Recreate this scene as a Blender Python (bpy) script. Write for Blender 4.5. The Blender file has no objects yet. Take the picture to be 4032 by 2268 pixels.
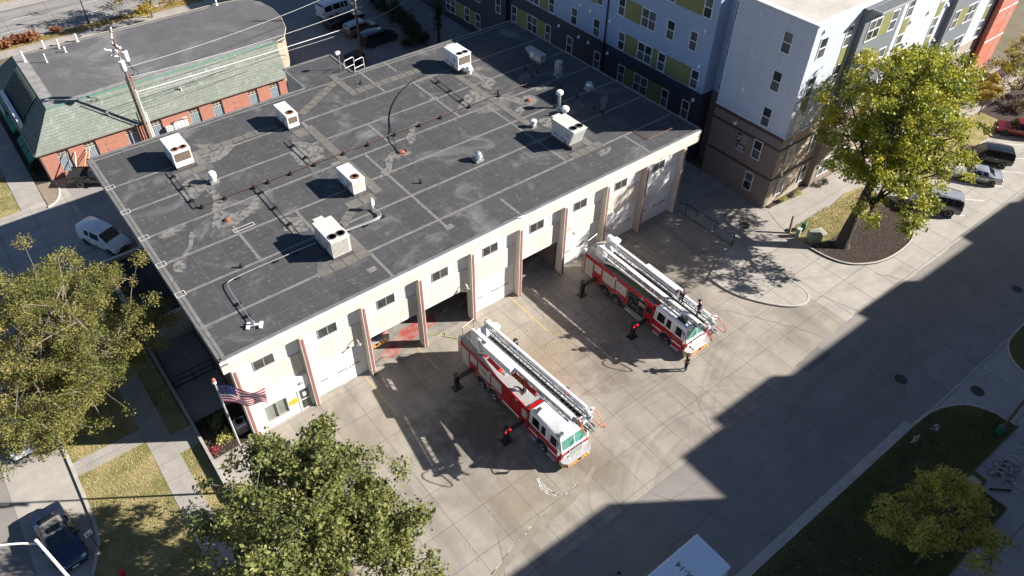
import bpy, bmesh, math, random
import numpy as np
from mathutils import Vector, Matrix, Euler
R = math.radians
rng = random.Random(7)
sc = bpy.context.scene
COL = sc.collection

# ---------------------------------------------------------------- materials
MATS = {}
def _n(nt, t, **kw):
    n = nt.nodes.new(t)
    for k, v in kw.items():
        if k in n.inputs: n.inputs[k].default_value = v
        else: setattr(n, k, v)
    return n
def col4(c): return (c[0], c[1], c[2], 1.0)
class MB_:
    pass
def newmat(name):
    m = bpy.data.materials.new(name); m.use_nodes = True
    nt = m.node_tree; nt.nodes.clear()
    out = nt.nodes.new('ShaderNodeOutputMaterial'); b = nt.nodes.new('ShaderNodeBsdfPrincipled')
    nt.links.new(b.outputs[0], out.inputs[0])
    MATS[name] = m
    return m, nt, b
def coords(nt, kind='Object'):
    if kind == 'World':
        return nt.nodes.new('ShaderNodeNewGeometry').outputs['Position']
    return nt.nodes.new('ShaderNodeTexCoord').outputs[kind]
def noise(nt, vec, scale, detail=4, rough=.55, dist=0.0):
    n = _n(nt, 'ShaderNodeTexNoise'); n.inputs['Scale'].default_value = scale
    n.inputs['Detail'].default_value = detail; n.inputs['Roughness'].default_value = rough
    n.inputs['Distortion'].default_value = dist
    nt.links.new(vec, n.inputs['Vector']); return n.outputs['Fac']
def ramp(nt, fac, lo, hi, a=0.0, b=1.0):
    n = _n(nt, 'ShaderNodeMapRange'); n.clamp = True
    n.inputs[1].default_value = lo; n.inputs[2].default_value = hi
    n.inputs[3].default_value = a; n.inputs[4].default_value = b
    nt.links.new(fac, n.inputs[0]); return n.outputs[0]
def mixc(nt, fac, a, b, mode='MIX'):
    n = _n(nt, 'ShaderNodeMix'); n.data_type = 'RGBA'; n.blend_type = mode
    for sock, v in ((n.inputs[0], fac), (n.inputs[6], a), (n.inputs[7], b)):
        if hasattr(v, 'links'): nt.links.new(v, sock)
        elif isinstance(v, (int, float)): sock.default_value = v
        else: sock.default_value = col4(v)
    return n.outputs[2]
def mth(nt, op, a, b=0.0, c=None):
    n = _n(nt, 'ShaderNodeMath'); n.operation = op
    for i, v in enumerate((a, b, c)):
        if v is None: continue
        if hasattr(v, 'links'): nt.links.new(v, n.inputs[i])
        else: n.inputs[i].default_value = v
    return n.outputs[0]
def bumpto(nt, b, h, strength=.3, dist=.02):
    n = _n(nt, 'ShaderNodeBump'); n.inputs['Strength'].default_value = strength; n.inputs['Distance'].default_value = dist
    nt.links.new(h, n.inputs['Height']); nt.links.new(n.outputs[0], b.inputs['Normal'])
def mat(name, c, c2=None, scale=3.0, rough=.8, metal=0.0, bump=0.0, kind='Object', spec=.5, detail=5, lo=.35, hi=.65, coat=0.0, fine=0.0):
    if name in MATS: return MATS[name]
    m, nt, b = newmat(name)
    b.inputs['Base Color'].default_value = col4(c)
    b.inputs['Roughness'].default_value = rough; b.inputs['Metallic'].default_value = metal
    b.inputs['Specular IOR Level'].default_value = spec
    b.inputs['Coat Weight'].default_value = coat
    if c2 is None: c2 = tuple(max(0, x*.86) for x in c)
    v = coords(nt, kind)
    f = noise(nt, v, scale, detail, .6)
    o = mixc(nt, ramp(nt, f, lo, hi), c, c2)
    if fine:
        g = noise(nt, v, scale*14, 3, .7)
        o = mixc(nt, ramp(nt, g, .3, .7, 0, fine), o, tuple(x*.45 for x in c))
    nt.links.new(o, b.inputs['Base Color'])
    if bump: bumpto(nt, b, noise(nt, v, scale*8, 4), bump, .02)
    return m
def emat(name, c, s):
    m, nt, b = newmat(name)
    b.inputs['Base Color'].default_value = col4(c)
    b.inputs['Emission Color'].default_value = col4(c); b.inputs['Emission Strength'].default_value = s
    return m

# ---------------------------------------------------------------- mesh builder
class MB:
    def __init__(s): s.v = []; s.f = []; s.m = []
    def add(s, vs, fs, mi=0):
        o = len(s.v); s.v += [tuple(p) for p in vs]
        for f in fs: s.f.append(tuple(i+o for i in f)); s.m.append(mi)
        return s
    def quad(s, a, b, c, d, mi=0): return s.add([a, b, c, d], [(0, 1, 2, 3)], mi)
    def poly(s, pts, mi=0): return s.add(pts, [tuple(range(len(pts)))], mi)
    def box(s, x0, x1, y0, y1, z0, z1, mi=0):
        v = [(x0,y0,z0),(x1,y0,z0),(x1,y1,z0),(x0,y1,z0),(x0,y0,z1),(x1,y0,z1),(x1,y1,z1),(x0,y1,z1)]
        return s.add(v, [(0,3,2,1),(4,5,6,7),(0,1,5,4),(1,2,6,5),(2,3,7,6),(3,0,4,7)], mi)
    def bbox(s, x0, x1, y0, y1, z0, z1, r=.02, mi=0):
        """box with chamfered top and vertical edges"""
        p = [(x0+r,y0),(x1-r,y0),(x1,y0+r),(x1,y1-r),(x1-r,y1),(x0+r,y1),(x0,y1-r),(x0,y0+r)]
        q = [(x0+2*r,y0+r),(x1-2*r,y0+r),(x1-r,y0+2*r),(x1-r,y1-2*r),(x1-2*r,y1-r),(x0+2*r,y1-r),(x0+r,y1-2*r),(x0+r,y0+2*r)]
        return s.loft([[(a,b,z0) for a,b in p], [(a,b,z1-r) for a,b in p], [(a,b,z1) for a,b in q]], mi)
    def loft(s, rings, mi=0, cap=True, closed=True):
        n = len(rings[0]); o = len(s.v)
        for r in rings: s.v += [tuple(p) for p in r]
        for i in range(len(rings)-1):
            for j in range(n if closed else n-1):
                k = (j+1) % n
                s.f.append((o+i*n+j, o+i*n+k, o+(i+1)*n+k, o+(i+1)*n+j)); s.m.append(mi)
        if cap and closed:
            s.f.append(tuple(o+j for j in reversed(range(n)))); s.m.append(mi)
            s.f.append(tuple(o+(len(rings)-1)*n+j for j in range(n))); s.m.append(mi)
        return s
    def prism(s, pts, z0, z1, mi=0):
        a = sum(pts[i][0]*pts[(i+1)%len(pts)][1]-pts[(i+1)%len(pts)][0]*pts[i][1] for i in range(len(pts)))
        if a < 0: pts = pts[::-1]
        return s.loft([[(x,y,z0) for x,y in pts], [(x,y,z1) for x,y in pts]], mi)
    def sheet(s, pts, z, mi=0):
        a = sum(pts[i][0]*pts[(i+1)%len(pts)][1]-pts[(i+1)%len(pts)][0]*pts[i][1] for i in range(len(pts)))
        if a < 0: pts = pts[::-1]
        return s.poly([(x,y,z) for x,y in pts], mi)
    def tube(s, path, r, n=6, mi=0, r1=None):
        path = [Vector(p) for p in path]; rings = []
        for i, p in enumerate(path):
            d = (path[min(i+1,len(path)-1)]-path[max(i-1,0)])
            d = d.normalized() if d.length > 1e-9 else Vector((0,0,1))
            u = d.cross(Vector((0,0,1)))
            if u.length < .05: u = d.cross(Vector((0,1,0)))
            u.normalize(); w = d.cross(u)
            t = i/max(1,len(path)-1); rr = r if r1 is None else r+(r1-r)*t
            rings.append([p+u*(math.cos(a)*rr)+w*(math.sin(a)*rr) for a in [2*math.pi*k/n for k in range(n)]])
        return s.loft([[tuple(q) for q in r_] for r_ in rings][::1], mi)
    def cyl(s, p, r, h, n=16, mi=0, r2=None, axis='z'):
        r2 = r if r2 is None else r2
        def pt(a, rr, t):
            c_, s_ = math.cos(a)*rr, math.sin(a)*rr
            if axis == 'z': return (p[0]+c_, p[1]+s_, p[2]+t)
            if axis == 'x': return (p[0]+t, p[1]+c_, p[2]+s_)
            return (p[0]+s_, p[1]+t, p[2]+c_)
        A = [2*math.pi*k/n for k in range(n)]
        return s.loft([[pt(a,r,0) for a in A], [pt(a,r2,h) for a in A]], mi)
    def lathe(s, p, prof, n=16, mi=0):
        A = [2*math.pi*k/n for k in range(n)]
        return s.loft([[(p[0]+math.cos(a)*r, p[1]+math.sin(a)*r, p[2]+z) for a in A] for r, z in prof], mi)
    def xf(s, M):
        s.v = [tuple(M @ Vector(p)) for p in s.v]; return s
    def join(s, o):
        k = len(s.v); s.v += o.v; s.f += [tuple(i+k for i in f) for f in o.f]; s.m += o.m; return s
    def build(s, name, mats, parent=None, smooth=None, world=True):
        me = bpy.data.meshes.new(name)
        me.from_pydata(s.v, [], s.f)
        if not isinstance(mats, (list, tuple)): mats = [mats]
        for m in mats: me.materials.append(m)
        if len(mats) > 1: me.polygons.foreach_set('material_index', s.m)
        me.validate(); 
        if smooth is not None:
            me.polygons.foreach_set('use_smooth', [True]*len(me.polygons))
            me.set_sharp_from_angle(angle=R(smooth))
        me.update()
        o = bpy.data.objects.new(name, me); COL.objects.link(o)
        if parent is not None:
            o.parent = parent
            if world and parent.get('_w'):
                o.location = [-x for x in parent.location]
                o['_w'] = 0; del o['_w']
            # sub-parts share their parent's frame
        return o
ID = Matrix.Identity(4)
def thing(name, label, cat, loc=(0,0,0), rz=0.0, group=None, world=False):
    o = bpy.data.objects.new(name, None); COL.objects.link(o)
    o.empty_display_size = .3
    o.location = loc; o.rotation_euler = (0,0,rz)
    o['label'] = label; o['category'] = cat
    if group: o['group'] = group
    if world: o['_w'] = 1
    return o
def tag(o, label, cat, group=None, kind=None):
    o['label'] = label; o['category'] = cat
    if group: o['group'] = group
    if kind: o['kind'] = kind
    return o
def struct(name, mb, m, label=None, cat=None, smooth=None):
    o = mb.build(name, m, smooth=smooth); o['kind'] = 'structure'
    if label: o['label'] = label
    if cat: o['category'] = cat
    return o
def dup(root, loc=None, rz=None, label=None, group=None):
    kids = {}
    for ob in COL.objects:
        if ob.parent: kids.setdefault(ob.parent, []).append(ob)
    def cp(o, par):
        c = o.copy(); COL.objects.link(c)
        if par is not None: c.parent = par
        for k in kids.get(o, []): cp(k, c)
        return c
    r = cp(root, None)
    if loc is not None: r.location = loc
    if rz is not None: r.rotation_euler = (0,0,rz)
    if label: r['label'] = label
    if group: r['group'] = group
    return r
def text_mb(txt, size, depth=.004, bold=True):
    """lettering as mesh, lying in the xy plane, centred on the origin"""
    cu = bpy.data.curves.new('t', 'FONT'); cu.body = txt; cu.size = size
    cu.align_x = 'CENTER'; cu.align_y = 'CENTER'; cu.extrude = depth
    if bold: cu.offset = size*.015
    ob = bpy.data.objects.new('t', cu); COL.objects.link(ob)
    dg = bpy.context.evaluated_depsgraph_get(); ev = ob.evaluated_get(dg); me = ev.to_mesh()
    mb = MB(); mb.add([tuple(v.co) for v in me.vertices], [tuple(p.vertices) for p in me.polygons])
    ev.to_mesh_clear(); bpy.data.objects.remove(ob); bpy.data.curves.remove(cu)
    return mb
def fr(o, ux, uy):
    """matrix with x axis ux, y axis uy, origin o"""
    ux = Vector(ux).normalized(); uy = Vector(uy).normalized(); uz = ux.cross(uy)
    return Matrix(((ux.x,uy.x,uz.x,o[0]),(ux.y,uy.y,uz.y,o[1]),(ux.z,uy.z,uz.z,o[2]),(0,0,0,1)))
# ---------------------------------------------------------------- ground materials
def concrete(name, base=(.40,.37,.325), px=2.3275, ox=5.24, py=2.72, oy=-16.12, joint=.022, stain=.5, panel=.10, streak=None, dark=(.13,.115,.10), sc_=.22, spots=(), arcs=()):
    m, nt, b = newmat(name); v = coords(nt, 'World')
    b.inputs['Roughness'].default_value = .85; b.inputs['Specular IOR Level'].default_value = .3
    sx = _n(nt, 'ShaderNodeSeparateXYZ'); nt.links.new(v, sx.inputs[0])
    base2 = tuple(x*.78 for x in base)
    o = mixc(nt, ramp(nt, noise(nt, v, .9, 6, .65), .32, .68), base, base2)
    # big soft stains
    st = ramp(nt, noise(nt, v, sc_, 7, .62, .4), .5, .75, 0, stain)
    o = mixc(nt, st, o, dark)
    if streak:
        mp = _n(nt, 'ShaderNodeMapping'); mp.inputs['Scale'].default_value = streak[:3]; mp.inputs['Rotation'].default_value[2] = streak[3]
        nt.links.new(v, mp.inputs[0])
        o = mixc(nt, ramp(nt, noise(nt, mp.outputs[0], 1.0, 5, .6, .3), .5, .72, 0, streak[4]), o, dark)
    n1 = noise(nt, v, .75, 7, .68, .6)
    for (cx, cy, rad, amt, cc) in spots:      # local oil, rust and wash stains
        vd = _n(nt, 'ShaderNodeVectorMath'); vd.operation = 'DISTANCE'; nt.links.new(v, vd.inputs[0]); vd.inputs[1].default_value = (cx, cy, 0)
        k = mth(nt, 'ADD', mth(nt, 'DIVIDE', vd.outputs['Value'], rad), mth(nt, 'MULTIPLY', mth(nt, 'SUBTRACT', n1, .5), 2.6))
        o = mixc(nt, ramp(nt, k, .35, 1.1, amt, 0), o, cc)
    for (cx, cy, r0, r1, amt) in arcs:         # curved tyre scuffs
        vd = _n(nt, 'ShaderNodeVectorMath'); vd.operation = 'DISTANCE'; nt.links.new(v, vd.inputs[0]); vd.inputs[1].default_value = (cx, cy, 0); rr = vd.outputs['Value']
        cb = _n(nt, 'ShaderNodeCombineXYZ'); nt.links.new(mth(nt,'MULTIPLY', rr, 2.2), cb.inputs[0]); nt.links.new(mth(nt,'MULTIPLY', sx.outputs[0], .12), cb.inputs[1])
        band = mth(nt,'MULTIPLY', ramp(nt, rr, r0, r0+1.2), ramp(nt, rr, r1-1.2, r1, 1, 0))
        o = mixc(nt, mth(nt,'MULTIPLY', band, ramp(nt, noise(nt, cb.outputs[0], 1.0, 4, .6), .5, .66, 0, amt)), o, dark)
    g = noise(nt, v, 26, 3, .7)
    o = mixc(nt, ramp(nt, g, .35, .7, 0, .28), o, tuple(x*.5 for x in base))
    if px:
        ax = mth(nt, 'DIVIDE', mth(nt, 'SUBTRACT', sx.outputs[0], ox), px); ay = mth(nt, 'DIVIDE', mth(nt, 'SUBTRACT', sx.outputs[1], oy), py)
        cmb = _n(nt, 'ShaderNodeCombineXYZ'); nt.links.new(mth(nt,'FLOOR',ax), cmb.inputs[0]); nt.links.new(mth(nt,'FLOOR',ay), cmb.inputs[1])
        wn = _n(nt, 'ShaderNodeTexWhiteNoise'); nt.links.new(cmb.outputs[0], wn.inputs['Vector'])
        o = mixc(nt, mth(nt,'MULTIPLY', wn.outputs['Value'], panel*2.2), o, tuple(x*.62 for x in base))
        def line(a, per):
            fr_ = mth(nt, 'FRACT', a); d = mth(nt, 'MINIMUM', fr_, mth(nt,'SUBTRACT',1.0,fr_))
            return mth(nt, 'LESS_THAN', mth(nt,'MULTIPLY',d,per), joint)
        ln = mth(nt, 'MAXIMUM', line(ax,px), line(ay,py))
        o = mixc(nt, mth(nt,'MULTIPLY', ln, .62), o, (.09,.08,.068))
    nt.links.new(o, b.inputs['Base Color'])
    bumpto(nt, b, noise(nt, v, 18, 5), .18, .02)
    return m
def asphalt(name, base=(.20,.19,.18), c2=(.14,.135,.13), cracks=True):
    m, nt, b = newmat(name); v = coords(nt, 'World')
    b.inputs['Roughness'].default_value = .9; b.inputs['Specular IOR Level'].default_value = .25
    o = mixc(nt, ramp(nt, noise(nt, v, .35, 7, .65, .3), .35, .7), base, c2)
    o = mixc(nt, ramp(nt, noise(nt, v, 40, 2, .8), .3, .75, 0, .45), o, tuple(x*.45 for x in base))
    mp = _n(nt, 'ShaderNodeMapping'); mp.inputs['Scale'].default_value = (.05, .9, 1); nt.links.new(v, mp.inputs[0])
    o = mixc(nt, ramp(nt, noise(nt, mp.outputs[0], 1.0, 4), .5, .7, 0, .35), o, tuple(x*.6 for x in base))
    if cracks:
        vo = _n(nt, 'ShaderNodeTexVoronoi'); vo.feature = 'DISTANCE_TO_EDGE'; vo.inputs['Scale'].default_value = .3
        wp = mixc(nt, .25, v, noise(nt, v, .8, 5)); nt.links.new(wp, vo.inputs['Vector'])
        o = mixc(nt, mth(nt,'MULTIPLY', mth(nt,'LESS_THAN', vo.outputs[0], .0025), .22), o, (.04,.04,.04))
    nt.links.new(o, b.inputs['Base Color']); bumpto(nt, b, noise(nt, v, 60, 3), .3, .015)
    return m
def grass(name, a=(.50,.40,.20), g=(.20,.20,.06), d=(.32,.24,.11), lo=.42, hi=.62):
    m, nt, b = newmat(name); v = coords(nt, 'World')
    b.inputs['Roughness'].default_value = .95; b.inputs['Specular IOR Level'].default_value = .1
    o = mixc(nt, ramp(nt, noise(nt, v, .42, 6, .65, .5), lo, hi), a, g)
    o = mixc(nt, ramp(nt, noise(nt, v, 1.6, 5, .7), .5, .75, 0, .6), o, d)
    o = mixc(nt, ramp(nt, noise(nt, v, 14, 4, .8), .4, .66, 0, .75), o, (.12,.105,.045))
    o = mixc(nt, ramp(nt, noise(nt, v, 22, 3, .8), .55, .75, 0, .55), o, (.62,.52,.30))
    nt.links.new(o, b.inputs['Base Color']); bumpto(nt, b, noise(nt, v, 12, 5, .8), 1.0, .08)
    return m
M_apron = concrete('apron_concrete', (.385,.345,.29), stain=.65,
    spots=((13.2,-8.2,3.6,.8,(.075,.06,.045)),(12.0,-14.6,3.0,.5,(.19,.14,.08)),(21.6,-6.8,4.2,.55,(.24,.165,.10)),(24.5,-9.6,2.6,.6,(.13,.10,.075)),(28.4,-6.5,3.0,.55,(.10,.085,.07)),(17.5,-15.6,2.2,.6,(.16,.12,.07)),(34,-6,4.5,.5,(.17,.14,.12)),(6.5,-4.5,3.0,.35,(.22,.17,.10)),(24,-13,4,.3,(.16,.14,.12))),
    arcs=((24.0,-24.5,5.0,13.0,.36),(38.0,-30.0,13.5,18.5,.3)), streak=(.5,.09,1,R(-28),.55))
M_conc = concrete('paving_concrete', (.45,.415,.37), 3.1, 38.0, 3.05, -15.2, .03, .25, .06, streak=(.12,.9,1,R(25),.3), arcs=((52,-2,8.5,16,.22),), spots=((45.5,-3,5,.35,(.2,.17,.15)),))
M_walk = concrete('sidewalk_concrete', (.42,.385,.35), 30, 0, 1.55, .55, .02, .3, .08)
M_lane = concrete('parking_lane_concrete', (.45,.41,.36), 0, stain=.35)
M_lot = concrete('lot_concrete', (.30,.29,.28), 4.2, 1.0, 4.2, 2.0, .03, .45, .1)
M_south = concrete('south_concrete', (.44,.43,.42), 4.2, 1.0, 4.2, 2.0, .03, .4, .1)
M_plaza = concrete('plaza_concrete', (.34,.33,.33), 2.4, -2.6, 30, 0, .02, .3, .05)
M_far = concrete('street_concrete', (.33,.31,.29), 5.6, 2.0, 3.6, 74.4, .04, .3, .06, streak=(.04,.75,1,R(0),.75), dark=(.10,.095,.09))
M_asph = asphalt('street_asphalt', (.30,.275,.25), (.235,.215,.197))
M_alley = asphalt('alley_asphalt', (.36,.335,.31), (.28,.26,.245))
M_grass = grass('dry_grass')
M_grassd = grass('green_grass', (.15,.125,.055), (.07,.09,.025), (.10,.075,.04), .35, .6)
M_mulch = mat('mulch', (.075,.052,.040), (.035,.024,.02), 9, .95, bump=1.0, kind='World', fine=.7)
M_kerb = mat('kerb_concrete', (.52,.48,.44), (.40,.37,.33), 1.5, .85, kind='World', fine=.3)
M_base = mat('bare_ground', (.22,.18,.12), (.14,.12,.07), .3, .95, kind='World', fine=.4)
M_white = mat('white_road_paint', (.72,.70,.66), (.5,.48,.45), 4, .8, kind='World')
M_yellow = mat('worn_yellow_paint', (.60,.36,.07), (.42,.34,.22), 3, .85, kind='World', lo=.3, hi=.6)

def flat(name, pts, z, m, mat_kind='structure', label=None):
    mb = MB(); mb.sheet(pts, z)
    o = mb.build(name, m); o['kind'] = mat_kind
    if label: o['label'] = label
    return o
def raised(name, pts, z, m, kind='structure', base=-.02):
    mb = MB(); mb.prism(pts, base, z)
    o = mb.build(name, m); o['kind'] = kind; return o
def arc(cx, cy, r, a0, a1, n=8):
    return [(cx+r*math.cos(R(a0+(a1-a0)*i/n)), cy+r*math.sin(R(a0+(a1-a0)*i/n))) for i in range(n+1)]
def smooth2(pts, it=2, closed=False):
    for _ in range(it):
        q = [] if closed else [pts[0]]
        n = len(pts)
        for i in range(n if closed else n-1):
            a, b_ = pts[i], pts[(i+1)%n]
            q += [tuple(a[k]*.75+b_[k]*.25 for k in range(len(a))), tuple(a[k]*.25+b_[k]*.75 for k in range(len(a)))]
        if not closed: q.append(pts[-1])
        pts = q
    return pts
def kerb(name, path, w=.16, h=.14, m=None, z0=-.02):
    """swept kerb along a polyline, left side of the path"""
    mb = MB(); rings = []
    for i, p in enumerate(path):
        a = path[max(i-1,0)]; b_ = path[min(i+1,len(path)-1)]
        d = Vector((b_[0]-a[0], b_[1]-a[1])).normalized(); nrm = Vector((-d.y, d.x))
        q = Vector(p[:2])
        rings.append([(q.x,q.y,z0),(q.x+nrm.x*.02,q.y+nrm.y*.02,h-.02),(q.x+nrm.x*.05,q.y+nrm.y*.05,h),(q.x+nrm.x*w,q.y+nrm.y*w,h),(q.x+nrm.x*w,q.y+nrm.y*w,z0)])
    mb.loft(rings)
    o = mb.build(name, m or M_kerb); o['kind'] = 'structure'; return o
def jag(pts, amp=.08, step=.7, seed=1):
    r_ = random.Random(seed); q = []
    for a, b_ in zip(pts, pts[1:]):
        L = math.hypot(b_[0]-a[0], b_[1]-a[1]); n = max(1, int(L/step))
        for i in range(n):
            t = i/n; q.append((a[0]+(b_[0]-a[0])*t+r_.uniform(-amp,amp)*.5, a[1]+(b_[1]-a[1])*t+r_.uniform(-amp,amp)))
    q.append(pts[-1]); return q

# base terrain
flat('ground', [(-420,-420),(420,-420),(420,420),(-420,420)], -.03, M_base)
# asphalt street in front
flat('street', [(-60,-28.2),(200,-28.2),(200,-18),(-60,-18)], -.008, M_asph)
flat('side_street', [(-36,-18),(-14.0,-18),(-14.0,68),(-36,68)], -.012, M_asph)
flat('parking_lane', [(-14.03,-8),(-10.2,-8),(-10.2,70),(-14.03,70)], -.004, M_lane)
# concrete apron before the bays, up to the ragged street edge
edge = jag([(-2.6,-19.35),(31.6,-19.28)], .0) + jag([(33.2,-18.95),(37.9,-18.36),(44.5,-18.15),(52,-18.5),(60.7,-18.5)], .12, .8, 4) + [(120,-18.5)]
flat('apron', [(p[0],p[1]) for p in edge if p[0] < 43.2] + [(43.2,-18.2),(43.2,1.0),(-2.6,1.0)], .0, M_apron)
flat('drive', [(43.2,-18.2)] + [p for p in edge if p[0] > 43.2] + [(120,-4.0),(43.2,-4.0)], .0, M_conc)
flat('passage', [(43.2,-4.0),(49.88,-4.0),(49.88,27),(43.2,27)], -.002, M_conc)
flat('yellow_lines', [(9.2,-4.2),(9.32,-4.2),(9.32,.7),(9.2,.7)], .005, M_yellow)
yl = MB()
for x, y0, y1 in ((13.95,-2.2,3.2),(18.4,-3.6,.6),(23.1,-4.2,.7),(27.9,-3.2,.6),(32.4,-3.1,.5),(36.7,-2.8,.6)):
    yl.sheet([(x-.06,y0),(x+.06,y0),(x+.06,y1),(x-.06,y1)], .0045)
struct('bay_lines', yl, M_yellow)
# kerbed concrete peninsula beside the railing
isl = smooth2([(38.1,-7.9),(38.05,-9.6),(38.5,-11.3),(39.7,-13.3),(41.1,-14.75),(42.25,-15.05),(43.25,-14.65),(43.65,-13.7),(43.55,-11.4)], 2)
raised('island', isl + [(43.5,-6.4),(40.5,-6.9)], .13, M_conc)
# walk along the apartment and mulch, lawn and bed round the maple
raised('entry_walk', [(48.9,-7.2),(49.9,-5.0),(50.2,-5.05),(100,-5.9),(100,-7.6),(58.4,-7.75),(55.3,-8.2),(51.1,-8.1),(48.75,-8.0)], .02, M_walk)
raised('foundation_bed', [(50.3,-4.9),(50.1,-4.5),(100,-4.5),(100,-5.85)], .06, M_mulch)
raised('verge', [(48.8,-8.15),(51.1,-8.2),(55.2,-8.3),(58.3,-7.9),(60.5,-8.4),(60.8,-11.0),(56,-12),(50.5,-12.4),(48.65,-11.4)], .07, M_grass)
bed = smooth2([(48.35,-10.6),(48.5,-12.7),(49.2,-14.25),(50.5,-15.25),(52.2,-16.0),(54.8,-16.2),(57.1,-15.95),(58.3,-15.3),(60.2,-13.3),(60.9,-12.3),(61.1,-10.8)], 2)
raised('mulch_bed', bed + [(57,-11),(51,-11.3)], .085, M_mulch)
kerb('bed_kerb', bed, .16, .15)
kerb('island_kerb', isl, .16, .15)
sl = MB()
for i in range(-1, 9):
    x = 60.45+i*3.87
    a, b_ = (x,-13.05), (x+3.87,-16.9)
    if i < 0: a = (59.42-.9,-13.6); b_ = (60.5,-15.6); continue
    d = Vector((b_[0]-a[0], b_[1]-a[1])).normalized()*.06; n_ = (-d.y, d.x)
    sl.sheet([(a[0]-n_[0],a[1]-n_[1]),(b_[0]-n_[0],b_[1]-n_[1]),(b_[0]+n_[0],b_[1]+n_[1]),(a[0]+n_[0],a[1]+n_[1])], .005)
struct('stall_lines', sl, M_white)
raised('far_verge', [(64,-8.2),(110,-8.0),(110,-11.5),(66,-11.4)], .08, M_grass)
raised('far_bed', [(84,-8.1),(100,-8.0),(100,-12.2),(84,-12.0)], .09, M_mulch)
# south side of the street
flat('south_paving', [(29,-27.2),(200,-26.9),(200,-70),(29,-70)], -.004, M_south)
corner = smooth2([(38.0,-27.25),(40.0,-27.35),(41.6,-27.85),(42.85,-28.6),(43.7,-29.85),(43.95,-31.9)], 2)
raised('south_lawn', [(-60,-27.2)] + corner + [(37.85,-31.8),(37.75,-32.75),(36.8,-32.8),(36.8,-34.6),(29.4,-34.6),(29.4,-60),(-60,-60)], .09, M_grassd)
kerb('south_kerb', [(-60,-27.2),(20,-27.2),(38.0,-27.25)][::-1] and [(-60,-27.06),(20,-27.06)] + [(p[0],p[1]+.14) for p in corner], -.16, .12)
flat('south_gutter', [(-60,-27.05),(38,-27.05),(38,-26.6),(-60,-26.6)], -.003, M_kerb)
lawn2 = smooth2([(49.1,-32),(49.3,-29.8),(50.0,-28.4),(51.1,-27.65),(52.1,-27.4),(56,-27.3),(120,-27.0)], 2)
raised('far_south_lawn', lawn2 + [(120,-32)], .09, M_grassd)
kerb('far_south_kerb', lawn2, .16, .12)
flat('concrete_panels', [(38.1,-27.0),(49.6,-27.2),(58,-26.9),(64,-24.6),(41.6,-24.3)], -.004, M_lot)
sl = MB(); sl.prism([(36.15,-31.75),(37.35,-31.9),(37.3,-32.6),(36.3,-32.68)], 0, .12)
sl.prism([(38.6,-28.1),(39.34,-28.14),(39.49,-28.48),(38.75,-28.53)], 0, .11)
struct('concrete_slabs', sl, M_kerb)
# west lawn between side street and station
lk = [(-10.3,68),(-10.3,40),(-10.3,1.3),(-10.4,-.35),(-10.65,-1.35),(-11.2,-2.4),(-11.9,-3.6),(-12.6,-5.4),(-13.2,-8.5),(-13.4,-12.2)]
lks = smooth2(lk, 2)
def lawnx(y): return -10.25
raised('lawn', [p for p in lks if p[1] < 25.6] + [(-12,-16.5),(-9,-18.4),(-2.8,-18.6),(-2.8,25.4),(-10.3,25.6)], .07, M_grass)
kerb('west_kerb', [p for p in lks if p[1] < 25.8][::-1], -.16, .12)
raised('north_lawn', [(-10.3,37.2),(-6.1,37.2),(-6.1,68),(-10.3,68)], .07, M_grass)
raised('sidewalk', [(-5.75,-18.3),(-4.2,-18.3),(-4.1,25.4),(-5.6,25.4)], .085, M_walk)
raised('north_sidewalk', [(-6.05,37.2),(-3.95,37.2),(-3.95,68),(-6.05,68)], .085, M_walk)
raised('path', [(-10.15,4.6),(-5.7,4.62),(-5.68,5.88),(-10.15,5.87)], .083, M_walk)
raised('side_path', [(-4.15,2.3),(-2.75,2.25),(-2.7,4.1),(-4.12,4.05)], .083, M_walk)
flat('driveway', [(-14.0,25.6),(0.4,25.6),(.4,41),(-3.9,41),(-3.9,37.2),(-14.0,37.2)], .0, M_conc)
flat('alley', [(-1.7,22.5),(60,22.5),(60,41.2),(-1.7,41.2)], .004, M_alley)
raised('shrub_bed', [(-3.9,40.6),(-2.7,40.5),(-2.7,58),(-3.9,58)], .05, M_mulch)
raised('stone_bed', smooth2([(-3.85,36.4),(-2.9,37.0),(-2.4,38.6),(-2.5,40.3),(-3.9,40.6)], 1), .06, mat('tan_gravel', (.36,.30,.22), (.22,.17,.12), 8, .95, bump=.8, kind='World', fine=.6))
kerb('driveway_kerb', smooth2([(-3.9,36.2),(-2.9,36.7),(-2.2,38.4),(-2.2,40.2)], 2), .16, .1)
# beside the station, west: plaza, bed, low wall
flat('plaza', [(-2.6,4.15),(.8,4.15),(.8,12.9),(-2.6,12.9)], .12, M_plaza)
flat('front_walk', [(-2.6,-18.5),(.9,-18.5),(.9,.6),(-2.6,.35)], .005, M_walk)
flat('planting_bed', [(-2.6,.38),(.7,.45),(.7,4.2),(-2.6,4.1)], .1, M_mulch)
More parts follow.
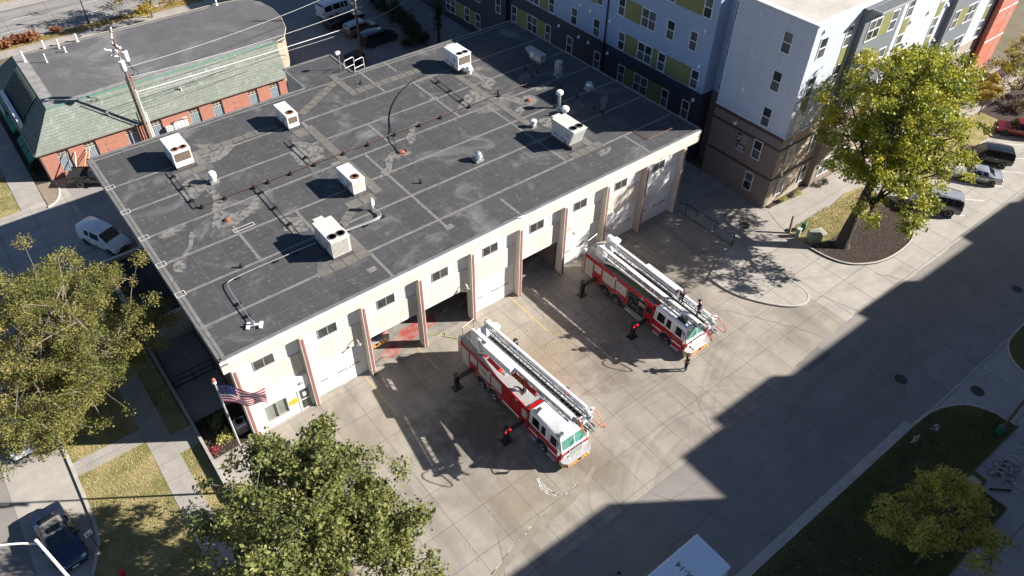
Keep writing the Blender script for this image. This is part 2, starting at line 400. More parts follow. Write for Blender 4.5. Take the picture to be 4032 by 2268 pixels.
# rear parking lot and the far street
flat('parking_lot', [(20,41.2),(49.9,41.2),(49.9,71),(20,71)], -.006, M_lot)
flat('far_sidewalk', [(-30,70.3),(120,69.5),(120,72.3),(-30,72.35)], .03, M_walk)
raised('planting_strip', [(-9,72.4),(60,72.3),(60,74.2),(-9,74.35)], .05, grass('autumn_strip', (.34,.24,.10), (.14,.13,.04), (.16,.08,.03), .45, .7))
flat('far_street', [(-80,74.4),(160,74.2),(160,84.6),(-80,84.8)], .0, M_far)
flat('far_kerb_walk', [(-80,84.8),(160,84.6),(160,87.6),(-80,87.6)], .04, M_walk)
flat('far_lawn', [(-80,87.6),(160,87.6),(160,130),(-80,130)], .02, M_grass)
kerb('far_kerb', [(60,74.25),(8,74.32),(-9,74.4)], .16, .12)
dl = MB()
for y in (77.6, 81.2):
    for i in range(8):
        x = -8+i*9.0+(2 if y > 80 else 0); dl.sheet([(x,y-.06),(x+3,y-.06),(x+3,y+.06),(x,y+.06)], .005)
struct('lane_dashes', dl, M_white)
# cracks, trench patches and seam sealant on the road
ck = MB()
def crack(pts, wd, sd_):
    q = jag(pts, .16, .35, sd_); L = [(x, y) for x, y in q]
    for a, b_ in zip(L, L[1:]):
        d = Vector((b_[0]-a[0], b_[1]-a[1])); d = d.normalized() if d.length > 1e-6 else Vector((1,0)); n_ = Vector((-d.y, d.x))*wd
        ck.sheet([(a[0]-n_.x,a[1]-n_.y),(b_[0]-n_.x,b_[1]-n_.y),(b_[0]+n_.x,b_[1]+n_.y),(a[0]+n_.x,a[1]+n_.y)], -.0035 if not flip[0] else .0035)
flip = [0]
for k, (p, w_) in enumerate((([(8,-23.1),(60,-22.6)],.009),([(19.2,-19.6),(23.0,-26.5)],.012),([(29.6,-19.4),(31.5,-26.4)],.01),([(41.2,-19.2),(39.6,-24)],.012),([(13,-20.4),(27,-21.0)],.008),([(47,-19),(45.2,-24)],.01),([(53.8,-18.6),(51,-24)],.01))): crack(p, w_, 80+k)
flip[0] = 1
for k, (p, w_) in enumerate((([(36.2,-11.2),(38.9,-15.4),(40.2,-18.2)],.02),([(43.9,-14.9),(45.0,-18.1)],.02),([(25.9,-19.2),(27.6,-15.8),(27.2,-12)],.012),([(7.6,-18.9),(9.4,-15.6)],.012),([(50.2,-16.2),(51.5,-18.4)],.02))): crack(p, w_, 90+k)
struct('cracks', ck, mat('dark_crack_fill', (.07,.064,.058), rough=.95, kind='World'))  # one flat dark tone for all the cracks
pt = MB(); pt.sheet(jag([(35.9,-18.42),(39.0,-18.36)],.03,.4,5)+[(39.2,-19.6),(36.2,-19.65)], -.0045); pass
struct('road_patches', pt, asphalt('patch_asphalt', (.22,.205,.19), (.18,.17,.16), False))
# wet wash and water lines on the apron
M_wet = mat('wet_concrete', (.23,.195,.145), (.30,.265,.215), 1.2, .4, kind='World')
M_foam = mat('dried_foam', (.66,.66,.64), (.40,.37,.33), 5, .9, kind='World')
w = MB()
cl = [(4.6,-19.0,.28),(7.2,-17.9,.24),(9.9,-17.15,.22),(12.1,-16.75,.3),(14.4,-16.55,.36),(16.2,-16.35,.2),(17.6,-15.7,.12)]
L = [(x,y+w_) for x,y,w_ in cl]; Rr = [(x,y-w_) for x,y,w_ in cl]
w.sheet(jag(smooth2(L,1),.05,.5,2)+jag(smooth2(Rr,1)[::-1],.05,.5,3), .0045)
struct('water_run', w, M_wet)
w = MB()
for k, (ox, ow, sd_) in enumerate(((-.16,.02,1),(-.02,.035,2),(.12,.015,3),(.2,.02,4))):
    pts = [(13.95+ox*.6,-14.1,ow),(13.75+ox,-14.8,ow*1.5),(13.85+ox,-15.4,ow),(14.1+ox*1.3,-15.8-.1*k,ow*.5)]
    w.sheet(jag([(x-q,y) for x,y,q in pts],.06,.18,sd_)+jag([(x+q,y) for x,y,q in pts][::-1],.06,.18,sd_+9), .0085+.0004*k)
for i in range(9):
    a = cl[1+i*4//9]; b_ = cl[2+i*4//9]; t = rng.random(); x = a[0]+(b_[0]-a[0])*t; y = a[1]+(b_[1]-a[1])*t+.3
    w.sheet(jag([(x-.5*t-.1,y-.12*t-.02),(x+.3,y+.13),(x+.33,y+.155),(x-.5*t-.1,y-.12*t)],.05,.13,i), .0085+.0003*i)
struct('foam_marks', w, M_foam)
# ---------------------------------------------------------------- fire station
H = 8.786; RW = 43.63; RD = 26.93; BX = .763; BW = 4.65; PWID = .31
def membrane(name, base=(.05,.0495,.051), light=(.17,.165,.16), world=True, chalk=.6, chs=.23, chlo=.54):
    m, nt, b = newmat(name); v = coords(nt, 'World')
    b.inputs['Roughness'].default_value = .75; b.inputs['Specular IOR Level'].default_value = .35
    o = mixc(nt, ramp(nt, noise(nt, v, .55, 6, .62, .4), .3, .72), base, tuple(x*1.45 for x in base))
    s0 = _n(nt, 'ShaderNodeSeparateXYZ'); nt.links.new(v, s0.inputs[0]); c0 = _n(nt, 'ShaderNodeCombineXYZ')
    nt.links.new(mth(nt,'FLOOR', mth(nt,'DIVIDE', mth(nt,'SUBTRACT', s0.outputs[0], .4), 3.86)), c0.inputs[0]); nt.links.new(mth(nt,'FLOOR', mth(nt,'DIVIDE', mth(nt,'SUBTRACT', s0.outputs[1], -.26), 3.62)), c0.inputs[1])
    w0 = _n(nt, 'ShaderNodeTexWhiteNoise'); nt.links.new(c0.outputs[0], w0.inputs['Vector'])
    o = mixc(nt, mth(nt,'MULTIPLY', w0.outputs['Value'], .5), o, tuple(x*1.55 for x in base))
    # faint roll laps across the deck
    mp = _n(nt, 'ShaderNodeMapping'); mp.inputs['Scale'].default_value = (.9,5.5,1); nt.links.new(v, mp.inputs[0])
    o = mixc(nt, ramp(nt, noise(nt, mp.outputs[0], 1.4, 4, .7), .5, .75, 0, .3), o, light)
    # dried-puddle rings
    vo = _n(nt, 'ShaderNodeTexVoronoi'); vo.inputs['Scale'].default_value = 1.9; vo.inputs['Randomness'].default_value = 1.0
    wp = mixc(nt, .16, v, _vec(nt, v)); nt.links.new(wp, vo.inputs['Vector'])
    d = vo.outputs['Distance']; ring = mth(nt, 'LESS_THAN', mth(nt, 'ABSOLUTE', mth(nt, 'SUBTRACT', d, .19)), .035)
    gate = mth(nt, 'GREATER_THAN', noise(nt, v, 1.1, 3), .43)
    o = mixc(nt, mth(nt, 'MULTIPLY', mth(nt,'MULTIPLY', ring, gate), .5), o, light)
    spk = ramp(nt, noise(nt, v, 5.5, 6, .75), .56, .76, 0, .55)
    o = mixc(nt, spk, o, light)
    # chalky bleaching
    ch = ramp(nt, noise(nt, v, chs, 8, .68, .8), chlo, chlo+.17, 0, chalk)
    o = mixc(nt, ch, o, (.27,.26,.25))
    sx = _n(nt, 'ShaderNodeSeparateXYZ'); nt.links.new(v, sx.inputs[0])
    def line(c_, per, off, wd):
        a = mth(nt,'FRACT', mth(nt,'DIVIDE', mth(nt,'SUBTRACT', c_, off), per)); d_ = mth(nt,'MINIMUM', a, mth(nt,'SUBTRACT',1.0,a))
        return mth(nt,'LESS_THAN', mth(nt,'MULTIPLY', d_, per), wd)
    ln = mth(nt,'MAXIMUM', line(sx.outputs[0], 1.93, .4, .025), line(sx.outputs[1], 3.72, 1.6, .025))
    o = mixc(nt, mth(nt,'MULTIPLY', ln, .4), o, (.15,.145,.14))
    nt.links.new(o, b.inputs['Base Color']); bumpto(nt, b, noise(nt, v, 7, 5), .25, .03)
    return m
def _vec(nt, v):
    n = _n(nt, 'ShaderNodeTexNoise'); n.inputs['Scale'].default_value = 1.7; n.inputs['Detail'].default_value = 3
    nt.links.new(v, n.inputs['Vector']); return n.outputs['Color']
def bricks(name, c1, c2, mortar, sx_=1.0, bw=.5, rh=.25, ms=.02, axis='XZ', rough=.85, rotz=0):
    m, nt, b = newmat(name); v = coords(nt, 'World')
    b.inputs['Roughness'].default_value = rough
    s = _n(nt, 'ShaderNodeSeparateXYZ'); nt.links.new(v, s.inputs[0]); c_ = _n(nt, 'ShaderNodeCombineXYZ')
    if axis == 'XZ':
        nt.links.new(mth(nt,'ADD', s.outputs[0], s.outputs[1]), c_.inputs[0]); nt.links.new(s.outputs[2], c_.inputs[1])
    else:
        nt.links.new(s.outputs[0], c_.inputs[0]); nt.links.new(s.outputs[1], c_.inputs[1])
    t = _n(nt, 'ShaderNodeTexBrick'); nt.links.new(c_.outputs[0], t.inputs['Vector'])
    t.inputs['Color1'].default_value = col4(c1); t.inputs['Color2'].default_value = col4(c2); t.inputs['Mortar'].default_value = col4(mortar)
    t.inputs['Scale'].default_value = sx_; t.inputs['Brick Width'].default_value = bw; t.inputs['Row Height'].default_value = rh
    t.inputs['Mortar Size'].default_value = ms; t.inputs['Bias'].default_value = 0
    o = mixc(nt, ramp(nt, noise(nt, v, 3, 5), .3, .7, 0, .3), t.outputs['Color'], tuple(x*.6 for x in c1))
    nt.links.new(o, b.inputs['Base Color']); bumpto(nt, b, t.outputs['Fac'], -.3, .02)
    return m
M_mem = membrane('roof_membrane')
M_seam = mat('seam_tape', (.25,.235,.215), (.15,.142,.132), 2.5, .8, kind='World', fine=.35)
M_pad = mat('walkway_pad', (.175,.16,.14), (.125,.115,.105), 1.6, .85, kind='World', fine=.3)
M_chalk = mat('chalky_stain', (.205,.195,.18), (.066,.065,.066), 2.6, .9, kind='World', lo=.44, hi=.62, detail=10)
M_metal = mat('grey_coping', (.26,.25,.24), (.19,.185,.18), 1.2, .5, .3, kind='World')
def stucco():
    m, nt, b = newmat('cream_stucco'); v = coords(nt, 'World'); b.inputs['Roughness'].default_value = .85
    o = mixc(nt, ramp(nt, noise(nt, v, .7, 6), .35, .65), (.64,.585,.51), (.57,.515,.445))
    mp = _n(nt, 'ShaderNodeMapping'); mp.inputs['Scale'].default_value = (2.2,2.2,.14); nt.links.new(v, mp.inputs[0])
    o = mixc(nt, ramp(nt, noise(nt, mp.outputs[0], 1, 5, .65), .52, .72, 0, .45), o, (.36,.31,.25))
    s = _n(nt, 'ShaderNodeSeparateXYZ'); nt.links.new(v, s.inputs[0]); f = mth(nt,'FRACT', mth(nt,'DIVIDE', mth(nt,'SUBTRACT', s.outputs[0], .76), 2.17))
    o = mixc(nt, mth(nt,'MULTIPLY', mth(nt,'LESS_THAN', f, .012), .5), o, (.25,.22,.18))
    nt.links.new(o, b.inputs['Base Color']); bumpto(nt, b, noise(nt, v, 9, 4), .2, .02); return m
M_beige = stucco()
M_whitep = mat('white_painted_panel', (.82,.81,.79), (.74,.73,.70), .9, .55, kind='World')
M_door = mat('white_sectional_door', (.78,.78,.76), (.66,.65,.62), .8, .5, kind='World')
M_redbr = bricks('red_brick_strip', (.26,.06,.055), (.20,.045,.042), (.42,.30,.27), 1, .30, .085, .012)
M_dark = mat('dark_void', (.012,.012,.014), rough=.9)
M_frame = mat('aluminium_frame', (.42,.40,.37), rough=.5, metal=.3)
M_glass = mat('window_glass', (.035,.04,.04), (.06,.065,.06), 1.5, .08, spec=.8, kind='World')
M_glassg = mat('pale_blind_glass', (.22,.25,.21), (.16,.18,.15), .8, .12, spec=.8, kind='World')
M_grey = mat('grey_paint', (.36,.36,.36), rough=.5)
M_blk = mat('black_metal', (.018,.018,.02), rough=.5)
M_galv = mat('galvanised_metal', (.55,.55,.54), (.42,.42,.41), 6, .4, .6)
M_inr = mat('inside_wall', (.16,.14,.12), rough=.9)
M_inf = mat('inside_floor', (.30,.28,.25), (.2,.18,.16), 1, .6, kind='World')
M_redf = mat('red_floor_paint', (.36,.075,.06), (.34,.24,.20), 1.1, .7, kind='World', lo=.42, hi=.62)
M_blackroof = membrane('black_annex_roof', (.016,.016,.017), (.06,.058,.055), chalk=.25)
M_brown = mat('brown_brick_side', (.20,.11,.08), (.14,.08,.06), 3, .9, kind='World')

ST = thing('fire_station', 'long cream fire station with a flat dark roof and a row of white garage doors', 'fire station', (0,0,0), world=True)
# roof deck
mb = MB()
rp = [(.0,.0),(RW,0),(RW,RD),(24.45,RD),(24.45,31.45),(19.35,31.45),(19.35,RD),(0,RD)]
mb.prism(rp, H-.12, H)
roof = mb.build('roof', M_mem, ST)
# metal edge round the roof and cream fascia below
def rim(mb, pts, w, z0, z1):
    n = len(pts)
    for i in range(n):
        a, b_ = Vector(pts[i]), Vector(pts[(i+1)%n]); d = (b_-a).normalized(); nn = Vector((-d.y,d.x))
        aa = a-nn*.05; bb = b_-nn*.05
        q = [aa, bb, bb+nn*w-d*w*0, aa+nn*w]
        mb.prism([tuple(p) for p in q], z0, z1)
mb = MB()
rim(mb, [(.0,.0),(RW,0)][:2]+[(RW,RD),(24.45,RD),(24.45,31.45),(19.35,31.45),(19.35,RD),(0,RD)], .2, H-.06, H+.06)
o = mb.build('roof_edge', M_metal, roof, world=False)
mb = MB()
mb.box(-.07,.42,-.07,RD,H-.5,H-.062); mb.box(-.07,RW+.05,RD,RD+.07,H-.5,H-.062)
mb.build('side_fascia', M_metal, ST)
mb = MB(); mb.box(-.07, RW+.06, -.09, .34, H-.30, H-.062); mb.build('white_trim', M_whitep, ST)
mb = MB(); mb.box(-.05, RW+.04, -.05, .34, 7.6, H-.302); mb.box(.42,RW,.34,.9,7.6,7.75)
mb.box(RW-.3, RW+.03, .34, RD, 7.7, H-.122)
mb.build('fascia', M_beige, ST)
mb = MB(); mb.box(.424,RW-.31,.9,RD-.02,7.75,H-.125); mb.build('soffit', M_grey, ST)
# side, rear and inner walls
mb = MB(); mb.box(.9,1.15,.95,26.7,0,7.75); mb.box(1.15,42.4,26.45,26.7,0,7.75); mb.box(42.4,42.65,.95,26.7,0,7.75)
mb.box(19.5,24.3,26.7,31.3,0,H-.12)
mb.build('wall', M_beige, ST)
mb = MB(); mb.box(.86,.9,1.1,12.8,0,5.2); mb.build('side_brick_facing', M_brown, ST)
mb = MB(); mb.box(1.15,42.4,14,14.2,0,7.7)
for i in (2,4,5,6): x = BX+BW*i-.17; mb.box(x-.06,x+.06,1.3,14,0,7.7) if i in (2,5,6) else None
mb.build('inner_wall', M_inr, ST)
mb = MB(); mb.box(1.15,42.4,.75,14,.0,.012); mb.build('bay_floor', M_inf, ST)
# red painted walkway and dashes on the bay floor
mb = MB(); mb.sheet([(11.2,1.0),(12.4,.9),(13.6,1.5),(16.6,1.9),(16.9,3.0),(14.0,3.0),(12.2,2.0),(11.2,1.7)], .017)
mb.build('red_walkway', M_redf, ST); mb = MB(); mb.sheet([(24.2,1.7),(25.0,1.7),(28.6,4.6),(24.2,4.6)], .017); mb.build('red_walkway', M_redf, ST)
mb = MB()
for x, y in ((17.85,2.55),(19.35,2.45),(25.9,2.6),(27.0,2.75),(28.0,2.9)): mb.sheet([(x-.35,y-.12),(x+.35,y+.02),(x+.35,y+.14),(x-.35,y)], .022)
mb.build('floor_dashes', M_redf if False else mat('pale_floor_paint', (.7,.55,.48), rough=.6), ST)
# piers
for i in range(10):
    xr = BX+BW*i; xl = xr-PWID
    mb = MB(); mb.loft([[(xl,.24,0),(xr,.24,0),(xr,1.0,0),(xl,1.0,0)], [(xl,.27,7.12),(xr,.27,7.12),(xr,1.0,7.12),(xl,1.0,7.12)]])
    p = mb.build('pier', M_beige, ST)
    mb = MB(); mb.loft([[(xl+.09,.215,.02),(xr-.05,.215,.02),(xr-.05,.245,.02),(xl+.09,.245,.02)], [(xl+.09,.245,7.05),(xr-.05,.245,7.05),(xr-.05,.275,7.05),(xl+.09,.275,7.05)]])
    mb.build('brick_strip', M_redbr, p, world=False)
    mb = MB(); mb.cyl((xl+.17,.42,7.12),.08,.5,8); mb.build('cap_post', M_galv, p, world=False)
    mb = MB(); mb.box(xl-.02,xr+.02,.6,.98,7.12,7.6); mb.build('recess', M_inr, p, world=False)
# bay by bay
def garage(xa, xb, y, h):
    mb = MB(); n = 6
    for k in range(n):
        mb.bbox(xa, xb, y, y+.05, h*k/n+.012, h*(k+1)/n-.012, .012)
    d = mb.build('garage_door', M_door, ST)
    w_ = xb-xa
    for f in (.2,.52,.8): cx = xa+w_*f; mb = MB(); mb.box(cx-.32,cx+.32,y-.012,y+.02,1.36,1.50); mb.build('door_window', mat('slot_glass', (.20,.20,.19), rough=.2), d, world=False)
    mb = MB(); cx = xa+w_*.66
    q = [(cx-.17,1.60),(cx+.17,1.60),(cx+.17,1.28),(cx+.06,1.2),(cx-.06,1.2),(cx-.17,1.28)]
    for a, b_ in zip(q, q[1:]+q[:1]): mb.tube([(a[0],y-.02,a[1]),(b_[0],y-.02,b_[1])], .018, 4)
    mb.box(cx-.09,cx+.09,y-.016,y+.0,1.34,1.40); mb.box(cx-.07,cx+.07,y-.016,y,1.46,1.5)
    mb.build('door_emblem', mat('grey_emblem', (.40,.36,.34), rough=.6), d, world=False)
def spandrel(xa, xb, z0, z1, m):
    mb = MB(); mb.box(xa, xb, .80, 1.1, z0, z1); return mb.build('spandrel', m, ST)
for i in range(9):
    xa = BX+BW*i; xb = BX+BW*(i+1)-PWID
    tall = i == 8
    spandrel(xa, xb, 3.42, 5.4, M_whitep if tall else M_beige)
    # clerestory: ribbed white panel with a two-light window
    mb = MB(); mb.box(xa,xb,.88,1.1,5.4,7.6)
    for k in range(11): mb.box(xb-1.15+k*.1, xb-1.1+k*.1, .855,.88,5.42,7.55)
    cp = mb.build('clerestory_panel', M_whitep, ST)
    wx0, wx1, wz0, wz1 = xa+1.15, xa+2.62, 5.62, 6.55
    mb = MB(); t = .06
    mb.box(wx0,wx1,.83,.885,wz0,wz0+t); mb.box(wx0,wx1,.83,.885,wz1-t,wz1); 
    for x in (wx0, (wx0+wx1)/2-t/2, wx1-t): mb.box(x,x+t,.835,.884,wz0+t,wz1-t)
    w_ = mb.build('window', M_frame, ST)
    mb = MB(); mb.box(wx0+t,wx1-t,.868,.882,wz0+t,wz1-t); mb.build('pane', M_glass, w_, world=False)
    if i == 0: continue
    if i not in (2,3,5): garage(xa+.02, xb-.02, .93, 3.42)
    else:
        mb = MB(); mb.box(xa,xb,.84,1.06,3.30,3.419); mb.build('door_header', M_whitep, ST)
    if i in (8,): pass
# gooseneck wall lamps
for i, f in ((1,.86),(3,.9),(6,.2),(7,.15)):
    x = BX+BW*i+(BW-PWID)*f; mb = MB()
    mb.tube([(x,.8,4.1),(x,.45,4.2),(x,.28,4.05)], .045, 6); mb.cyl((x,.28,3.86),.15,.2,10,r2=.07)
    mb.build('wall_lamp', M_galv, ST)
# office bay
xa = BX; xb = BX+BW-PWID
mb = MB(); Y = .52; wins = (1.69,3.28,.68,2.28); dr = (4.12,5.02,0,2.2)
mb.box(xa,wins[0],Y,1.1,0,3.42); mb.box(wins[0],wins[1],Y,1.1,0,wins[2]); mb.box(wins[0],wins[1],Y,1.1,wins[3],3.42)
mb.box(wins[1],dr[0],Y,1.1,0,3.42); mb.box(dr[0],dr[1],Y,1.1,dr[3],3.42); mb.box(dr[1],xb,Y,1.1,0,3.42)
ow = mb.build('office_wall', M_whitep, ST)
mb = MB(); mb.box(wins[1]+.0,dr[0],Y,Y,0,0) if False else None
t = .07; a0,a1,b0,b1 = wins
mb.box(a0,a1,Y-.03,Y+.1,b0,b0+t); mb.box(a0,a1,Y-.03,Y+.1,b1-t,b1)
for x in (a0,(a0+a1)/2-t/2,a1-t): mb.box(x,x+t,Y-.028,Y+.1,b0+t,b1-t)
w_ = mb.build('office_window', M_frame, ST)
mb = MB(); mb.box(a0+t,a1-t,Y+.1,Y+.12,b0+t,b1-t); mb.build('pane', M_glassg, w_, world=False)
mb = MB(); a0,a1,b0,b1 = dr
mb.box(a0-.08,a0,Y-.04,Y+.2,0,b1+.08); mb.box(a1,a1+.08,Y-.04,Y+.2,0,b1+.08); mb.box(a0,a1,Y-.04,Y+.2,b1,b1+.08)
mb.box(a0,a1,Y+.04,Y+.09,0,.1); mb.box(a0,a0+.1,Y+.04,Y+.09,.1,b1); mb.box(a1-.1,a1,Y+.04,Y+.09,.1,b1); mb.box(a0+.1,a1-.1,Y+.04,Y+.09,1.0,1.1)
d = mb.build('office_door', mat('pale_door_frame', (.60,.59,.56), rough=.4), ST)
mb = MB(); mb.box(a0+.1,a1-.1,Y+.06,Y+.075,.1,b1-.02); mb.build('door_glass', M_glass, d, world=False)
mb = MB(); mb.box(a0+.32,a0+.62,Y+.045,Y+.056,1.35,1.75); mb.build('paper_notice', M_whitep, d, world=False)
mb = MB(); mb.box(4.4,4.65,Y-.12,Y,2.8,3.0); mb.build('door_lamp', M_grey, ST)
mb = MB(); mb.box(5.14,5.34,Y-.1,Y,1.2,1.75); mb.build('wall_box', M_blk, ST)
mb = MB(); mb.box(3.36,4.0,Y-.03,Y,1.12,1.68); s_ = mb.build('yellow_sign', mat('sign_yellow', (.68,.50,.05), rough=.6), ST)
mb = MB()
for k in range(5): mb.box(3.42,3.94-.1*(k%2),Y-.036,Y-.03,1.2+k*.095,1.235+k*.095)
mb.build('sign_printing', mat('sign_brown_ink', (.35,.20,.04), rough=.6), s_, world=False)
# low annex on the west side with its black roof
mb = MB(); mb.box(-2.55,.86,12.85,13.1,0,2.5); mb.box(-2.55,-2.35,13.1,22.1,0,2.5); mb.box(-2.35,.86,21.9,22.1,0,2.5)
mb.build('annex_wall', mat('grey_beige_render', (.42,.38,.33), (.36,.32,.28), .8, .85, kind='World'), ST)
mb = MB(); mb.box(-2.35,.86,13.1,21.9,1.9,2.12); mb.build('annex_roof', M_blackroof, ST)
mb = MB(); mb.box(-2.58,.88,12.82,13.13,2.5,2.56); mb.box(-2.58,-2.32,13.13,22.13,2.5,2.56); mb.box(-2.32,.88,21.87,22.13,2.5,2.56)
mb.build('annex_coping', mat('pale_coping', (.55,.54,.53), rough=.6, kind='World'), ST)
# seams of the membrane
mb = MB(); z = H+.004
for k, y in enumerate((3.35,7.1,10.75,14.25,18.1,21.85)):
    for (x0,x1) in (((.15,43.4),) if k in (0,1) else ((.15,16.3),(16.7,43.4))):
        mb.sheet([(x0,y-.11),(x1,y-.11+.0),(x1,y+.11),(x0,y+.11)], z)
for x, y0, y1 in ((.33,.2,26.7),(12.4,.15,3.1),(18.35,2.2,14.2),(31.0,3.4,14.2),(10.4,7.1,10.7),(16.5,14.3,21.8),(28.0,14.3,24.6),(27.9,21.9,26.8),(5.95,7.2,14.2),(23.6,.3,2.6),(6.2,17.6,20.0),(37.5,.15,3.3),(25.0,22,26.8),(20.9,14.3,18.1)):
    mb.sheet([(x-.11,y0),(x+.11,y0),(x+.11,y1),(x-.11,y1)], z+.004)
for x, y, a in ((18.5,2.2,1.0),(11.6,1.6,.9),(18.4,10.9,1.3),(15.9,14.4,1.4),(31.1,7.1,1.5),(27.9,18.2,1.2),(8.6,3.3,.8)):
    mb.sheet([(x-a*.35,y-.25),(x+a*.35,y-.25),(x+a*.35,y+.25),(x-a*.35,y+.25)], z+.008)
mb.sheet([(.1,26.3),(43.5,26.3),(43.5,26.5),(.1,26.5)], z+.012)
mb.build('seam_strips', M_seam, roof, world=False)
# walkway pads
mb = MB(); z = H+.022
def padrow(x0,x1,y0,y1,n,along):
    mb = MB()
    for k in range(n):
        if along == 'x': a = x0+(x1-x0)*k/n; b_ = x0+(x1-x0)*(k+1)/n-.05; mb.prism([(a,y0),(b_,y0),(b_,y1),(a,y1)], z-.02, z)
        else: a = y0+(y1-y0)*k/n; b_ = y0+(y1-y0)*(k+1)/n-.05; mb.prism([(x0,a),(x1,a),(x1,b_),(x0,b_)], z-.02, z)
    mb.build('walkway_pad', M_pad, roof, world=False)
padrow(22.2,22.85,23.1,27.7,2,'y'); padrow(22.95,30.1,23.2,24.0,8,'x'); padrow(16.2,16.95,9.0,20.9,5,'y')
padrow(31.75,32.4,8.8,20.6,6,'y'); padrow(8.5,12.4,2.98,3.8,4,'x'); padrow(11.5,12.35,3.85,7.4,3,'y'); padrow(13.7,16.1,8.3,9.3,2,'x')
padrow(4.1,7.3,19.9,20.7,3,'x'); padrow(6.85,7.5,20.75,22.9,2,'y'); padrow(7.55,14.5,22.2,22.9,7,'x'); padrow(31.8,35.2,3.2,4.0,4,'x'); padrow(33.9,34.6,4.05,6.5,2,'y'); padrow(32.4,35.0,20.0,20.7,3,'x')
padrow(15.1,16.2,19.6,20.9,1,'x'); mb = MB()
for k in range(7):
    t0, t1 = k/7, (k+1)/7-.012; A = Vector((22.0,26.2)); B = Vector((17.0,23.0)); d = (B-A); n_ = Vector((-d.y,d.x)).normalized()*.36
    q = [A+d*t0-n_, A+d*t1-n_, A+d*t1+n_, A+d*t0+n_]; mb.prism([tuple(p) for p in q], z-.02, z)
mb.build('walkway_pad', M_pad, roof, world=False); mb = MB()
for k in range(3):
    t0, t1 = k/3, (k+1)/3-.02; A = Vector((13.85,8.4)); B = Vector((12.2,6.9)); d = (B-A); n_ = Vector((-d.y,d.x)).normalized()*.36
    q = [A+d*t0-n_, A+d*t1-n_, A+d*t1+n_, A+d*t0+n_]; mb.prism([tuple(p) for p in q], z-.02, z)
mb.build('walkway_pad', M_pad, roof, world=False)
# bleached run-off shapes and drains
mb = MB(); zz = [H+.0125]
def blot(pts, it=2, sd=1):
    zz[0] += .0004; q = smooth2(jag(pts+[pts[0]], .35, .6, sd)[:-1], 1, True); mb = MB(); mb.sheet(q, zz[0]); mb.build('bleached_patch', M_chalk, roof, world=False)
blot([(5.0,16.6),(6.0,17.2),(6.6,18.4),(6.2,19.4),(5.1,19.5),(4.2,18.3),(4.1,17)],sd=3)
blot([(5.1,13.0),(6.4,14.8),(6.8,17.0),(6.1,17.2),(5.8,15.0),(4.9,13.6)],sd=4)
blot([(4.5,12.2),(5.9,11.5),(8.4,12.9),(9.2,14.1),(7.3,13.4),(6.0,13.7),(4.9,13.4)],sd=5)
blot([(.9,13.6),(2.3,13.3),(4.3,14.2),(2.8,14.1),(1.4,14.3)],sd=6)
blot([(.7,9.8),(1.3,9.4),(3.6,12.6),(3.2,12.9)],sd=7)
blot([(9.0,8.0),(10.2,8.2),(10.3,10.0),(9.2,10.4),(8.8,9.2)],sd=8)
blot([(33.0,16.3),(34.4,17.1),(34.2,18.8),(33.6,21.4),(32.6,21.6),(33.4,18.7),(32.8,17.3)],sd=9)
blot([(34.0,12.0),(35.4,12.1),(35.5,13.5),(34.3,13.6),(33.3,14.6),(32.6,15.4),(32.2,14.9),(33.4,13.3)],sd=10)
blot([(31.9,11.2),(33.2,11.6),(34.2,12.3),(33.5,12.6),(32.2,11.9)],sd=11)
blot([(33.0,8.3),(34.6,7.0),(35.6,8.2),(34.3,9.3),(33.2,9.5)],sd=12)
blot([(18.6,12.2),(20.3,12.1),(21.6,12.2),(21.3,13.2),(20.0,13.0)],sd=13)
blot([(17.5,10.4),(18.2,10.2),(20.4,12.5),(19.6,12.6)],sd=14)
blot([(21.8,13.3),(22.4,13.5),(24.8,15.9),(23.9,15.7),(22.2,14.3)],sd=15)
blot([(28.5,15.2),(31.9,15.4),(31.6,17.4),(29.9,16.7)],sd=16)
blot([(13.3,15.7),(15.6,15.6),(15.9,17.5),(14.5,19.3),(13.3,18)],sd=17)
blot([(7.6,20.5),(9.3,20.8),(10.7,22.2),(9.4,22),(8,21.6)],sd=18)
blot([(38.6,7.3),(40.0,7.8),(41.3,9.6),(40.1,9.1)],sd=19)
blot([(36.0,13.6),(37.2,14.4),(38.2,14.0),(37.0,13.2)],sd=20)
blot([(33.6,2.1),(35.2,2.2),(35.4,2.9),(34.1,3.0)],sd=21)
mb = MB()
for x, y, rr in ((20.9,12.55,.42),(5.9,12.7,.3),(34.65,12.75,.34)):
    mb.cyl((x,y,H+.024),rr,.03,14); mb.lathe((x,y,H+.05),[(rr*.7,0),(rr*.6,.12),(rr*.2,.17)],10)
mb.build('roof_drain', mat('rusty_drain', (.33,.13,.07), (.18,.09,.06), 6, .8), roof, world=False)
mb = MB()
for x, y, a in ((.3,21.9,0),(.25,18.1,0),(.3,14.3,0),(.27,10.75,0),(.25,7.1,0)):
    for (x0,x1,y0,y1) in ((-.3,.35,.22,.26),(-.3,.35,-.26,-.22),(-.3,-.26,-.22,.22),(.31,.35,-.22,.22)): mb.box(x+x0,x+x1,y+y0,y+y1,H+.062,H+.068)
for (x0,x1,y0,y1) in ((8.3,9.9,11.0,11.05),(8.3,9.9,11.35,11.4),(8.3,8.35,11.05,11.35),(9.85,9.9,11.05,11.35)): mb.box(x0-2.6,x1-2.6,y0,y1,H+.02,H+.028)
mb.build('paint_marks', M_white, roof, world=False)
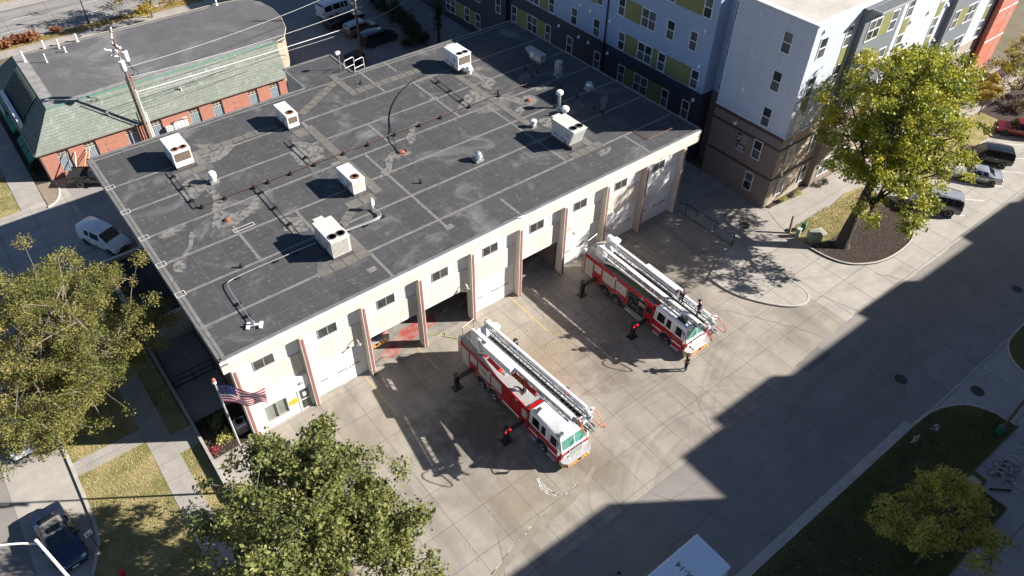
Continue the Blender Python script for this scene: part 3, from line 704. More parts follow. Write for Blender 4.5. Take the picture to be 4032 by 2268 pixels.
# small cut vents, stubs along the deck
def stub(x,y,h=.35,r=.07):
    mb = MB(); mb.cyl((x,y,H),r,h,8); mb.cyl((x,y,H),r*2.2,.04,10); 
    o = mb.build('pipe_stub', M_blk, roof, world=False)
for x, y in ((23.93,24.58),(19.8,8.04),(33.12,15.43),(34.62,9.56),(38.57,16.3),(37.72,16.06),(38.09,17.52),(36.42,11.43),(38.6,12.9),(38.61,10.58),(38.56,8.21),(38.59,7.15),(4.56,7.23),(5.29,18.49)):
    stub(x,y)
# ---------------------------------------------------------------- rooftop equipment
M_ac = mat('cream_sheet_metal', (.66,.63,.57), (.58,.55,.49), .8, .5, kind='Object')
M_acw = mat('white_sheet_metal', (.80,.78,.75), (.70,.68,.65), .8, .45, kind='Object')
M_coil = mat('brown_condenser_coil', (.20,.15,.11), (.10,.08,.065), 14, .7, kind='Object')
M_fin = mat('pale_coil_guard', (.62,.59,.53), (.40,.37,.33), 22, .6, kind='Object')
M_rust = mat('rusty_fan', (.30,.12,.07), (.12,.07,.05), 7, .8, kind='Object')
M_fan = mat('fan_blade_grey', (.40,.40,.39), rough=.5)
M_curb = mat('roof_curb', (.11,.105,.10), rough=.8)
def fan(parent, x, y, z, r, rusty):
    mb = MB(); n = 20
    mb.lathe((x,y,z), [(r*1.08,-.02),(r*1.08,.03),(r*.98,.045),(r*.98,.0)], n)
    f = mb.build('fan', M_rust if rusty else M_fan, parent, world=False)
    mb = MB(); mb.cyl((x,y,z+.002),r*.97,.004,n); mb.build('fan_well', M_dark, f, world=False)
    mb = MB(); mb.cyl((x,y,z+.008),r*.22,.03,10)
    for k in range(4):
        a = k*math.pi/2+.4; c_, s_ = math.cos(a), math.sin(a); P = lambda u,w,h: (x+c_*u-s_*w, y+s_*u+c_*w, z+h)
        mb.quad(P(r*.2,-.08*r,.01), P(r*.9,-.3*r,.012), P(r*.9,.25*r,.028), P(r*.2,.12*r,.028))
    mb.build('blades', M_rust if rusty else M_fan, f, world=False)
    mb = MB()
    for k in range(3): mb.lathe((x,y,z+.04), [(r*(.3+.28*k),0),(r*(.3+.28*k)+.012,0),(r*(.3+.28*k)+.012,.012),(r*(.3+.28*k),.012)], n)
    mb.build('fan_guard', M_rust if rusty else M_blk, f, world=False)
def rtu(label, x, y, w, d, h, fans, m, coil=None, hood=None, rusty=False, taper=.0, curb=.3, ribs=False):
    """packaged rooftop unit; front (coil end) faces -y; origin at front-left base"""
    t = thing('rooftop_unit', label, 'air conditioner', (x,y,H), 0, 'rooftop air conditioners on the station')
    z0, z1 = curb, curb+h
    mb = MB(); mb.box(.06,w-.06,.15,d-.1,0,curb); mb.build('curb', M_curb, t)
    mb = MB(); mb.loft([[(0,taper,z0),(w,taper,z0),(w,d,z0),(0,d,z0)],[(0,0,z1),(w,0,z1),(w,d,z1),(0,d,z1)]])
    b_ = mb.build('cabinet', m, t)
    mb = MB(); mb.bbox(-.04,w+.04,-.04,d+.04,z1,z1+.06,.015); mb.build('top_panel', m, t)
    sl = taper/h
    def fy(z): return taper*(1-(z-z0)/h)-.012
    mb = MB()
    if ribs:
        for k in range(14):
            xx = .08+(w-.2)*k/14; mb.loft([[(xx,fy(z)-q,z) for xx_ in (0,)] for z, q in ((0,0),)]) if False else mb.box(xx,xx+.04,-.02,.0,z0+.08,z1-.1)
        mb.build('ribbed_panel', M_fin, t)
    else:
        za, zb = z0+h*(.36 if coil is M_coil else .08), z1-h*.12
        mb.quad((.1,fy(za),za),(w-.1,fy(za),za),(w-.1,fy(zb),zb),(.1,fy(zb),zb)); mb.build('condenser_coil', coil, t)
    mb = MB()
    for k in range(1, 3): yy = d*k/3; mb.box(-.012,0,yy-.015,yy+.015,z0+.04,z1-.04); 
    mb.build('panel_seams', M_grey, b_, world=False)
    for a_ in ((d*.2,d*.3,z0+h*.45,z0+h*.7),(d*.72,d*.9,z0+h*.15,z0+h*.28),(d*.45,d*.55,z0+h*.1,z0+h*.3)): mb = MB(); mb.box(-.03,0,*a_); mb.build('access_panel', M_grey, t)
    mb = MB(); mb.tube([(-.08,d*.35,0),(-.08,d*.35,z0+.3),(.0,d*.35,z0+.35)], .035, 5); mb.build('gas_connection', M_blk, t)
    for (fx, fy_, r) in fans: fan(t, fx, fy_, z1+.062, r, rusty)
    if hood:
        hx0,hx1,hd = hood; mb = MB()
        mb.loft([[(hx0,d,z0+h*.3),(hx1,d,z0+h*.3),(hx1,d,z1-.02),(hx0,d,z1-.02)],[(hx0,d+hd,z0+h*.62),(hx1,d+hd,z0+h*.62),(hx1,d+hd,z1-.06),(hx0,d+hd,z1-.06)]])
        mb.build('intake_hood', m, t)
    return t
rtu('cream rooftop unit with two dark fans and a ribbed end, nearest the garage doors', 9.95, 3.9, 1.42, 2.65, 1.35, [(.4,.5,.32),(1.05,.5,.32)], M_ac, M_fin, (.25,1.0,.55), ribs=True)
rtu('cream rooftop unit with a sloping coil end, at the shaded right side of the roof', 32.35, 4.15, 1.42, 2.75, 1.45, [(.4,.55,.33),(1.06,.55,.33)], M_ac, mat('pale_green_panel', (.50,.53,.49), rough=.5), (.3,1.15,.5), taper=.5)
rtu('cream rooftop unit with two rusty fans, at the left rear near the utility pole', 5.25, 20.95, 1.45, 2.5, 1.4, [(.4,.32,.28),(1.05,.32,.28)], M_acw, M_coil, None, True)
rtu('small cream unit with one rusty fan, in the middle of the roof', 14.72, 9.48, 1.05, 2.45, 1.1, [(.55,.55,.33)], M_acw, M_fin, None, True)
rtu('small cream unit with one rusty fan, beside the walkway pads behind the middle one', 14.95, 20.98, 1.0, 2.45, 1.1, [(.55,.5,.32)], M_acw, M_coil, None, True)
rtu('cream rooftop unit with two fans by the shadow edge at the rear right', 32.4, 20.7, 1.5, 2.3, 1.45, [(.42,.32,.3),(1.08,.32,.3)], M_acw, M_coil, (.5,1.3,.4), False)
# bluish unit in the shade with a snout
t = thing('rooftop_unit', 'grey box unit with a wedge-shaped snout, wholly in the apartment shade', 'air handler', (39.55,17.05,H), 0, 'rooftop air conditioners on the station')
mb = MB(); mb.box(.08,.62,.12,1.6,0,.35); mb.build('curb', M_curb, t)
mb = MB(); mb.bbox(0,.72,0,1.75,.35,1.15,.02); mb.build('cabinet', M_galv, t)
mb = MB(); mb.loft([[(0,1.75,.6),(.72,1.75,.6),(.72,1.75,1.15),(0,1.75,1.15)],[(0,2.4,1.05),(.72,2.4,1.05),(.72,2.4,1.14),(0,2.4,1.14)]]); mb.build('snout', M_galv, t)
mb = MB(); mb.box(-.012,0,1.1,1.5,.55,1.0); mb.box(-.012,0,.5,.75,.6,.85); mb.box(-.012,0,.1,.3,.65,.85); mb.build('label_plates', M_whitep, t)
def vent(name, label, x, y, prof, m, curb=None, n=16, group=None):
    t = thing(name, label, 'roof vent', (x,y,H), 0, group)
    if curb: mb = MB(); mb.box(-curb,curb,-curb,curb,0,.2); mb.build('curb', M_galv, t)
    mb = MB(); mb.lathe((0,0,0), prof, n); mb.build('hood', m, t, smooth=40); return t
dome = [(.30,.2),(.30,.32),(.42,.34),(.42,.44),(.34,.5),(.34,.58),(.26,.74),(.16,.82),(.02,.86)]
V = vent
M_alu = mat('spun_aluminium', (.62,.62,.62), (.5,.5,.5), 4, .3, .7)
V('roof_fan', 'silver domed roof fan alone in the open middle of the roof', 25.3, 7.9, dome, M_alu, .38, group='roof vents')
V('roof_fan', 'silver domed roof fan in the shade nearest the apartment wall', 40.42, 10.94, dome, M_alu, .38, group='roof vents')
V('turbine_vent', 'round white turbine vent beside the left rear roof unit', 7.0, 17.9, [(.2,.2),(.2,.4),(.3,.45),(.34,.6),(.3,.72),(.32,.8),(.22,.95),(.05,1.0)], M_acw, .33, group='roof vents')
V('exhaust_fan', 'tall grey stacked exhaust fan in the shade near the wedge unit', 39.86, 14.75, [(.36,.35),(.36,.5),(.30,.52),(.30,.62),(.40,.66),(.40,.9),(.36,.92),(.36,1.45),(.30,1.5),(.02,1.5)], M_galv, .34, group='roof vents')
V('ball_vent', 'white ball vent at the foot of the tall flue', 35.85, 9.15, [(.16,0),(.16,.22),(.34,.25),(.40,.42),(.36,.58),(.22,.68),(.03,.7)], M_acw, None, group='roof vents')
V('ball_vent', 'white ball vent standing near the right front roof unit', 32.2, 9.1, [(.2,0),(.16,.25),(.14,.35),(.27,.4),(.30,.52),(.26,.64),(.1,.7)], M_acw, .22, group='roof vents')
V('mushroom_vent', 'grey mushroom vent in front of the rear right roof unit', 33.3, 20.2, [(.25,0),(.25,.3),(.40,.34),(.40,.5),(.3,.6),(.28,.75),(.05,.8)], M_acw, None, group='roof vents')
t = thing('flue', 'tall white metal flue with a domed cap', 'flue', (36.05,10.2,H))
mb = MB(); mb.cyl((0,0,0),.15,1.35,12); mb.cyl((0,0,0),.3,.12,12,r2=.16); mb.build('pipe', M_alu, t)
mb = MB(); mb.lathe((0,0,1.25), [(.14,0),(.3,.1),(.33,.22),(.33,.34),(.26,.44),(.04,.5)], 12); mb.build('cap', M_acw, t)
# gas line with its blocks
t = thing('gas_pipe', 'long dark gas pipe on blocks across the roof with its branches', 'pipe', (0,0,0), world=True)
zz_ = H+.22
mb = MB(); mb.tube([(4.7,15.3,zz_),(36.9,15.0,zz_)], .045, 6); mb.build('main_pipe', mat('dark_brown_pipe', (.09,.045,.035), rough=.6), t)
blocks = [(x,15.3-.3*(x-4.7)/32.2,0) for x in (5.0,6.8,9.1,10.3,12.2,14.3,16.9,19.2,21.8,24.3,26.5,29.6,32.9,36.0)]
for pth in ([(4.68,21.1,zz_),(4.68,15.3,zz_)], [(9.3,15.25,zz_),(9.3,8.0,zz_)], [(14.15,19.6,zz_),(14.2,15.2,zz_)], [(29.9,21.2,zz_),(29.65,15.1,zz_)]):
    mb = MB(); mb.tube(pth, .035, 6); mb.build('branch_pipe', M_blk, t)
    L = abs(pth[0][1]-pth[1][1]); n = max(2,int(L/1.9))
    for k in range(n): f = (k+.4)/n; blocks.append((pth[0][0]+(pth[1][0]-pth[0][0])*f, pth[0][1]+(pth[1][1]-pth[0][1])*f, 1))
for x, y, a in blocks:
    mb = MB(); w1, w2 = (.1,.2) if not a else (.2,.09)
    mb.box(x-w1,x+w1,y-w2,y+w2,H,H+.14); mb.box(x-w1*.5,x+w1*.5,y-w2*.5,y+w2*.5,H+.14,H+.28); mb.build('pipe_block', M_blk, t)
# electrical conduit run
t = thing('roof_conduit', 'thin galvanised conduit looping past the front unit to a wind sensor', 'conduit', (0,0,0), world=True)
mb = MB(); cz = H+.2
mb.tube(smooth2([(2.95,1.8,cz),(2.96,5.9,cz),(3.4,6.35,cz),(8.3,6.3,cz),(9.8,6.28,cz)],2), .03, 6); mb.tube(smooth2([(11.5,6.2,cz),(13.6,5.98,cz),(14.9,5.92,cz),(15.25,6.4,cz),(15.12,7.3,cz)],2), .05, 6)
mb.tube(smooth2([(11.5,6.35,cz),(13.6,6.13,cz),(14.8,6.06,cz),(15.1,6.4,cz),(15.0,7.3,cz)],2), .03, 6)
mb.build('conduit_pipe', M_galv, t)
for x, y in ((2.95,2.5),(2.95,3.9),(3.9,6.34),(6.75,6.32),(8.2,6.3),(12.3,6.15),(13.7,6.0),(15.2,6.1)):
    mb = MB(); mb.box(x-.16,x+.16,y-.1,y+.1,H,H+.15); mb.build('conduit_block', M_blk, t)
mb = MB(); mb.cyl((15.1,7.35,H),.05,.75,8); mb.box(14.98,15.22,7.2,7.5,H+.5,H+.95); mb.cyl((15.1,7.35,H+.95),.13,.15,10,r2=.05); mb.build('sensor_head', M_acw, t)
t = thing('junction_plate', 'small pale H-shaped bracket at the end of the conduit by the front left corner', 'bracket', (2.95,1.45,H), R(-30))
mb = MB(); mb.box(-.5,.5,-.09,.09,.1,.2); mb.box(-.5,-.3,-.3,.3,.02,.14); mb.box(.3,.5,-.3,.3,.02,.14); mb.build('plate', M_acw, t)
mb = MB(); mb.cyl((0,0,.2),.07,.3,8); mb.build('riser', M_galv, t)
# loose cable
mb = MB(); mb.tube(smooth2([(30.2,22.5,H+.06),(28.0,22.2,H+.05),(25.1,20.36,H+.05),(23.05,18.1,H+.05),(21.95,16.0,H+.05),(21.35,14.6,H+.3),(20.9,13.4,H+.05),(20.6,12.8,H+.06),(20.9,12.15,H+.08),(21.4,12.4,H+.08),(21.2,12.9,H+.08)],3), .035, 5)
tag(mb.build('cable', M_blk), 'black cable curving across the roof to a drain', 'cable')
# roof ladder hoops with flood lamp
t = thing('ladder_rail', 'white tubular ladder hoops at the rear roof edge', 'ladder rail', (23.95,27.3,H), 0)
for dx, dy in ((0,0),(.75,-.55)):
    mb = MB(); mb.tube([(dx-.1,dy,0),(dx-.1,dy,1.1),(dx,dy,1.2),(dx+.95,dy+.25,1.2),(dx+1.05,dy+.25,1.1),(dx+1.05,dy+.25,-.3)], .03, 6); mb.tube([(dx-.1,dy,.45),(dx+1.05,dy+.25,.45)], .026, 6); mb.build('hoop', M_acw, t)
t = thing('flood_lamp', 'white flood lamp on a thin mast beside the ladder hoops', 'lamp', (23.75,28.0,H), R(10))
mb = MB(); mb.cyl((0,0,0),.035,1.7,6); mb.build('mast', M_galv, t)
mb = MB(); mb.bbox(-.35,.15,-.12,.12,1.7,1.95,.03); mb.build('lamp_head', M_acw, t)
t = thing('antenna_bracket', 'small grey U-shaped bracket on the roof edge above the pier', 'bracket', (23.4,-.12,H), 0)
mb = MB(); mb.tube([(-.3,0,.35),(-.3,0,.1),(.3,0,.1),(.3,0,.35)], .03, 5); mb.tube([(0,0,-.1),(0,0,.1)], .04, 5); mb.build('bracket_arm', M_galv, t)
t = thing('guy_rods', 'thin rusty rods forming a triangle on the roof by the shadow tip', 'rods', (38.7,2.5,H+.05), 0)
mb = MB(); mb.tube([(0,.9,.05),(-.02,-.9,.05)], .03, 5); mb.tube([(-.02,-.9,.05),(2.6,-1.2,.3)], .03, 5); mb.tube([(.25,.9,.02),(.2,-.95,.02)], .025, 5); mb.build('rod', mat('rusty_rod', (.25,.10,.06), rough=.8), t)
# ---------------------------------------------------------------- low brick building with a green roof
M_orbr = bricks('orange_brick', (.44,.14,.085), (.35,.10,.06), (.40,.28,.22), 1, .22, .075, .012)
def shingles(name, a, b2, axis='XY'):
    m, nt, b = newmat(name); v = coords(nt, 'World'); b.inputs['Roughness'].default_value = .9
    s = _n(nt, 'ShaderNodeSeparateXYZ'); nt.links.new(v, s.inputs[0]); c_ = _n(nt, 'ShaderNodeCombineXYZ')
    nt.links.new(s.outputs[0 if axis == 'XY' else 1], c_.inputs[0]); nt.links.new(s.outputs[2], c_.inputs[1])
    t = _n(nt, 'ShaderNodeTexBrick'); nt.links.new(c_.outputs[0], t.inputs['Vector']); t.inputs['Scale'].default_value = 1
    t.inputs['Brick Width'].default_value = .42; t.inputs['Row Height'].default_value = .20; t.inputs['Mortar Size'].default_value = .018
    t.inputs['Color1'].default_value = col4(a); t.inputs['Color2'].default_value = col4(b2); t.inputs['Mortar'].default_value = col4(tuple(x*.5 for x in a))
    o = mixc(nt, ramp(nt, noise(nt, v, .5, 5), .35, .7, 0, .5), t.outputs['Color'], tuple(x*.75 for x in b2))
    o = mixc(nt, ramp(nt, noise(nt, v, 2.3, 4), .55, .7, 0, .5), o, tuple(min(1,x*1.35) for x in a))
    nt.links.new(o, b.inputs['Base Color']); return m
M_shin = shingles('sage_shingles', (.225,.245,.21), (.18,.20,.168))
M_shin2 = shingles('sage_shingles_shaded', (.15,.19,.165), (.12,.15,.13), 'YZ')  # same shingles toned darker to stand for the shaded hip
M_green = mat('green_flashing', (.05,.26,.17), (.07,.20,.14), 2, .5, kind='World')
M_awn = mat('green_canvas', (.0,.16,.11), (.0,.12,.085), 1.5, .8, kind='World')
M_mem2 = membrane('grey_roof_membrane', (.085,.083,.084), (.15,.145,.14), chalk=.55, chs=.16, chlo=.50)
M_shut = mat('blue_grey_boards', (.27,.32,.35), (.22,.27,.30), 3, .7, kind='World')
GB = thing('brick_building', 'low orange brick building with sage shingle slopes and a flat grey round-ended roof', 'building', (0,0,0), world=True)
yw, ze, zu = 40.4, 3.2, 5.9
fl = [(-.14,43.0),(23.5,43.0),(24.7,43.5),(25.9,45.6),(26.7,48.4),(26.95,51.0),(26.6,53.6),(25.6,55.2),(24.4,55.9),(22,56.3),(-.14,56.5)]
mb = MB(); mb.prism(fl, zu-.3, zu+.02); fr_ = mb.build('flat_roof', M_mem2, GB)
mb = MB(); mb.prism([(23.3,43.3),(24.6,43.8),(25.7,45.7),(26.5,48.5),(26.75,51),(26.4,53.5),(25.4,55.0),(24.3,55.7),(22,56.1),(20,56.1),(20,43.3)], 0, zu-.3); mb.build('round_wall', mat('tan_round_wall', (.40,.33,.25), rough=.85, kind='World'), GB)
mb = MB()
for a, b_ in zip(fl[1:-1], fl[2:]): mb.tube([(a[0],a[1],zu-.02),(b_[0],b_[1],zu-.02)], .09, 5)
mb.build('roof_edging', mat('tan_edging', (.36,.31,.24), rough=.7), fr_, world=False)
mb = MB(); mb.sheet([(-.1,43.1),(.95,43.1),(.95,56.4),(-.1,56.4)], zu+.026); mb.sheet([(.95,43.1),(23.3,43.1),(23.3,43.6),(10,44.2),(.95,43.7)], zu+.03); mb.sheet([(.95,55.9),(21,55.7),(21,55.95),(.95,56.2)], zu+.026)
mb.build('roof_border', mat('pale_border_membrane', (.30,.285,.27), (.2,.19,.18), 1.2, .85, kind='World'), fr_, world=False)
mb = MB(); ex0, ex1, ey0, ey1 = -2.87, 22.95, 40.12, 59.3
mb.quad((ex0,ey0,ze),(ex1,ey0,ze),(23.5,43.0,zu),(-.14,43.0,zu)); mb.quad((ex0,ey0,ze-.12),(-.1,43.0,zu-.12),(23.5,43.0,zu-.12),(ex1,ey0,ze-.12))
mb.quad((ex0,ey0,ze-.12),(ex1,ey0,ze-.12),(ex1,ey0,ze),(ex0,ey0,ze)); mb.poly([(ex1,ey0,ze-.12),(23.5,43.0,zu-.12),(23.5,43.0,zu),(ex1,ey0,ze)])
sr = mb.build('shingle_slope', M_shin, GB)
mb = MB(); mb.quad((ex0,ey1,ze),(ex0,ey0,ze),(-.14,43.0,zu),(-.14,56.5,zu)); mb.quad((ex0,ey1,ze),(-.14,56.5,zu),(22,56.3,zu),(ex1-2,ey1,ze)); mb.build('hip_slope', M_shin2, GB)
mb = MB(); mb.tube([(-.14,43.0,zu+.03),(23.5,43.0,zu+.03)], .07, 6); mb.build('green_ridge', M_green, fr_, world=False)
mb = MB(); mb.tube([(ex0,ey0-.04,ze-.05),(ex1,ey0-.04,ze-.05)], .08, 6); mb.tube([(ex0-.04,ey0,ze-.05),(ex0-.04,ey1,ze-.05)], .08, 6); mb.tube([(-2.45,40.25,ze-.05),(-2.45,40.3,.1)], .05, 6); mb.build('gutter', mat('dark_gutter', (.20,.20,.17), rough=.5), GB)
# louvre on the west hip
def hp(u, w, d=.03): # u: y, w: 0..1 up the slope
    return (ex0+(2.73)*w-d, u, ze+(zu-ze)*w+d)
mb = MB()
for k in range(16):
    yy = 46.2+k*.48; mb.loft([[hp(yy,.18,.02),hp(yy+.2,.18,.02),hp(yy+.2,.18,.12),hp(yy,.18,.12)],[hp(yy,.97,.02),hp(yy+.2,.97,.02),hp(yy+.2,.97,.12),hp(yy,.97,.12)]])
mb.build('slope_battens', mat('dark_green_battens', (.05,.075,.065), rough=.6), GB)
wins = [(-1.14,-.07),(1.34,2.47),(5.37,6.4),(7.8,8.95),(11.8,12.92),(14.3,15.38),(18.31,19.37),(20.78,21.87)]
mb = MB(); x = -2.6
for a, b_ in wins: mb.box(x,a,yw,yw+.3,0,3.15); mb.box(a,b_,yw,yw+.3,0,.5); mb.box(a,b_,yw,yw+.3,2.72,3.15); x = b_
mb.box(x,22.72,yw,yw+.3,0,3.15); mb.box(-2.6,-2.3,yw+.3,59,0,3.15); mb.box(22.42,22.72,yw+.3,43.3,0,3.15)
wl = mb.build('brick_wall', M_orbr, GB)
mb = MB(); mb.box(-2.66,22.75,yw-.05,yw,2.92,3.06); 
for a in (3.3,9.8,16.6):
    for k in range(3): mb.box(a,a+1.1,yw-.05,yw,.7+k*.65,.82+k*.65)
mb.build('brick_band', M_orbr, wl, world=False)
for a, b_ in wins:
    mb = MB(); mb.box(a,b_,yw+.14,yw+.18,.5,2.2)
    for k in range(6): xx = a+(b_-a)*k/6; mb.box(xx+.02,xx+.06,yw+.115,yw+.14,.5,2.2)
    w_ = mb.build('boarded_window', M_shut, GB)
    mb = MB(); mb.box(a,b_,yw+.16,yw+.2,2.2,2.72); mb.build('transom_pane', M_glass, w_, world=False)
    mb = MB()
    for k in range(4): xx = a+(b_-a)*k/3; mb.box(xx-.03,xx+.03,yw+.12,yw+.15,2.2,2.72)
    mb.box(a,b_,yw+.12,yw+.15,2.43,2.48); mb.box(a,b_,yw+.1,yw+.15,2.2,2.26); mb.build('transom_frame', mat('cream_window_frame', (.55,.50,.42), rough=.6), w_, world=False)
# west front: white canopy slab and green awnings
mb = MB(); mb.box(-2.78,-2.42,45.7,53.2,2.9,4.2); mb.build('canopy_slab', M_whitep, GB)
for a, b_, o_ in ((41.6,43.0,.9),(43.15,44.4,.9),(44.6,46.4,.9),(48.0,55.8,.9)):
    mb = MB(); mb.loft([[(-2.62,a,2.75),(-2.62,b_,2.75),(-2.62,b_,2.3),(-2.62,a,2.3)],[(-2.62-o_,a,2.05),(-2.62-o_,b_,2.05),(-2.62-o_,b_,1.85),(-2.62-o_,a,1.85)]]); mb.build('awning', M_awn, GB)
mb = MB(); mb.cyl((-3.4,51.8,2.8),.6,.12,18,axis='x'); sg = mb.build('round_sign', M_whitep, GB)
mb = MB(); mb.lathe((0,0,0),[(.38,0),(.62,0),(.62,.02),(.38,.02)],18); mb.xf(Matrix.Translation((-3.41,51.8,2.8)) @ Matrix.Scale(.8,4) @ Matrix.Rotation(R(-90),4,'Y')); mb.build('red_ring', mat('dark_red_paint', (.30,.02,.04), rough=.5), sg, world=False)
VL = ['tallest white capped vent pipe, by the left slope of the flat grey roof','thin white vent pipe on the flat grey roof, nearest the sage shingles','white capped vent pipe at the rear roof edge, left of the short one','short white vent pipe at the rear edge of the flat grey roof','stout white vent pipe at the rear roof edge, nearest the russet shrub','short white vent pipe standing alone before the rear edge vents','white vent pipe alone at the far right rear of the flat grey roof','low dark stub between the short vent pipes on the grey roof']
for x, y, h, r in ((.67,54.2,1.0,.1),(2.44,52.7,.8,.06),(3.07,56.2,.75,.08),(4.43,56.0,.5,.09),(6.31,55.8,.7,.11),(4.63,54.0,.45,.08),(22.1,55.9,.7,.11),(4.3,55.2,.2,.06)):
    t = thing('vent_pipe', VL.pop(0), 'roof vent', (x,y,zu+.02), 0, 'vent pipes on the brick building')
    mb = MB(); mb.cyl((0,0,0),r,h,8); mb.cyl((0,0,0),r*1.8,.03,10); mb.build('pipe', M_acw, t)
    mb = MB(); mb.lathe((0,0,h-.05),[(r,0),(r*1.4,.05),(r*1.4,.16),(r*.5,.22)],10); mb.build('cap', M_acw, t)
for k, (x, y) in enumerate(((4.6,41.3),(12.0,41.5))):
    t = thing('vent_pipe', 'short white elbow vent on the sage shingles '+('left' if k == 0 else 'right')+' of the utility pole', 'roof vent', (x,y,ze+(y-40.1)*.93), 0, 'vent pipes on the brick building')
    mb = MB(); mb.tube([(0,0,-.1),(0,0,.4),(-.1,-.1,.5)], .07, 6); mb.build('pipe', M_acw, t)
t = thing('meter_box', 'pale grey electric meter cabinet on the brick wall', 'meter', (9.5,40.35,1.15)); mb = MB(); mb.bbox(-.45,.3,-.3,0,0,.75,.02); mb.build('cabinet', mat('pale_blue_grey_metal', (.50,.53,.54), rough=.5), t); mb = MB(); mb.box(.0,.2,-.32,-.3,.25,.45); mb.build('door_plate', M_whitep, t)
t = thing('meter_bank', 'white row of meter boxes with looping conduit on the brick wall', 'meter', (10.65,40.35,1.2)); mb = MB()
for k in range(4): mb.bbox(-.75+k*.38,-.42+k*.38,-.28,0,0,.8,.02)
mb.build('meter_housing', M_acw, t); mb = MB(); mb.tube(smooth2([(-.8,-.15,-.6),(-.85,-.2,.7),(-.4,-.25,1.1),(.6,-.25,1.2),(.85,-.2,.8),(.85,-.15,-.7)],2), .05, 6); mb.build('conduit', M_galv, t)
# ---------------------------------------------------------------- utility poles and wires
M_wood = mat('weathered_pole_wood', (.23,.165,.125), (.13,.095,.075), 3, .9, bump=.4)
M_can = mat('white_transformer', (.74,.75,.76), (.62,.63,.64), 2, .4)
UP = thing('utility_pole', 'weathered wooden utility pole with white transformers, conduits and loose cables', 'utility pole', (7.24,39.75,0))
mb = MB(); mb.cyl((0,0,0),.15,13.0,10,r2=.1); mb.build('pole', M_wood, UP)
for dx, dy, h, m in ((.27,-.1,7.0,M_acw),(.45,-.05,4.4,M_acw),(-.22,-.2,8.4,M_blk),(-.4,-.05,4.6,M_blk)):
    mb = MB(); mb.cyl((dx,dy,0),.055,h,6); mb.build('riser', m, UP)
mb = MB(); mb.cyl((.27,-.1,7.0),.055,1.6,6); mb.build('riser', mat('rust_red_pipe', (.36,.10,.05), rough=.8), UP)
for dx, dy, z in ((.55,.25,9.7),(-.1,-.35,9.15)):
    mb = MB(); mb.lathe((dx,dy,z),[(.25,0),(.27,.05),(.27,.85),(.29,.87),(.29,.95),(.12,1.02),(.04,1.02)],14); q = mb.build('transformer', M_can, UP, smooth=40)
    mb = MB(); mb.lathe((dx,dy,z+1.0),[(.05,0),(.07,.06),(.04,.12),(.06,.18),(.03,.28)],8); mb.build('bushing', M_grey, q)
for z, L, a in ((12.6,1.1,.1),(11.4,.8,.5),(10.9,.6,-.4)):
    mb = MB(); c_, s_ = math.cos(a), math.sin(a); mb.xf(ID); mb.box(-L,L,-.06,.06,-.06,.06); mb.xf(Matrix.Translation((0,-.15,z)) @ Matrix.Rotation(a+1.2,4,'Z')); q = mb.build('cross_arm', M_wood, UP)
    for k in (-.9,-.3,.35,.9):
        mb = MB(); mb.lathe((0,0,0),[(.05,0),(.09,.05),(.05,.1),(.08,.15),(.03,.25)],8); mb.xf(Matrix.Translation((0,-.15,z)) @ Matrix.Rotation(a+1.2,4,'Z') @ Matrix.Translation((k*L,0,.06))); mb.build('insulator', M_can, q)
for z, dx in ((11.0,-.5),(10.7,-.65),(11.35,-.9)):
    mb = MB(); mb.tube([(0,0,z-.3),(dx,-.1,z),(dx*1.2,-.1,z+.15)], .07, 6); mb.build('cutout_fuse', M_can, UP)
mb = MB(); mb.tube(smooth2([(0,-.1,10.9),(.4,.1,11.1),(.7,.2,10.7),(.55,.25,10.6)],2), .05, 5)
mb.tube(smooth2([(.5,.2,9.7),(.7,.2,9.0),(1.2,.2,8.3),(.8,.2,8.0),(.3,.1,8.5)],2), .04, 5); mb.tube(smooth2([(.4,.2,9.6),(.9,.2,8.5),(.4,.1,8.2)],2), .03, 5); mb.build('drop_cables', M_blk, UP)
P2 = thing('utility_pole', 'rust-stained utility pole with a street light rising beside the parked cars behind the station', 'utility pole', (33.4,42.6,0))
mb = MB(); mb.cyl((0,0,0),.18,12.5,10,r2=.12); mb.build('pole', mat('rusty_pole_wood', (.22,.10,.055), (.11,.065,.045), .7, .9, bump=.3), P2)
mb = MB(); mb.tube([(0,0,8.1),(.9,.3,8.5),(1.8,.5,8.45)], .05, 6); q = mb.build('lamp_arm', M_galv, P2)
mb = MB(); mb.lathe((0,0,0),[(.05,-.3),(.16,-.2),(.2,.1),(.1,.4),(.02,.45)],10); mb.xf(Matrix.Translation((2.1,.55,8.4)) @ Matrix.Rotation(R(95),4,'Y') @ Matrix.Scale(1.3,4)); mb.build('lamp_head', M_can, q)
mb = MB(); mb.box(-.5,.9,-.06,.06,7.15,7.27); mb.build('cross_arm', M_galv, P2)
mb = MB(); mb.box(-.06,.06,-.5,.9,6.8,6.9); mb.build('cross_arm', M_galv, P2)
VP = thing('vine_pole', 'dark utility pole wrapped in vines against the alley by the apartments', 'utility pole', (44.3,42.4,0))
mb = MB(); mb.cyl((0,0,0),.2,11.5,10,r2=.13); mb.build('pole', mat('dark_pole_wood', (.07,.055,.045), rough=.95), VP)
DP = thing('utility_pole', 'pair of pale poles side by side beyond the hedge', 'utility pole', (43.1,52.5,0))
for dx in (0,.38): mb = MB(); mb.cyl((dx,0,0),.15 if dx == 0 else .08,9,8); mb.build('pole', M_galv if dx else M_wood, DP)
def wire(name, label, a, b_, sag, r=.022, m=None):
    pts = [(a[0]+(b_[0]-a[0])*t, a[1]+(b_[1]-a[1])*t, a[2]+(b_[2]-a[2])*t-sag*4*t*(1-t)) for t in [i/24 for i in range(25)]]
    mb = MB(); mb.tube(pts, r, 4); tag(mb.build(name, m or M_wire), label, 'wire', 'overhead wires behind the station')
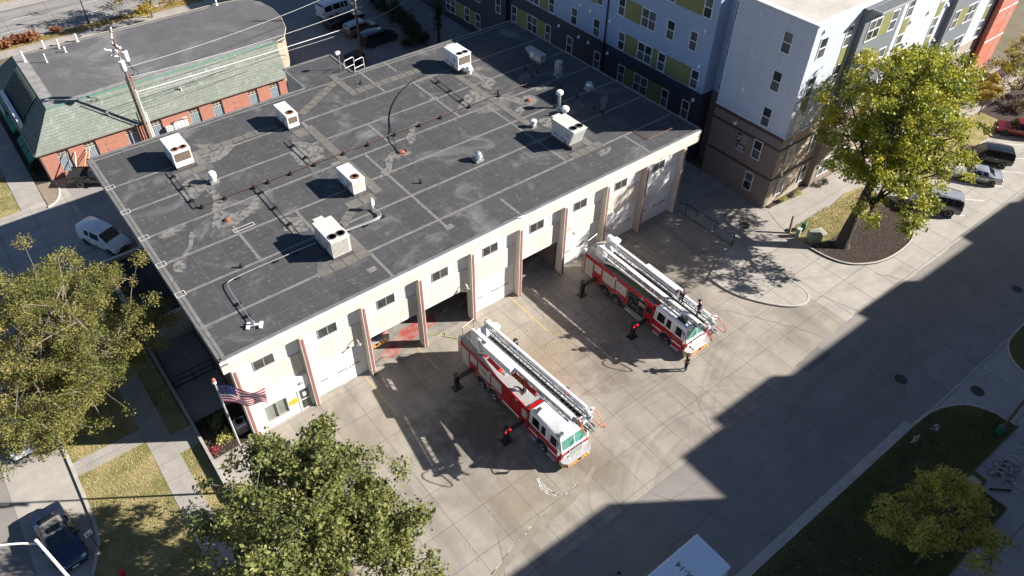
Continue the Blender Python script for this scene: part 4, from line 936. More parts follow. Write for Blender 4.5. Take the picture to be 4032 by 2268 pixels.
M_wire = mat('pale_wire', (.42,.42,.40), rough=.5); M_wired = mat('dark_wire', (.03,.03,.03), rough=.6)
p1, p2 = (7.35,39.75), (33.4,42.6)
wire('overhead_wire', 'pale overhead wire from the transformers across the flat grey roof, highest of the set', (*p1,9.2), (33.2,42.5,9.9), .5, .028, M_wire)
wire('overhead_wire', 'twisted overhead cable from below the transformers to the arm of the rusty pole', (*p1,8.2), (*p2,7.2), .45, .03, M_wire)
wire('overhead_wire', 'bright thick overhead wire crossing the sage shingles', (*p1,6.6), (*p2,5.35), .1, .035, mat('bright_wire', (.75,.74,.70), rough=.5))
wire('overhead_wire', 'thin overhead wire just below the bright one', (*p1,6.3), (*p2,4.8), .1, .02, M_wire)
wire('overhead_wire', 'dark overhead wire crossing the lower shingles', (*p1,5.6), (23.0,43.2,5.0), .1, .02, M_wired)
wire('overhead_wire', 'lowest dark overhead wire crossing the shingles', (*p1,5.1), (22.9,42.0,4.4), .15, .02, M_wired)
wire('overhead_wire', 'slack grey cable from the rusty pole to the vine pole', (*p2,5.35), (44.3,42.4,8.4), .7, .03, M_wire)
wire('overhead_wire', 'grey cable from the rusty pole toward the twin poles', (*p2,7.1), (43.1,52.5,8.0), .3, .025, M_wire)
# ---------------------------------------------------------------- apartment block
def panels(name, c, pw=1.22, ph=3.5, joint=.02, oz=.7, var=.05, dark=.55):
    m, nt, b = newmat(name); v = coords(nt, 'World'); b.inputs['Roughness'].default_value = .6
    s = _n(nt, 'ShaderNodeSeparateXYZ'); nt.links.new(v, s.inputs[0])
    h = mth(nt,'ADD', s.outputs[0], s.outputs[1])
    ax = mth(nt,'DIVIDE', h, pw); az = mth(nt,'DIVIDE', mth(nt,'SUBTRACT', s.outputs[2], oz), ph)
    c_ = _n(nt, 'ShaderNodeCombineXYZ'); nt.links.new(mth(nt,'FLOOR',ax), c_.inputs[0]); nt.links.new(mth(nt,'FLOOR',az), c_.inputs[1])
    wn = _n(nt, 'ShaderNodeTexWhiteNoise'); nt.links.new(c_.outputs[0], wn.inputs['Vector'])
    o = mixc(nt, mth(nt,'MULTIPLY', wn.outputs['Value'], var*4), c, tuple(x*.8 for x in c))
    o = mixc(nt, ramp(nt, noise(nt, v, .4, 5), .35, .7, 0, .25), o, tuple(x*.85 for x in c))
    def line(a, per):
        f = mth(nt,'FRACT', a); d = mth(nt,'MINIMUM', f, mth(nt,'SUBTRACT',1.0,f)); return mth(nt,'LESS_THAN', mth(nt,'MULTIPLY', d, per), joint)
    o = mixc(nt, mth(nt,'MULTIPLY', mth(nt,'MAXIMUM', line(ax,pw), line(az,ph)), .6), o, tuple(x*dark for x in c))
    nt.links.new(o, b.inputs['Base Color']); return m
M_pan = panels('pale_blue_panels', (.52,.56,.63), 1.6, 1.75, .02)
M_lap = panels('blue_grey_lap_siding', (.33,.41,.56), 30, .17, .012, 0, .02, .8)
M_navy = panels('navy_lap_siding', (.042,.048,.066), 30, .17, .015, 0, .02, .55)
M_gpan = panels('grey_panels', (.17,.19,.21), 1.1, 1.75, .02)
M_tan = bricks('tan_brick', (.42,.34,.27), (.37,.30,.24), (.40,.34,.29), 1, .4, .1, .012)
M_taupe = bricks('taupe_brick', (.24,.185,.155), (.20,.155,.13), (.30,.24,.2), 1, .4, .1, .012)
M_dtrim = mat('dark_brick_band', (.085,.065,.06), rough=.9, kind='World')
M_olive = mat('olive_panel', (.24,.23,.085), (.20,.195,.075), .8, .6, kind='World')
M_wfr = mat('white_window_frame', (.82,.82,.82), rough=.4)
M_wdark = mat('dark_sash_glass', (.02,.025,.03), (.05,.06,.06), 1.3, .06, spec=.9, kind='World')
M_wblind = mat('blind_sash_glass', (.13,.135,.14), (.08,.085,.09), 1.1, .15, spec=.8, kind='World')
def redboards():
    m, nt, b = newmat('red_board_cladding'); v = coords(nt, 'World'); b.inputs['Roughness'].default_value = .6
    s = _n(nt, 'ShaderNodeSeparateXYZ'); nt.links.new(v, s.inputs[0]); c_ = _n(nt, 'ShaderNodeCombineXYZ')
    nt.links.new(mth(nt,'SUBTRACT', s.outputs[0], s.outputs[1]), c_.inputs[0]); nt.links.new(s.outputs[2], c_.inputs[1])
    t = _n(nt, 'ShaderNodeTexBrick'); nt.links.new(c_.outputs[0], t.inputs['Vector']); t.inputs['Scale'].default_value = 1
    t.inputs['Brick Width'].default_value = 1.6; t.inputs['Row Height'].default_value = .3; t.inputs['Mortar Size'].default_value = .012
    t.inputs['Color1'].default_value = (.62,.11,.06,1); t.inputs['Color2'].default_value = (.40,.20,.15,1); t.inputs['Mortar'].default_value = (.7,.35,.28,1)
    nt.links.new(t.outputs['Color'], b.inputs['Base Color']); return m
M_redb = redboards()
AB = thing('apartment_building', 'five storey apartment block of pale blue siding, tan and navy brick and olive window panels', 'apartment building', (0,0,0), world=True)
AX, AY, T = 49.88, -4.47, 18.17
def part(name, mb, m, par=AB): return mb.build(name, m, par, world=(par is AB))
# volumes
mb = MB(); mb.box(AX+.06,66,AY+.06,3.35,0,7.7); part('tan_brick_base', mb, M_tan)
mb = MB(); mb.box(AX+.0,AX+.06,AY+.06,3.35,0,7.7); part('taupe_brick_end', mb, M_taupe)
mb = MB(); mb.box(AX,70,AY,3.35,7.78,T-.2); part('pale_siding_block', mb, M_pan)
mb = MB(); mb.box(AX-.09,66,AY-.1,3.4,7.7,7.78); part('belt_flashing', mb, M_wfr)
mb = MB()
for z in (3.0,6.2): mb.box(AX-.012,AX,AY+.06,3.35,z,z+.28); mb.box(AX+.06,66,AY+.03,AY+.06,z,z+.28)
mb.box(AX-.02,AX,AY+.03,3.36,7.3,7.69); part('dark_brick_band', mb, M_dtrim)
mb = MB(); mb.box(AX+1.6,66,3.35,5.15,7.7,T-.6); part('recess_wall', mb, M_lap)
mb = MB(); mb.box(AX+1.6,66,3.35,5.15,0,7.7); part('recess_base', mb, M_taupe)
mb = MB(); mb.box(AX,66,5.15,35.2,7.72,T-.2); mb.box(AX-.35,66,35.2,62,7.72,T-.2); part('blue_siding_block', mb, M_lap)
mb = MB(); mb.box(AX,66,5.15,35.2,0,7.72); mb.box(AX-.35,66,35.2,62,0,7.72); part('navy_base', mb, M_navy)
for xa_, xb_ in ((56.2,62.3),(73.15,78.6)): mb = MB(); mb.box(xa_,xb_,AY-.55,AY,7.78,T-.25); part('grey_panel_bay', mb, M_gpan)
for xa_, xb_ in ((56.2,62.3),(73.15,78.6)): mb = MB(); mb.box(xa_,xb_,AY-.55,AY+.06,0,7.7); part('bay_brick_base', mb, M_taupe)
mb = MB(); mb.box(56.1,62.4,AY-.65,AY-.1,7.7,7.78); mb.box(73.05,78.7,AY-.65,AY-.1,7.7,7.78); mb.box(66,84.4,AY-.1,3.4,7.7,7.78); part('belt_flashing', mb, M_wfr)
mb = MB(); mb.box(70,84.4,AY,3.35,7.78,T-.2); part('pale_siding_block', mb, M_pan)
mb = MB(); mb.box(66,84.4,AY+.06,3.35,0,7.7); part('tan_brick_base', mb, M_tan)
mb = MB(); mb.loft([[(84.4,-5.2,0),(88.6,-5.2,0),(88.6,6,0),(84.4,6,0)],[(84.4,-5.2,T),(88.6,-5.2,T),(88.6,6,T),(84.4,6,T)]]); part('red_wall', mb, M_redb)
mb = MB()
for z in (3.5,7.0,10.5,14.0): mb.box(84.4,88.65,-5.24,-5.2,z,z+.1)
for x in (87.2,): mb.box(x,x+.07,-5.24,-5.2,0,T)
part('white_reveal', mb, M_wfr)
for px_, py_ in ((84.25,-4.62),(49.78,18.7),(49.4,35.1)): mb = MB(); mb.tube([(px_,py_,0),(px_,py_,T-.25)], .08, 6); part('downpipe', mb, M_blk)
# roof: white parapet and membrane
mb = MB(); mb.box(AX+.3,84,AY+.3,3.1,T-.35,T-.19); mb.box(AX+.3,66,5.3,61,T-.35,T-.19); part('roof', mb, mat('white_roof_membrane', (.52,.48,.43), (.40,.36,.32), .5, .8, kind='World', lo=.4, hi=.7))
mb = MB()
for (a,b_,c_,d) in ((AX-.2,84.4,AY-.2,AY+.35),(AX-.2,AX+.35,AY+.35,3.5),(AX+.35,66,3.1,3.5),(AX-.15,AX+.35,5.0,62),(AX+.35,66,5.0,5.35)): mb.box(a,b_,c_,d,T-.1,T+.02)
part('parapet_cap', mb, M_wfr)
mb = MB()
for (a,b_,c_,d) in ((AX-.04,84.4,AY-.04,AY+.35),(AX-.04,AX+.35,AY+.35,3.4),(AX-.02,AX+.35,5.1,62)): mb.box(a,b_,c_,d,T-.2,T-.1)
part('parapet_dark_band', mb, M_dtrim)  # dark strip just below the parapet cap
t_ = MB(); 
for k in range(16): x = 56.6+k*.28; t_.box(x,x+.1,AY-1.5,AY-.55,T-.3,T-.2)
t_.box(56.4,61.3,AY-1.6,AY-1.5,T-.35,T-.15); t_.box(56.4,56.5,AY-1.5,AY-.55,T-.35,T-.15); t_.box(61.2,61.3,AY-1.5,AY-.55,T-.35,T-.15); part('sunshade', t_, M_grey)
t_ = MB()
for k in range(6): x = 85.2+k*.35; t_.box(x,x+.14,-6.6,-5.2,3.0,3.1)
t_.box(85,87.3,-6.7,-6.6,2.95,3.15); part('entry_canopy', t_, M_blk)
# windows
def window(face, u0, u1, z0, z1, dbl=False, kind=0):
    """face 'L': plane x=const, u=y ; face 'F': plane y=const, u=x"""
    f = .075
    pl = {'L':AX,'L2':AX-.35,'R':AX+1.6,'F':AY,'B':AY-.55}[face]
    def bx(mb, a, b_, c_, d, d0, d1):
        if face in ('L','L2','R'): mb.box(pl-d1, pl-d0, a, b_, c_, d)
        else: mb.box(a, b_, pl-d1, pl-d0, c_, d)
    mb = MB(); bx(mb,u0,u1,z0,z0+f,.003,.06); bx(mb,u0,u1,z1-f,z1,.003,.06)
    us = [u0,(u0+u1)/2-f/2,u1-f] if dbl else [u0,u1-f]
    for u in us: bx(mb,u,u+f,z0+f,z1-f,.004,.055)
    zm = (z0+z1)/2; bx(mb,u0+f,u1-f,zm-.035,zm+.035,.004,.05)
    w_ = part('window', mb, M_wfr)
    k = rng.random()
    mb = MB(); bx(mb,u0+f,u1-f,zm+.035,z1-f,.003,.02); part('upper_sash', mb, M_wdark if k < .6 else M_wblind, w_)
    mb = MB(); bx(mb,u0+f,u1-f,z0+f,zm-.035,.003,.025); part('lower_sash', mb, M_wblind if k < .7 else M_wdark, w_)
def olive(face, u0, u1, z0, z1):
    pl = {'L':AX,'L2':AX-.35,'F':AY,'B':AY-.55}[face]; mb = MB()
    if face[0] == 'L': mb.box(pl-.03,pl-.003,u0,u1,z0,z1)
    else: mb.box(u0,u1,pl-.03,pl-.003,z0,z1)
    part('olive_panel', mb, M_olive)
F2,F3,F4,F5 = (4.35,6.32),(7.85,9.76),(11.33,13.24),(14.85,16.76)
F1 = (.85,2.8)
for u0,u1 in ((6.3,7.27),(9.1,10.03),(15.35,16.35),(19.12,20.1),(23.6,24.6),(27.37,28.33),(33.6,34.6)): window('L',u0,u1,*F2)
for u0,u1 in ((12.0,13.95),(29.75,31.65)): window('L',u0,u1,*F2,True)
for u0,u1 in ((10.1,11.92),(14.03,15.28),(28.4,29.68),(31.72,33.52)): olive('L',u0,u1,*F2)
for F in (F3,F5):
    for u0,u1 in ((5.87,6.84),(10.2,11.2),(15.87,16.82),(19.6,20.65),(23.15,24.15),(26.95,27.95),(31.9,32.9)): window('L',u0,u1,*F)
    for u0,u1 in ((12.05,14.02),(29.6,31.5)): window('L',u0,u1,*F,True)
    for u0,u1 in ((6.92,10.12),(11.28,11.98),(14.1,15.8),(28.03,29.52)): olive('L',u0,u1,*F)
for u0,u1 in ((6.85,7.8),(9.7,10.7),(16.35,17.3),(19.5,20.4),(23.15,24.1),(27.4,28.4),(33,34)): window('L',u0,u1,*F4)
for u0,u1 in ((12.13,14.05),(29.7,31.6)): window('L',u0,u1,*F4,True)
for u0,u1 in ((14.1,16.28),(20.45,21.6),(28.45,29.64)): olive('L',u0,u1,*F4)
for z0,z1 in (F1,F2):
    for u0,u1 in ((36.3,37.3),(40.5,41.55),(42.8,43.95)): window('L2',u0,u1,z0+.2,z1+.2)
    window('L2',46.05,48.2,z0+.2,z1+.2,True); olive('L2',44.05,45.95,z0+.2,z1+.2); olive('L2',41.65,42.7,z0+.2,z1+.2)
for z0,z1 in (F1,F2,F3,F4,F5): window('L',-2.63,-1.66,z0,z1)
for z0,z1 in (F3,F4,F5): window('R',3.55,4.6,z0,z1)
# front: pale blocks, grey bays
for z0,z1 in (F5,F4,F3): window('F',50.85,51.95,z0,z1); window('F',54.6,55.6,z0,z1)
olive('F',50.9,51.95,9.8,11.3); olive('F',54.65,55.6,13.28,14.82); olive('F',54.65,55.6,9.8,11.3)
for z0,z1 in (F1,F2): window('F',51.2,52.25,z0,z1); window('F',54.8,55.65,z0,z1)
for z0,z1 in (F5,F4,F3,F2,F1):
    window('B',57.0,58.95,z0,z1,True); olive('B',59.0,60.4,z0,z1); window('B',60.45,61.6,z0,z1)
    window('B',73.75,74.85,z0,z1); olive('B',74.9,76.2,z0,z1); window('B',76.25,78.2,z0,z1,True)
    if z0 > 7:
        window('F',64.3,65.4,z0,z1); window('F',70.6,71.6,z0,z1); window('F',82.6,83.5,z0,z1)
        olive('F',64.35,65.4,z1+.05,min(z1+1.5,17.6)); olive('F',70.65,71.6,z1+.05,min(z1+1.5,17.6)); olive('F',82.65,83.5,z1+.05,min(z1+1.5,17.6))
    else: window('F',68.0,69.1,z0,z1); window('F',82.4,83.4,z0,z1)
# small wall hoods
mb_list = [('L',y,z) for y,z in ((22.73,10.34),(21.16,10.31),(18.21,10.29),(6.11,13.73),(6.05,10.27),(25.97,6.9),(22.66,6.86),(21.09,6.82),(18.09,6.79),(6.0,6.79),(.75,6.77),(.75,10.25),(.75,13.74),(.8,17.28))] + [('F',x,z) for x,z in ((51.0,17.4),(51.0,10.1),(51.1,6.9),(51.3,3.3),(65.9,14.2),(68.9,14.3),(66,10.8),(72.3,14.2),(72.5,10.6))]
for f, u, z in mb_list:
    mb = MB(); w_ = .13
    if f == 'L': mb.loft([[(AX,u-w_,z-.15),(AX,u+w_,z-.15),(AX,u+w_,z+.15),(AX,u-w_,z+.15)],[(AX-.22,u-w_,z-.13),(AX-.22,u+w_,z-.13),(AX-.08,u+w_,z+.13),(AX-.08,u-w_,z+.13)]])
    else: mb.loft([[(u-w_,AY,z-.15),(u+w_,AY,z-.15),(u+w_,AY,z+.15),(u-w_,AY,z+.15)],[(u-w_,AY-.22,z-.13),(u+w_,AY-.22,z-.13),(u+w_,AY-.08,z+.13),(u-w_,AY-.08,z+.13)]])
    part('vent_hood', mb, M_acw)
# wall signs: 3 with a notice, 1850
M_sblk = mat('sign_black', (.01,.01,.012), rough=.5)
def wsign(txt, y0, y1, z0, z1, size, m, tm):
    mb = MB(); mb.box(AX-.05,AX-.02,y0,y1,z0,z1); s = part('wall_sign', mb, m)
    if txt:
        tx = text_mb(txt, size, .006); tx.xf(fr((AX-.058,(y0+y1)/2,(z0+z1)/2), (0,-1,0), (0,0,1))); part('sign_lettering', tx, tm, s)
wsign('3', -.2, .16, 5.15, 6.05, .62, M_sblk, M_wfr)
wsign('', -.92, -.22, 5.2, 6.03, .3, mat('grey_notice', (.38,.36,.34), rough=.6), M_wfr)
wsign('1850', -.86, .12, 4.55, 4.98, .40, M_sblk, M_wfr)
mb = MB(); mb.box(AX-.04,AX-.02,-.84,.1,4.25,4.54); part('wall_sign', mb, mat('pale_plate', (.42,.39,.36), rough=.6))
mb = MB()
for k in range(7): mb.box(AX-.056,AX-.05,-.85,-.3,5.3+k*.1,5.34+k*.1)
part('notice_lines', mb, mat('notice_ink', (.22,.21,.2), rough=.6))
# building across the street whose shadow lies over the road: outside the picture, to the south-east
OB = thing('tall_building', 'tall brick block south of the street, outside the picture, whose shadow covers the road', 'building', (0,0,0), world=True)
hh = 21.0; k = hh/math.tan(R(29)); ox, oy = .8222*k, -.5692*k
foot = [(95,-19.0),(70.9,-19.0),(69.9,-18.55),(61.15,-18.35),(61.05,-19.4),(51.8,-19.15),(51.3,-18.35),(44.7,-18.15),(44.8,-19.05),(34.35,-18.95),(33.6,-18.05),(27.05,-18.0),(27.03,-18.9),(22.8,-18.8),(22.76,-24.0),(16.66,-19.42),(16.4,-18.33),(-8,-18.0),(-8,-40),(95,-40)]
mb = MB(); mb.prism([(x+ox,y+oy) for x,y in foot], 0, hh); OB_w = mb.build('wall', M_tan, OB)
mb = MB(); mb.prism([(x+ox,y+oy) for x,y in foot], hh, hh+.05); mb.build('roof', M_mem2, OB)
# ---------------------------------------------------------------- cars
M_tyre = mat('tyre_rubber', (.02,.02,.021), rough=.85)
M_rim = mat('alloy_rim', (.50,.50,.50), rough=.3, metal=.6)
M_lampw = mat('headlamp_lens', (.62,.64,.64), rough=.15, spec=.8)
M_lampr = mat('tail_lamp_lens', (.35,.01,.012), rough=.2)
M_chrome = mat('chrome', (.72,.72,.71), (.55,.55,.55), 6, .18, .9)
M_plastic = mat('black_trim', (.025,.025,.027), rough=.6)
M_cglass = mat('car_glass', (.012,.016,.018), rough=.05, spec=1.0)
def paint(n, c, metal=.35, rough=.28): return mat('car_paint_'+n, c, tuple(x*.9 for x in c), 1.2, rough, metal, coat=.7)
def ring(x, zl, zb, zt, hl, hb, ht):
    h = [(x,hl*.9,zl),(x,hl,zl+.14),(x,hb+.02,(zl+zb)*.5+.1),(x,hb,zb),(x,ht+.02,zt-.06),(x,ht*.72,zt)]
    return h+[(a,-b_,c) for a,b_,c in reversed(h)]
TYPES = {
 'sedan': dict(st=[(-2.42,.38,.72,.78,.74,.76,.6),(-2.3,.24,.93,.99,.86,.86,.7),(-1.62,.2,.99,1.04,.9,.9,.7),(-.9,.2,.99,1.40,.91,.91,.58),(.25,.2,.96,1.45,.91,.91,.6),(1.05,.2,.94,1.0,.91,.9,.72),(1.85,.2,.84,.90,.9,.87,.7),(2.28,.24,.70,.75,.84,.82,.62),(2.42,.32,.55,.58,.7,.7,.5)], ws=(4,5), rw=(2,3), sw=[(3,4)], wh=(-1.42,1.42), r=.33),
 'suv': dict(st=[(-2.58,.45,.95,1.0,.8,.82,.7),(-2.5,.32,1.08,1.55,.94,.94,.72),(-2.3,.3,1.1,1.80,.97,.97,.76),(-1.0,.28,1.09,1.88,.98,.98,.78),(.35,.28,1.07,1.85,.98,.98,.76),(1.15,.28,1.05,1.12,.98,.96,.8),(2.1,.3,1.0,1.06,.96,.94,.76),(2.5,.35,.85,.9,.88,.86,.7),(2.6,.42,.7,.74,.75,.76,.6)], ws=(4,5), rw=(1,2), sw=[(2,3),(3,4)], wh=(-1.55,1.6), r=.39),
 'minivan': dict(st=[(-2.5,.4,.95,1.0,.8,.84,.72),(-2.42,.28,1.02,1.5,.94,.95,.74),(-2.2,.25,1.04,1.70,.97,.97,.76),(-.8,.24,1.03,1.76,.98,.98,.78),(.55,.24,1.0,1.70,.98,.98,.74),(1.55,.24,.97,1.04,.97,.95,.76),(2.2,.26,.84,.9,.93,.9,.7),(2.52,.32,.65,.7,.8,.8,.6)], ws=(4,5), rw=(1,2), sw=[(2,3),(3,4)], wh=(-1.5,1.55), r=.34),
 'citivan': dict(st=[(-2.3,.4,1.0,1.05,.8,.84,.72),(-2.28,.3,1.1,1.8,.9,.9,.74),(-2.1,.25,1.12,1.90,.92,.92,.76),(-.6,.24,1.12,1.93,.93,.93,.78),(.6,.24,1.1,1.86,.93,.93,.76),(1.3,.24,1.06,1.14,.93,.92,.76),(1.95,.26,.92,.98,.9,.88,.7),(2.22,.3,.72,.76,.82,.8,.62),(2.3,.36,.6,.64,.7,.7,.5)], ws=(4,5), rw=None, sw=[], wh=(-1.45,1.5), r=.33),
 'bigvan': dict(st=[(-2.75,.45,1.2,1.3,.85,.9,.8),(-2.72,.35,1.25,2.05,1.0,1.0,.86),(-2.5,.32,1.27,2.15,1.01,1.01,.88),(0,.32,1.25,2.18,1.01,1.01,.88),(1.1,.32,1.22,2.1,1.01,1.01,.84),(1.85,.32,1.2,1.28,1.0,.98,.84),(2.5,.34,1.08,1.14,.97,.95,.8),(2.75,.4,.85,.9,.85,.85,.7)], ws=(4,5), rw=(1,2), sw=[(2,3),(3,4)], wh=(-1.75,1.7), r=.37),
 'pickup': dict(st=[(-2.85,.5,1.05,1.07,.85,.9,.84),(-2.8,.45,1.08,1.10,.95,.96,.9),(-.75,.42,1.10,1.12,.97,.97,.92),(-.65,.42,1.10,1.70,.97,.97,.72),(.45,.42,1.10,1.78,.97,.97,.74),(1.15,.42,1.09,1.15,.97,.96,.8),(2.3,.44,1.04,1.1,.96,.94,.78),(2.75,.5,.9,.95,.88,.88,.7)], ws=(4,5), rw=(2,3), sw=[(3,4)], wh=(-1.75,1.75), r=.39),
}
def lerpq(a, b_, c_, d, i0, i1, j0, j1):
    A, B, C, D_ = map(Vector, (a,b_,c_,d))
    def P(i,j): return (A*(1-i)+B*i)*(1-j)+(D_*(1-i)+C*i)*j
    return [P(i0,j0),P(i1,j0),P(i1,j1),P(i0,j1)]
def off(q, d, c0):
    n = (q[1]-q[0]).cross(q[3]-q[0]).normalized()
    if n.dot((q[0]+q[2])*.5-Vector(c0)) < 0: n = -n
    return [p+n*d for p in q], [p-n*.01 for p in q]
def pane(mb, q, d, c0=(0,0,.9)):
    a, b_ = off(q, d, c0); mb.loft([[tuple(p) for p in b_],[tuple(p) for p in a]])
def strip(mb, ra, rb, i0, i1, d=.014, e=.14):
    def row(r): 
        v = [Vector(p) for p in r]; return [v[4].lerp(v[5],e), v[5], v[6], v[6].lerp(v[7],1-e)]
    A, B = row(ra), row(rb); a = [p.lerp(q,i0) for p,q in zip(A,B)]; b_ = [p.lerp(q,i1) for p,q in zip(A,B)]
    for k in range(3):
        n = (a[k+1]-a[k]).cross(b_[k]-a[k]).normalized(); n = n if n.z > 0 else -n
        q = [a[k],a[k+1],b_[k+1],b_[k]]; mb.loft([[tuple(p-n*.02) for p in q],[tuple(p+n*d) for p in q]])
def car(name, label, cat, typ, pm, loc, rz, group=None, roofpm=None, rails=False, sunroof=False, rim=None, plate=False, scale=1.0):
    T_ = TYPES[typ]; st = T_['st']; t = thing(name, label, cat, loc, rz, group); t.scale = (scale,)*3
    rs = [ring(*s) for s in st]
    mb = MB(); mb.loft(rs); body = mb.build('body', pm, t, smooth=38)
    L0, L1 = st[0][0], st[-1][0]
    a, b_ = T_['ws']
    mb = MB(); strip(mb, rs[a], rs[b_], .08, .97); mb.build('windshield', M_cglass, t)
    if T_['rw']:
        a, b_ = T_['rw']; mb = MB(); strip(mb, rs[b_], rs[a], .08, .93); mb.build('rear_window', M_cglass, t)
    for s in (0, 1):
        def pt(i, k): return rs[i][k] if s == 0 else rs[i][11-k]
        for a, b_ in T_['sw']:
            for (i0, i1) in ((.03,.47),(.53,.97)):
                q = lerpq(pt(a,3),pt(b_,3),pt(b_,4),pt(a,4),i0,i1,.1,.92); mb = MB(); pane(mb, q, .012); mb.build('side_window', M_cglass, t)
        if typ == 'citivan':
            q = lerpq(pt(3,3),pt(4,3),pt(4,4),pt(3,4),.1,.95,.1,.9); mb = MB(); pane(mb,q,.012); mb.build('side_window', M_cglass, t)
            q = lerpq(pt(2,3),pt(3,3),pt(3,4),pt(2,4),.62,.97,.2,.85); mb = MB(); pane(mb,q,.012); mb.build('side_window', M_cglass, t)
        a, b_ = T_['ws']; q = lerpq(pt(a,3),pt(b_,3),pt(b_,4),pt(a,4),.05,.62,.1,.85); mb = MB(); pane(mb, q, .012); mb.build('quarter_window', M_cglass, t)
        sg = 1 if s == 0 else -1
        hb = st[4][5]
        mb = MB(); xm = st[T_['ws'][1]][0]-.28; mb.bbox(xm-.09,xm+.05,min(sg*hb,sg*(hb+.2)),max(sg*hb,sg*(hb+.2)),st[5][2]+.02,st[5][2]+.2,.03); mb.build('mirror', pm, t)
        for xh in ((xm-.75),(xm-1.65)):
            mb = MB(); y0 = sg*(hb+.012); mb.box(xh-.1,xh+.1,min(y0,y0+sg*.03),max(y0,y0+sg*.03),st[4][2]-.14,st[4][2]-.10); mb.build('door_handle', M_chrome, t)
        mb = MB()
        for xs in (xm-.02, xm-1.0, xm-1.9): mb.box(xs,xs+.015,min(sg*(hb+.012),sg*(hb+.026)),max(sg*(hb+.012),sg*(hb+.026)),.38,st[4][2]-.02)
        mb.build('door_seam', M_plastic, body, world=False)
        for xw in T_['wh']:
            r = T_['r']; yo = sg*(st[3][4]+.035); yi = sg*(st[3][4]-.2)
            mb = MB(); y0 = sg*(st[3][4]+.014); n = 20; A = [2*math.pi*k/n for k in range(n)]
            mb.loft([[(xw+math.cos(u)*r*1.16,y0-sg*.1,r+math.sin(u)*r*1.16) for u in A],[(xw+math.cos(u)*r*1.16,y0,r+math.sin(u)*r*1.16) for u in A]]); mb.build('wheel_arch', M_plastic, body, world=False)
            mb = MB(); mb.loft([[(xw+math.cos(u)*rr,y,r+math.sin(u)*rr) for u in A] for y, rr in ((yi,r*.97),(yo-sg*.03,r),(yo,r*.94))]); w_ = mb.build('wheel', M_tyre, t)
            mb = MB(); mb.loft([[(xw+math.cos(u)*rr,y,r+math.sin(u)*rr) for u in A] for y, rr in ((yo-sg*.02,r*.68),(yo+sg*.008,r*.66),(yo-sg*.012,r*.5))]); rm = mb.build('rim', rim or M_rim, w_, world=False)
            mb = MB()
            for k in range(5):
                u = 2*math.pi*(k+.5)/5; c_, s_ = math.cos(u), math.sin(u)
                mb.quad(*[(xw+c_*p-s_*w2,yo-sg*.008,r+s_*p+c_*w2) for p,w2 in ((r*.2,-.03),(r*.52,-.055),(r*.52,.055),(r*.2,.03))])
            mb.build('rim_gap', M_plastic, rm, world=False)
        # lamps
        f = st[-2]; mb = MB(); yy = f[5]; mb.bbox(f[0]-.2,f[0]+.045,min(sg*yy*.55,sg*yy*.97),max(sg*yy*.55,sg*yy*.97),f[2]-.12,f[2]+.03,.03); mb.build('headlight', M_lampw, t)
        f = st[1]; mb = MB(); yy = f[5]; mb.bbox(f[0]-.06,f[0]+.12,min(sg*yy*.72,sg*yy*1.01),max(sg*yy*.72,sg*yy*1.01),f[2]-.2,f[2]-.02,.02); mb.build('tail_light', M_lampr, t)
    f = st[-2]; mb = MB(); mb.bbox(f[0]-.02,f[0]+.09,-f[5]*.5,f[5]*.5,f[2]-.22,f[2]-.06,.02); mb.build('grille', M_plastic, t)
    mb = MB(); mb.bbox(L1-.2,L1+.02,-.72,.72,st[-1][1]-.05,st[-1][1]+.12,.03); mb.build('front_bumper', M_plastic, t)
    mb = MB(); mb.bbox(L0-.02,L0+.2,-.74,.74,st[0][1]-.06,st[0][1]+.12,.03); mb.build('rear_bumper', M_plastic, t)
    if plate: mb = MB(); mb.box(L1+.02,L1+.035,-.18,.18,st[-1][1]+.02,st[-1][1]+.15); mb.build('number_plate', M_whitep, t)
    if sunroof:
        i = 3; q = lerpq(rs[3][5],rs[3][6],rs[4][6],rs[4][5],.02,.98,.48,.86); mb = MB(); pane(mb,q,.022); mb.build('sunroof', M_cglass, t)
    if rails:
        for sg in (1,-1):
            p = [(s[0],sg*(s[6]-.03),s[3]+.03) for s in st if s[3]-s[2] > .5]; mb = MB(); mb.tube([(p[0][0]+.15,p[0][1],p[0][2]-.02)]+p[1:], .025, 5); mb.build('roof_rail', M_plastic, t)
    if roofpm:
        i0 = T_['sw'][0][0] if T_['sw'] else 2; i1 = T_['ws'][0]; mb = MB()
        for i in range(i0-(1 if typ == 'suv' else 0), i1):
            for ka, kb in ((5,6),(4,5),(6,7)): q = lerpq(rs[i][ka],rs[i][kb],rs[i+1][kb],rs[i+1][ka],0,1,0,1); pane(mb,q,.012)
        mb.build('roof_panel', roofpm, t)
    if typ == 'pickup':
        mb = MB(); mb.box(-2.7,-.85,-.78,.78,1.125,1.14); mb.build('bed_floor', M_dark, t)
        mb = MB()
        for sg in (1,-1): mb.box(-2.75,-.8,sg*.88-.06,sg*.88+.06,1.1,1.2)
        mb.box(-2.82,-2.72,-.9,.9,1.08,1.2); mb.build('bed_rail', pm, t)
    return t
P_navy = paint('navy', (.035,.05,.10), .5, .22); P_silv = paint('silver', (.42,.44,.47), .5); P_white = paint('white', (.78,.79,.80), 0, .3)
P_blk = paint('black', (.012,.012,.014), .2); P_grey = paint('grey', (.16,.165,.165), .5); P_red = paint('dark_red', (.22,.015,.025), .3)
P_tan = paint('tan', (.20,.155,.10), .3); P_dk = paint('charcoal', (.03,.032,.036), .4); P_brn = paint('dark_olive', (.035,.032,.026), .2); P_roofrefl = paint('reflection_taupe', (.27,.25,.225), .1, .4)  # last paint puts a reflection's grey-brown onto the navy sedan's roof
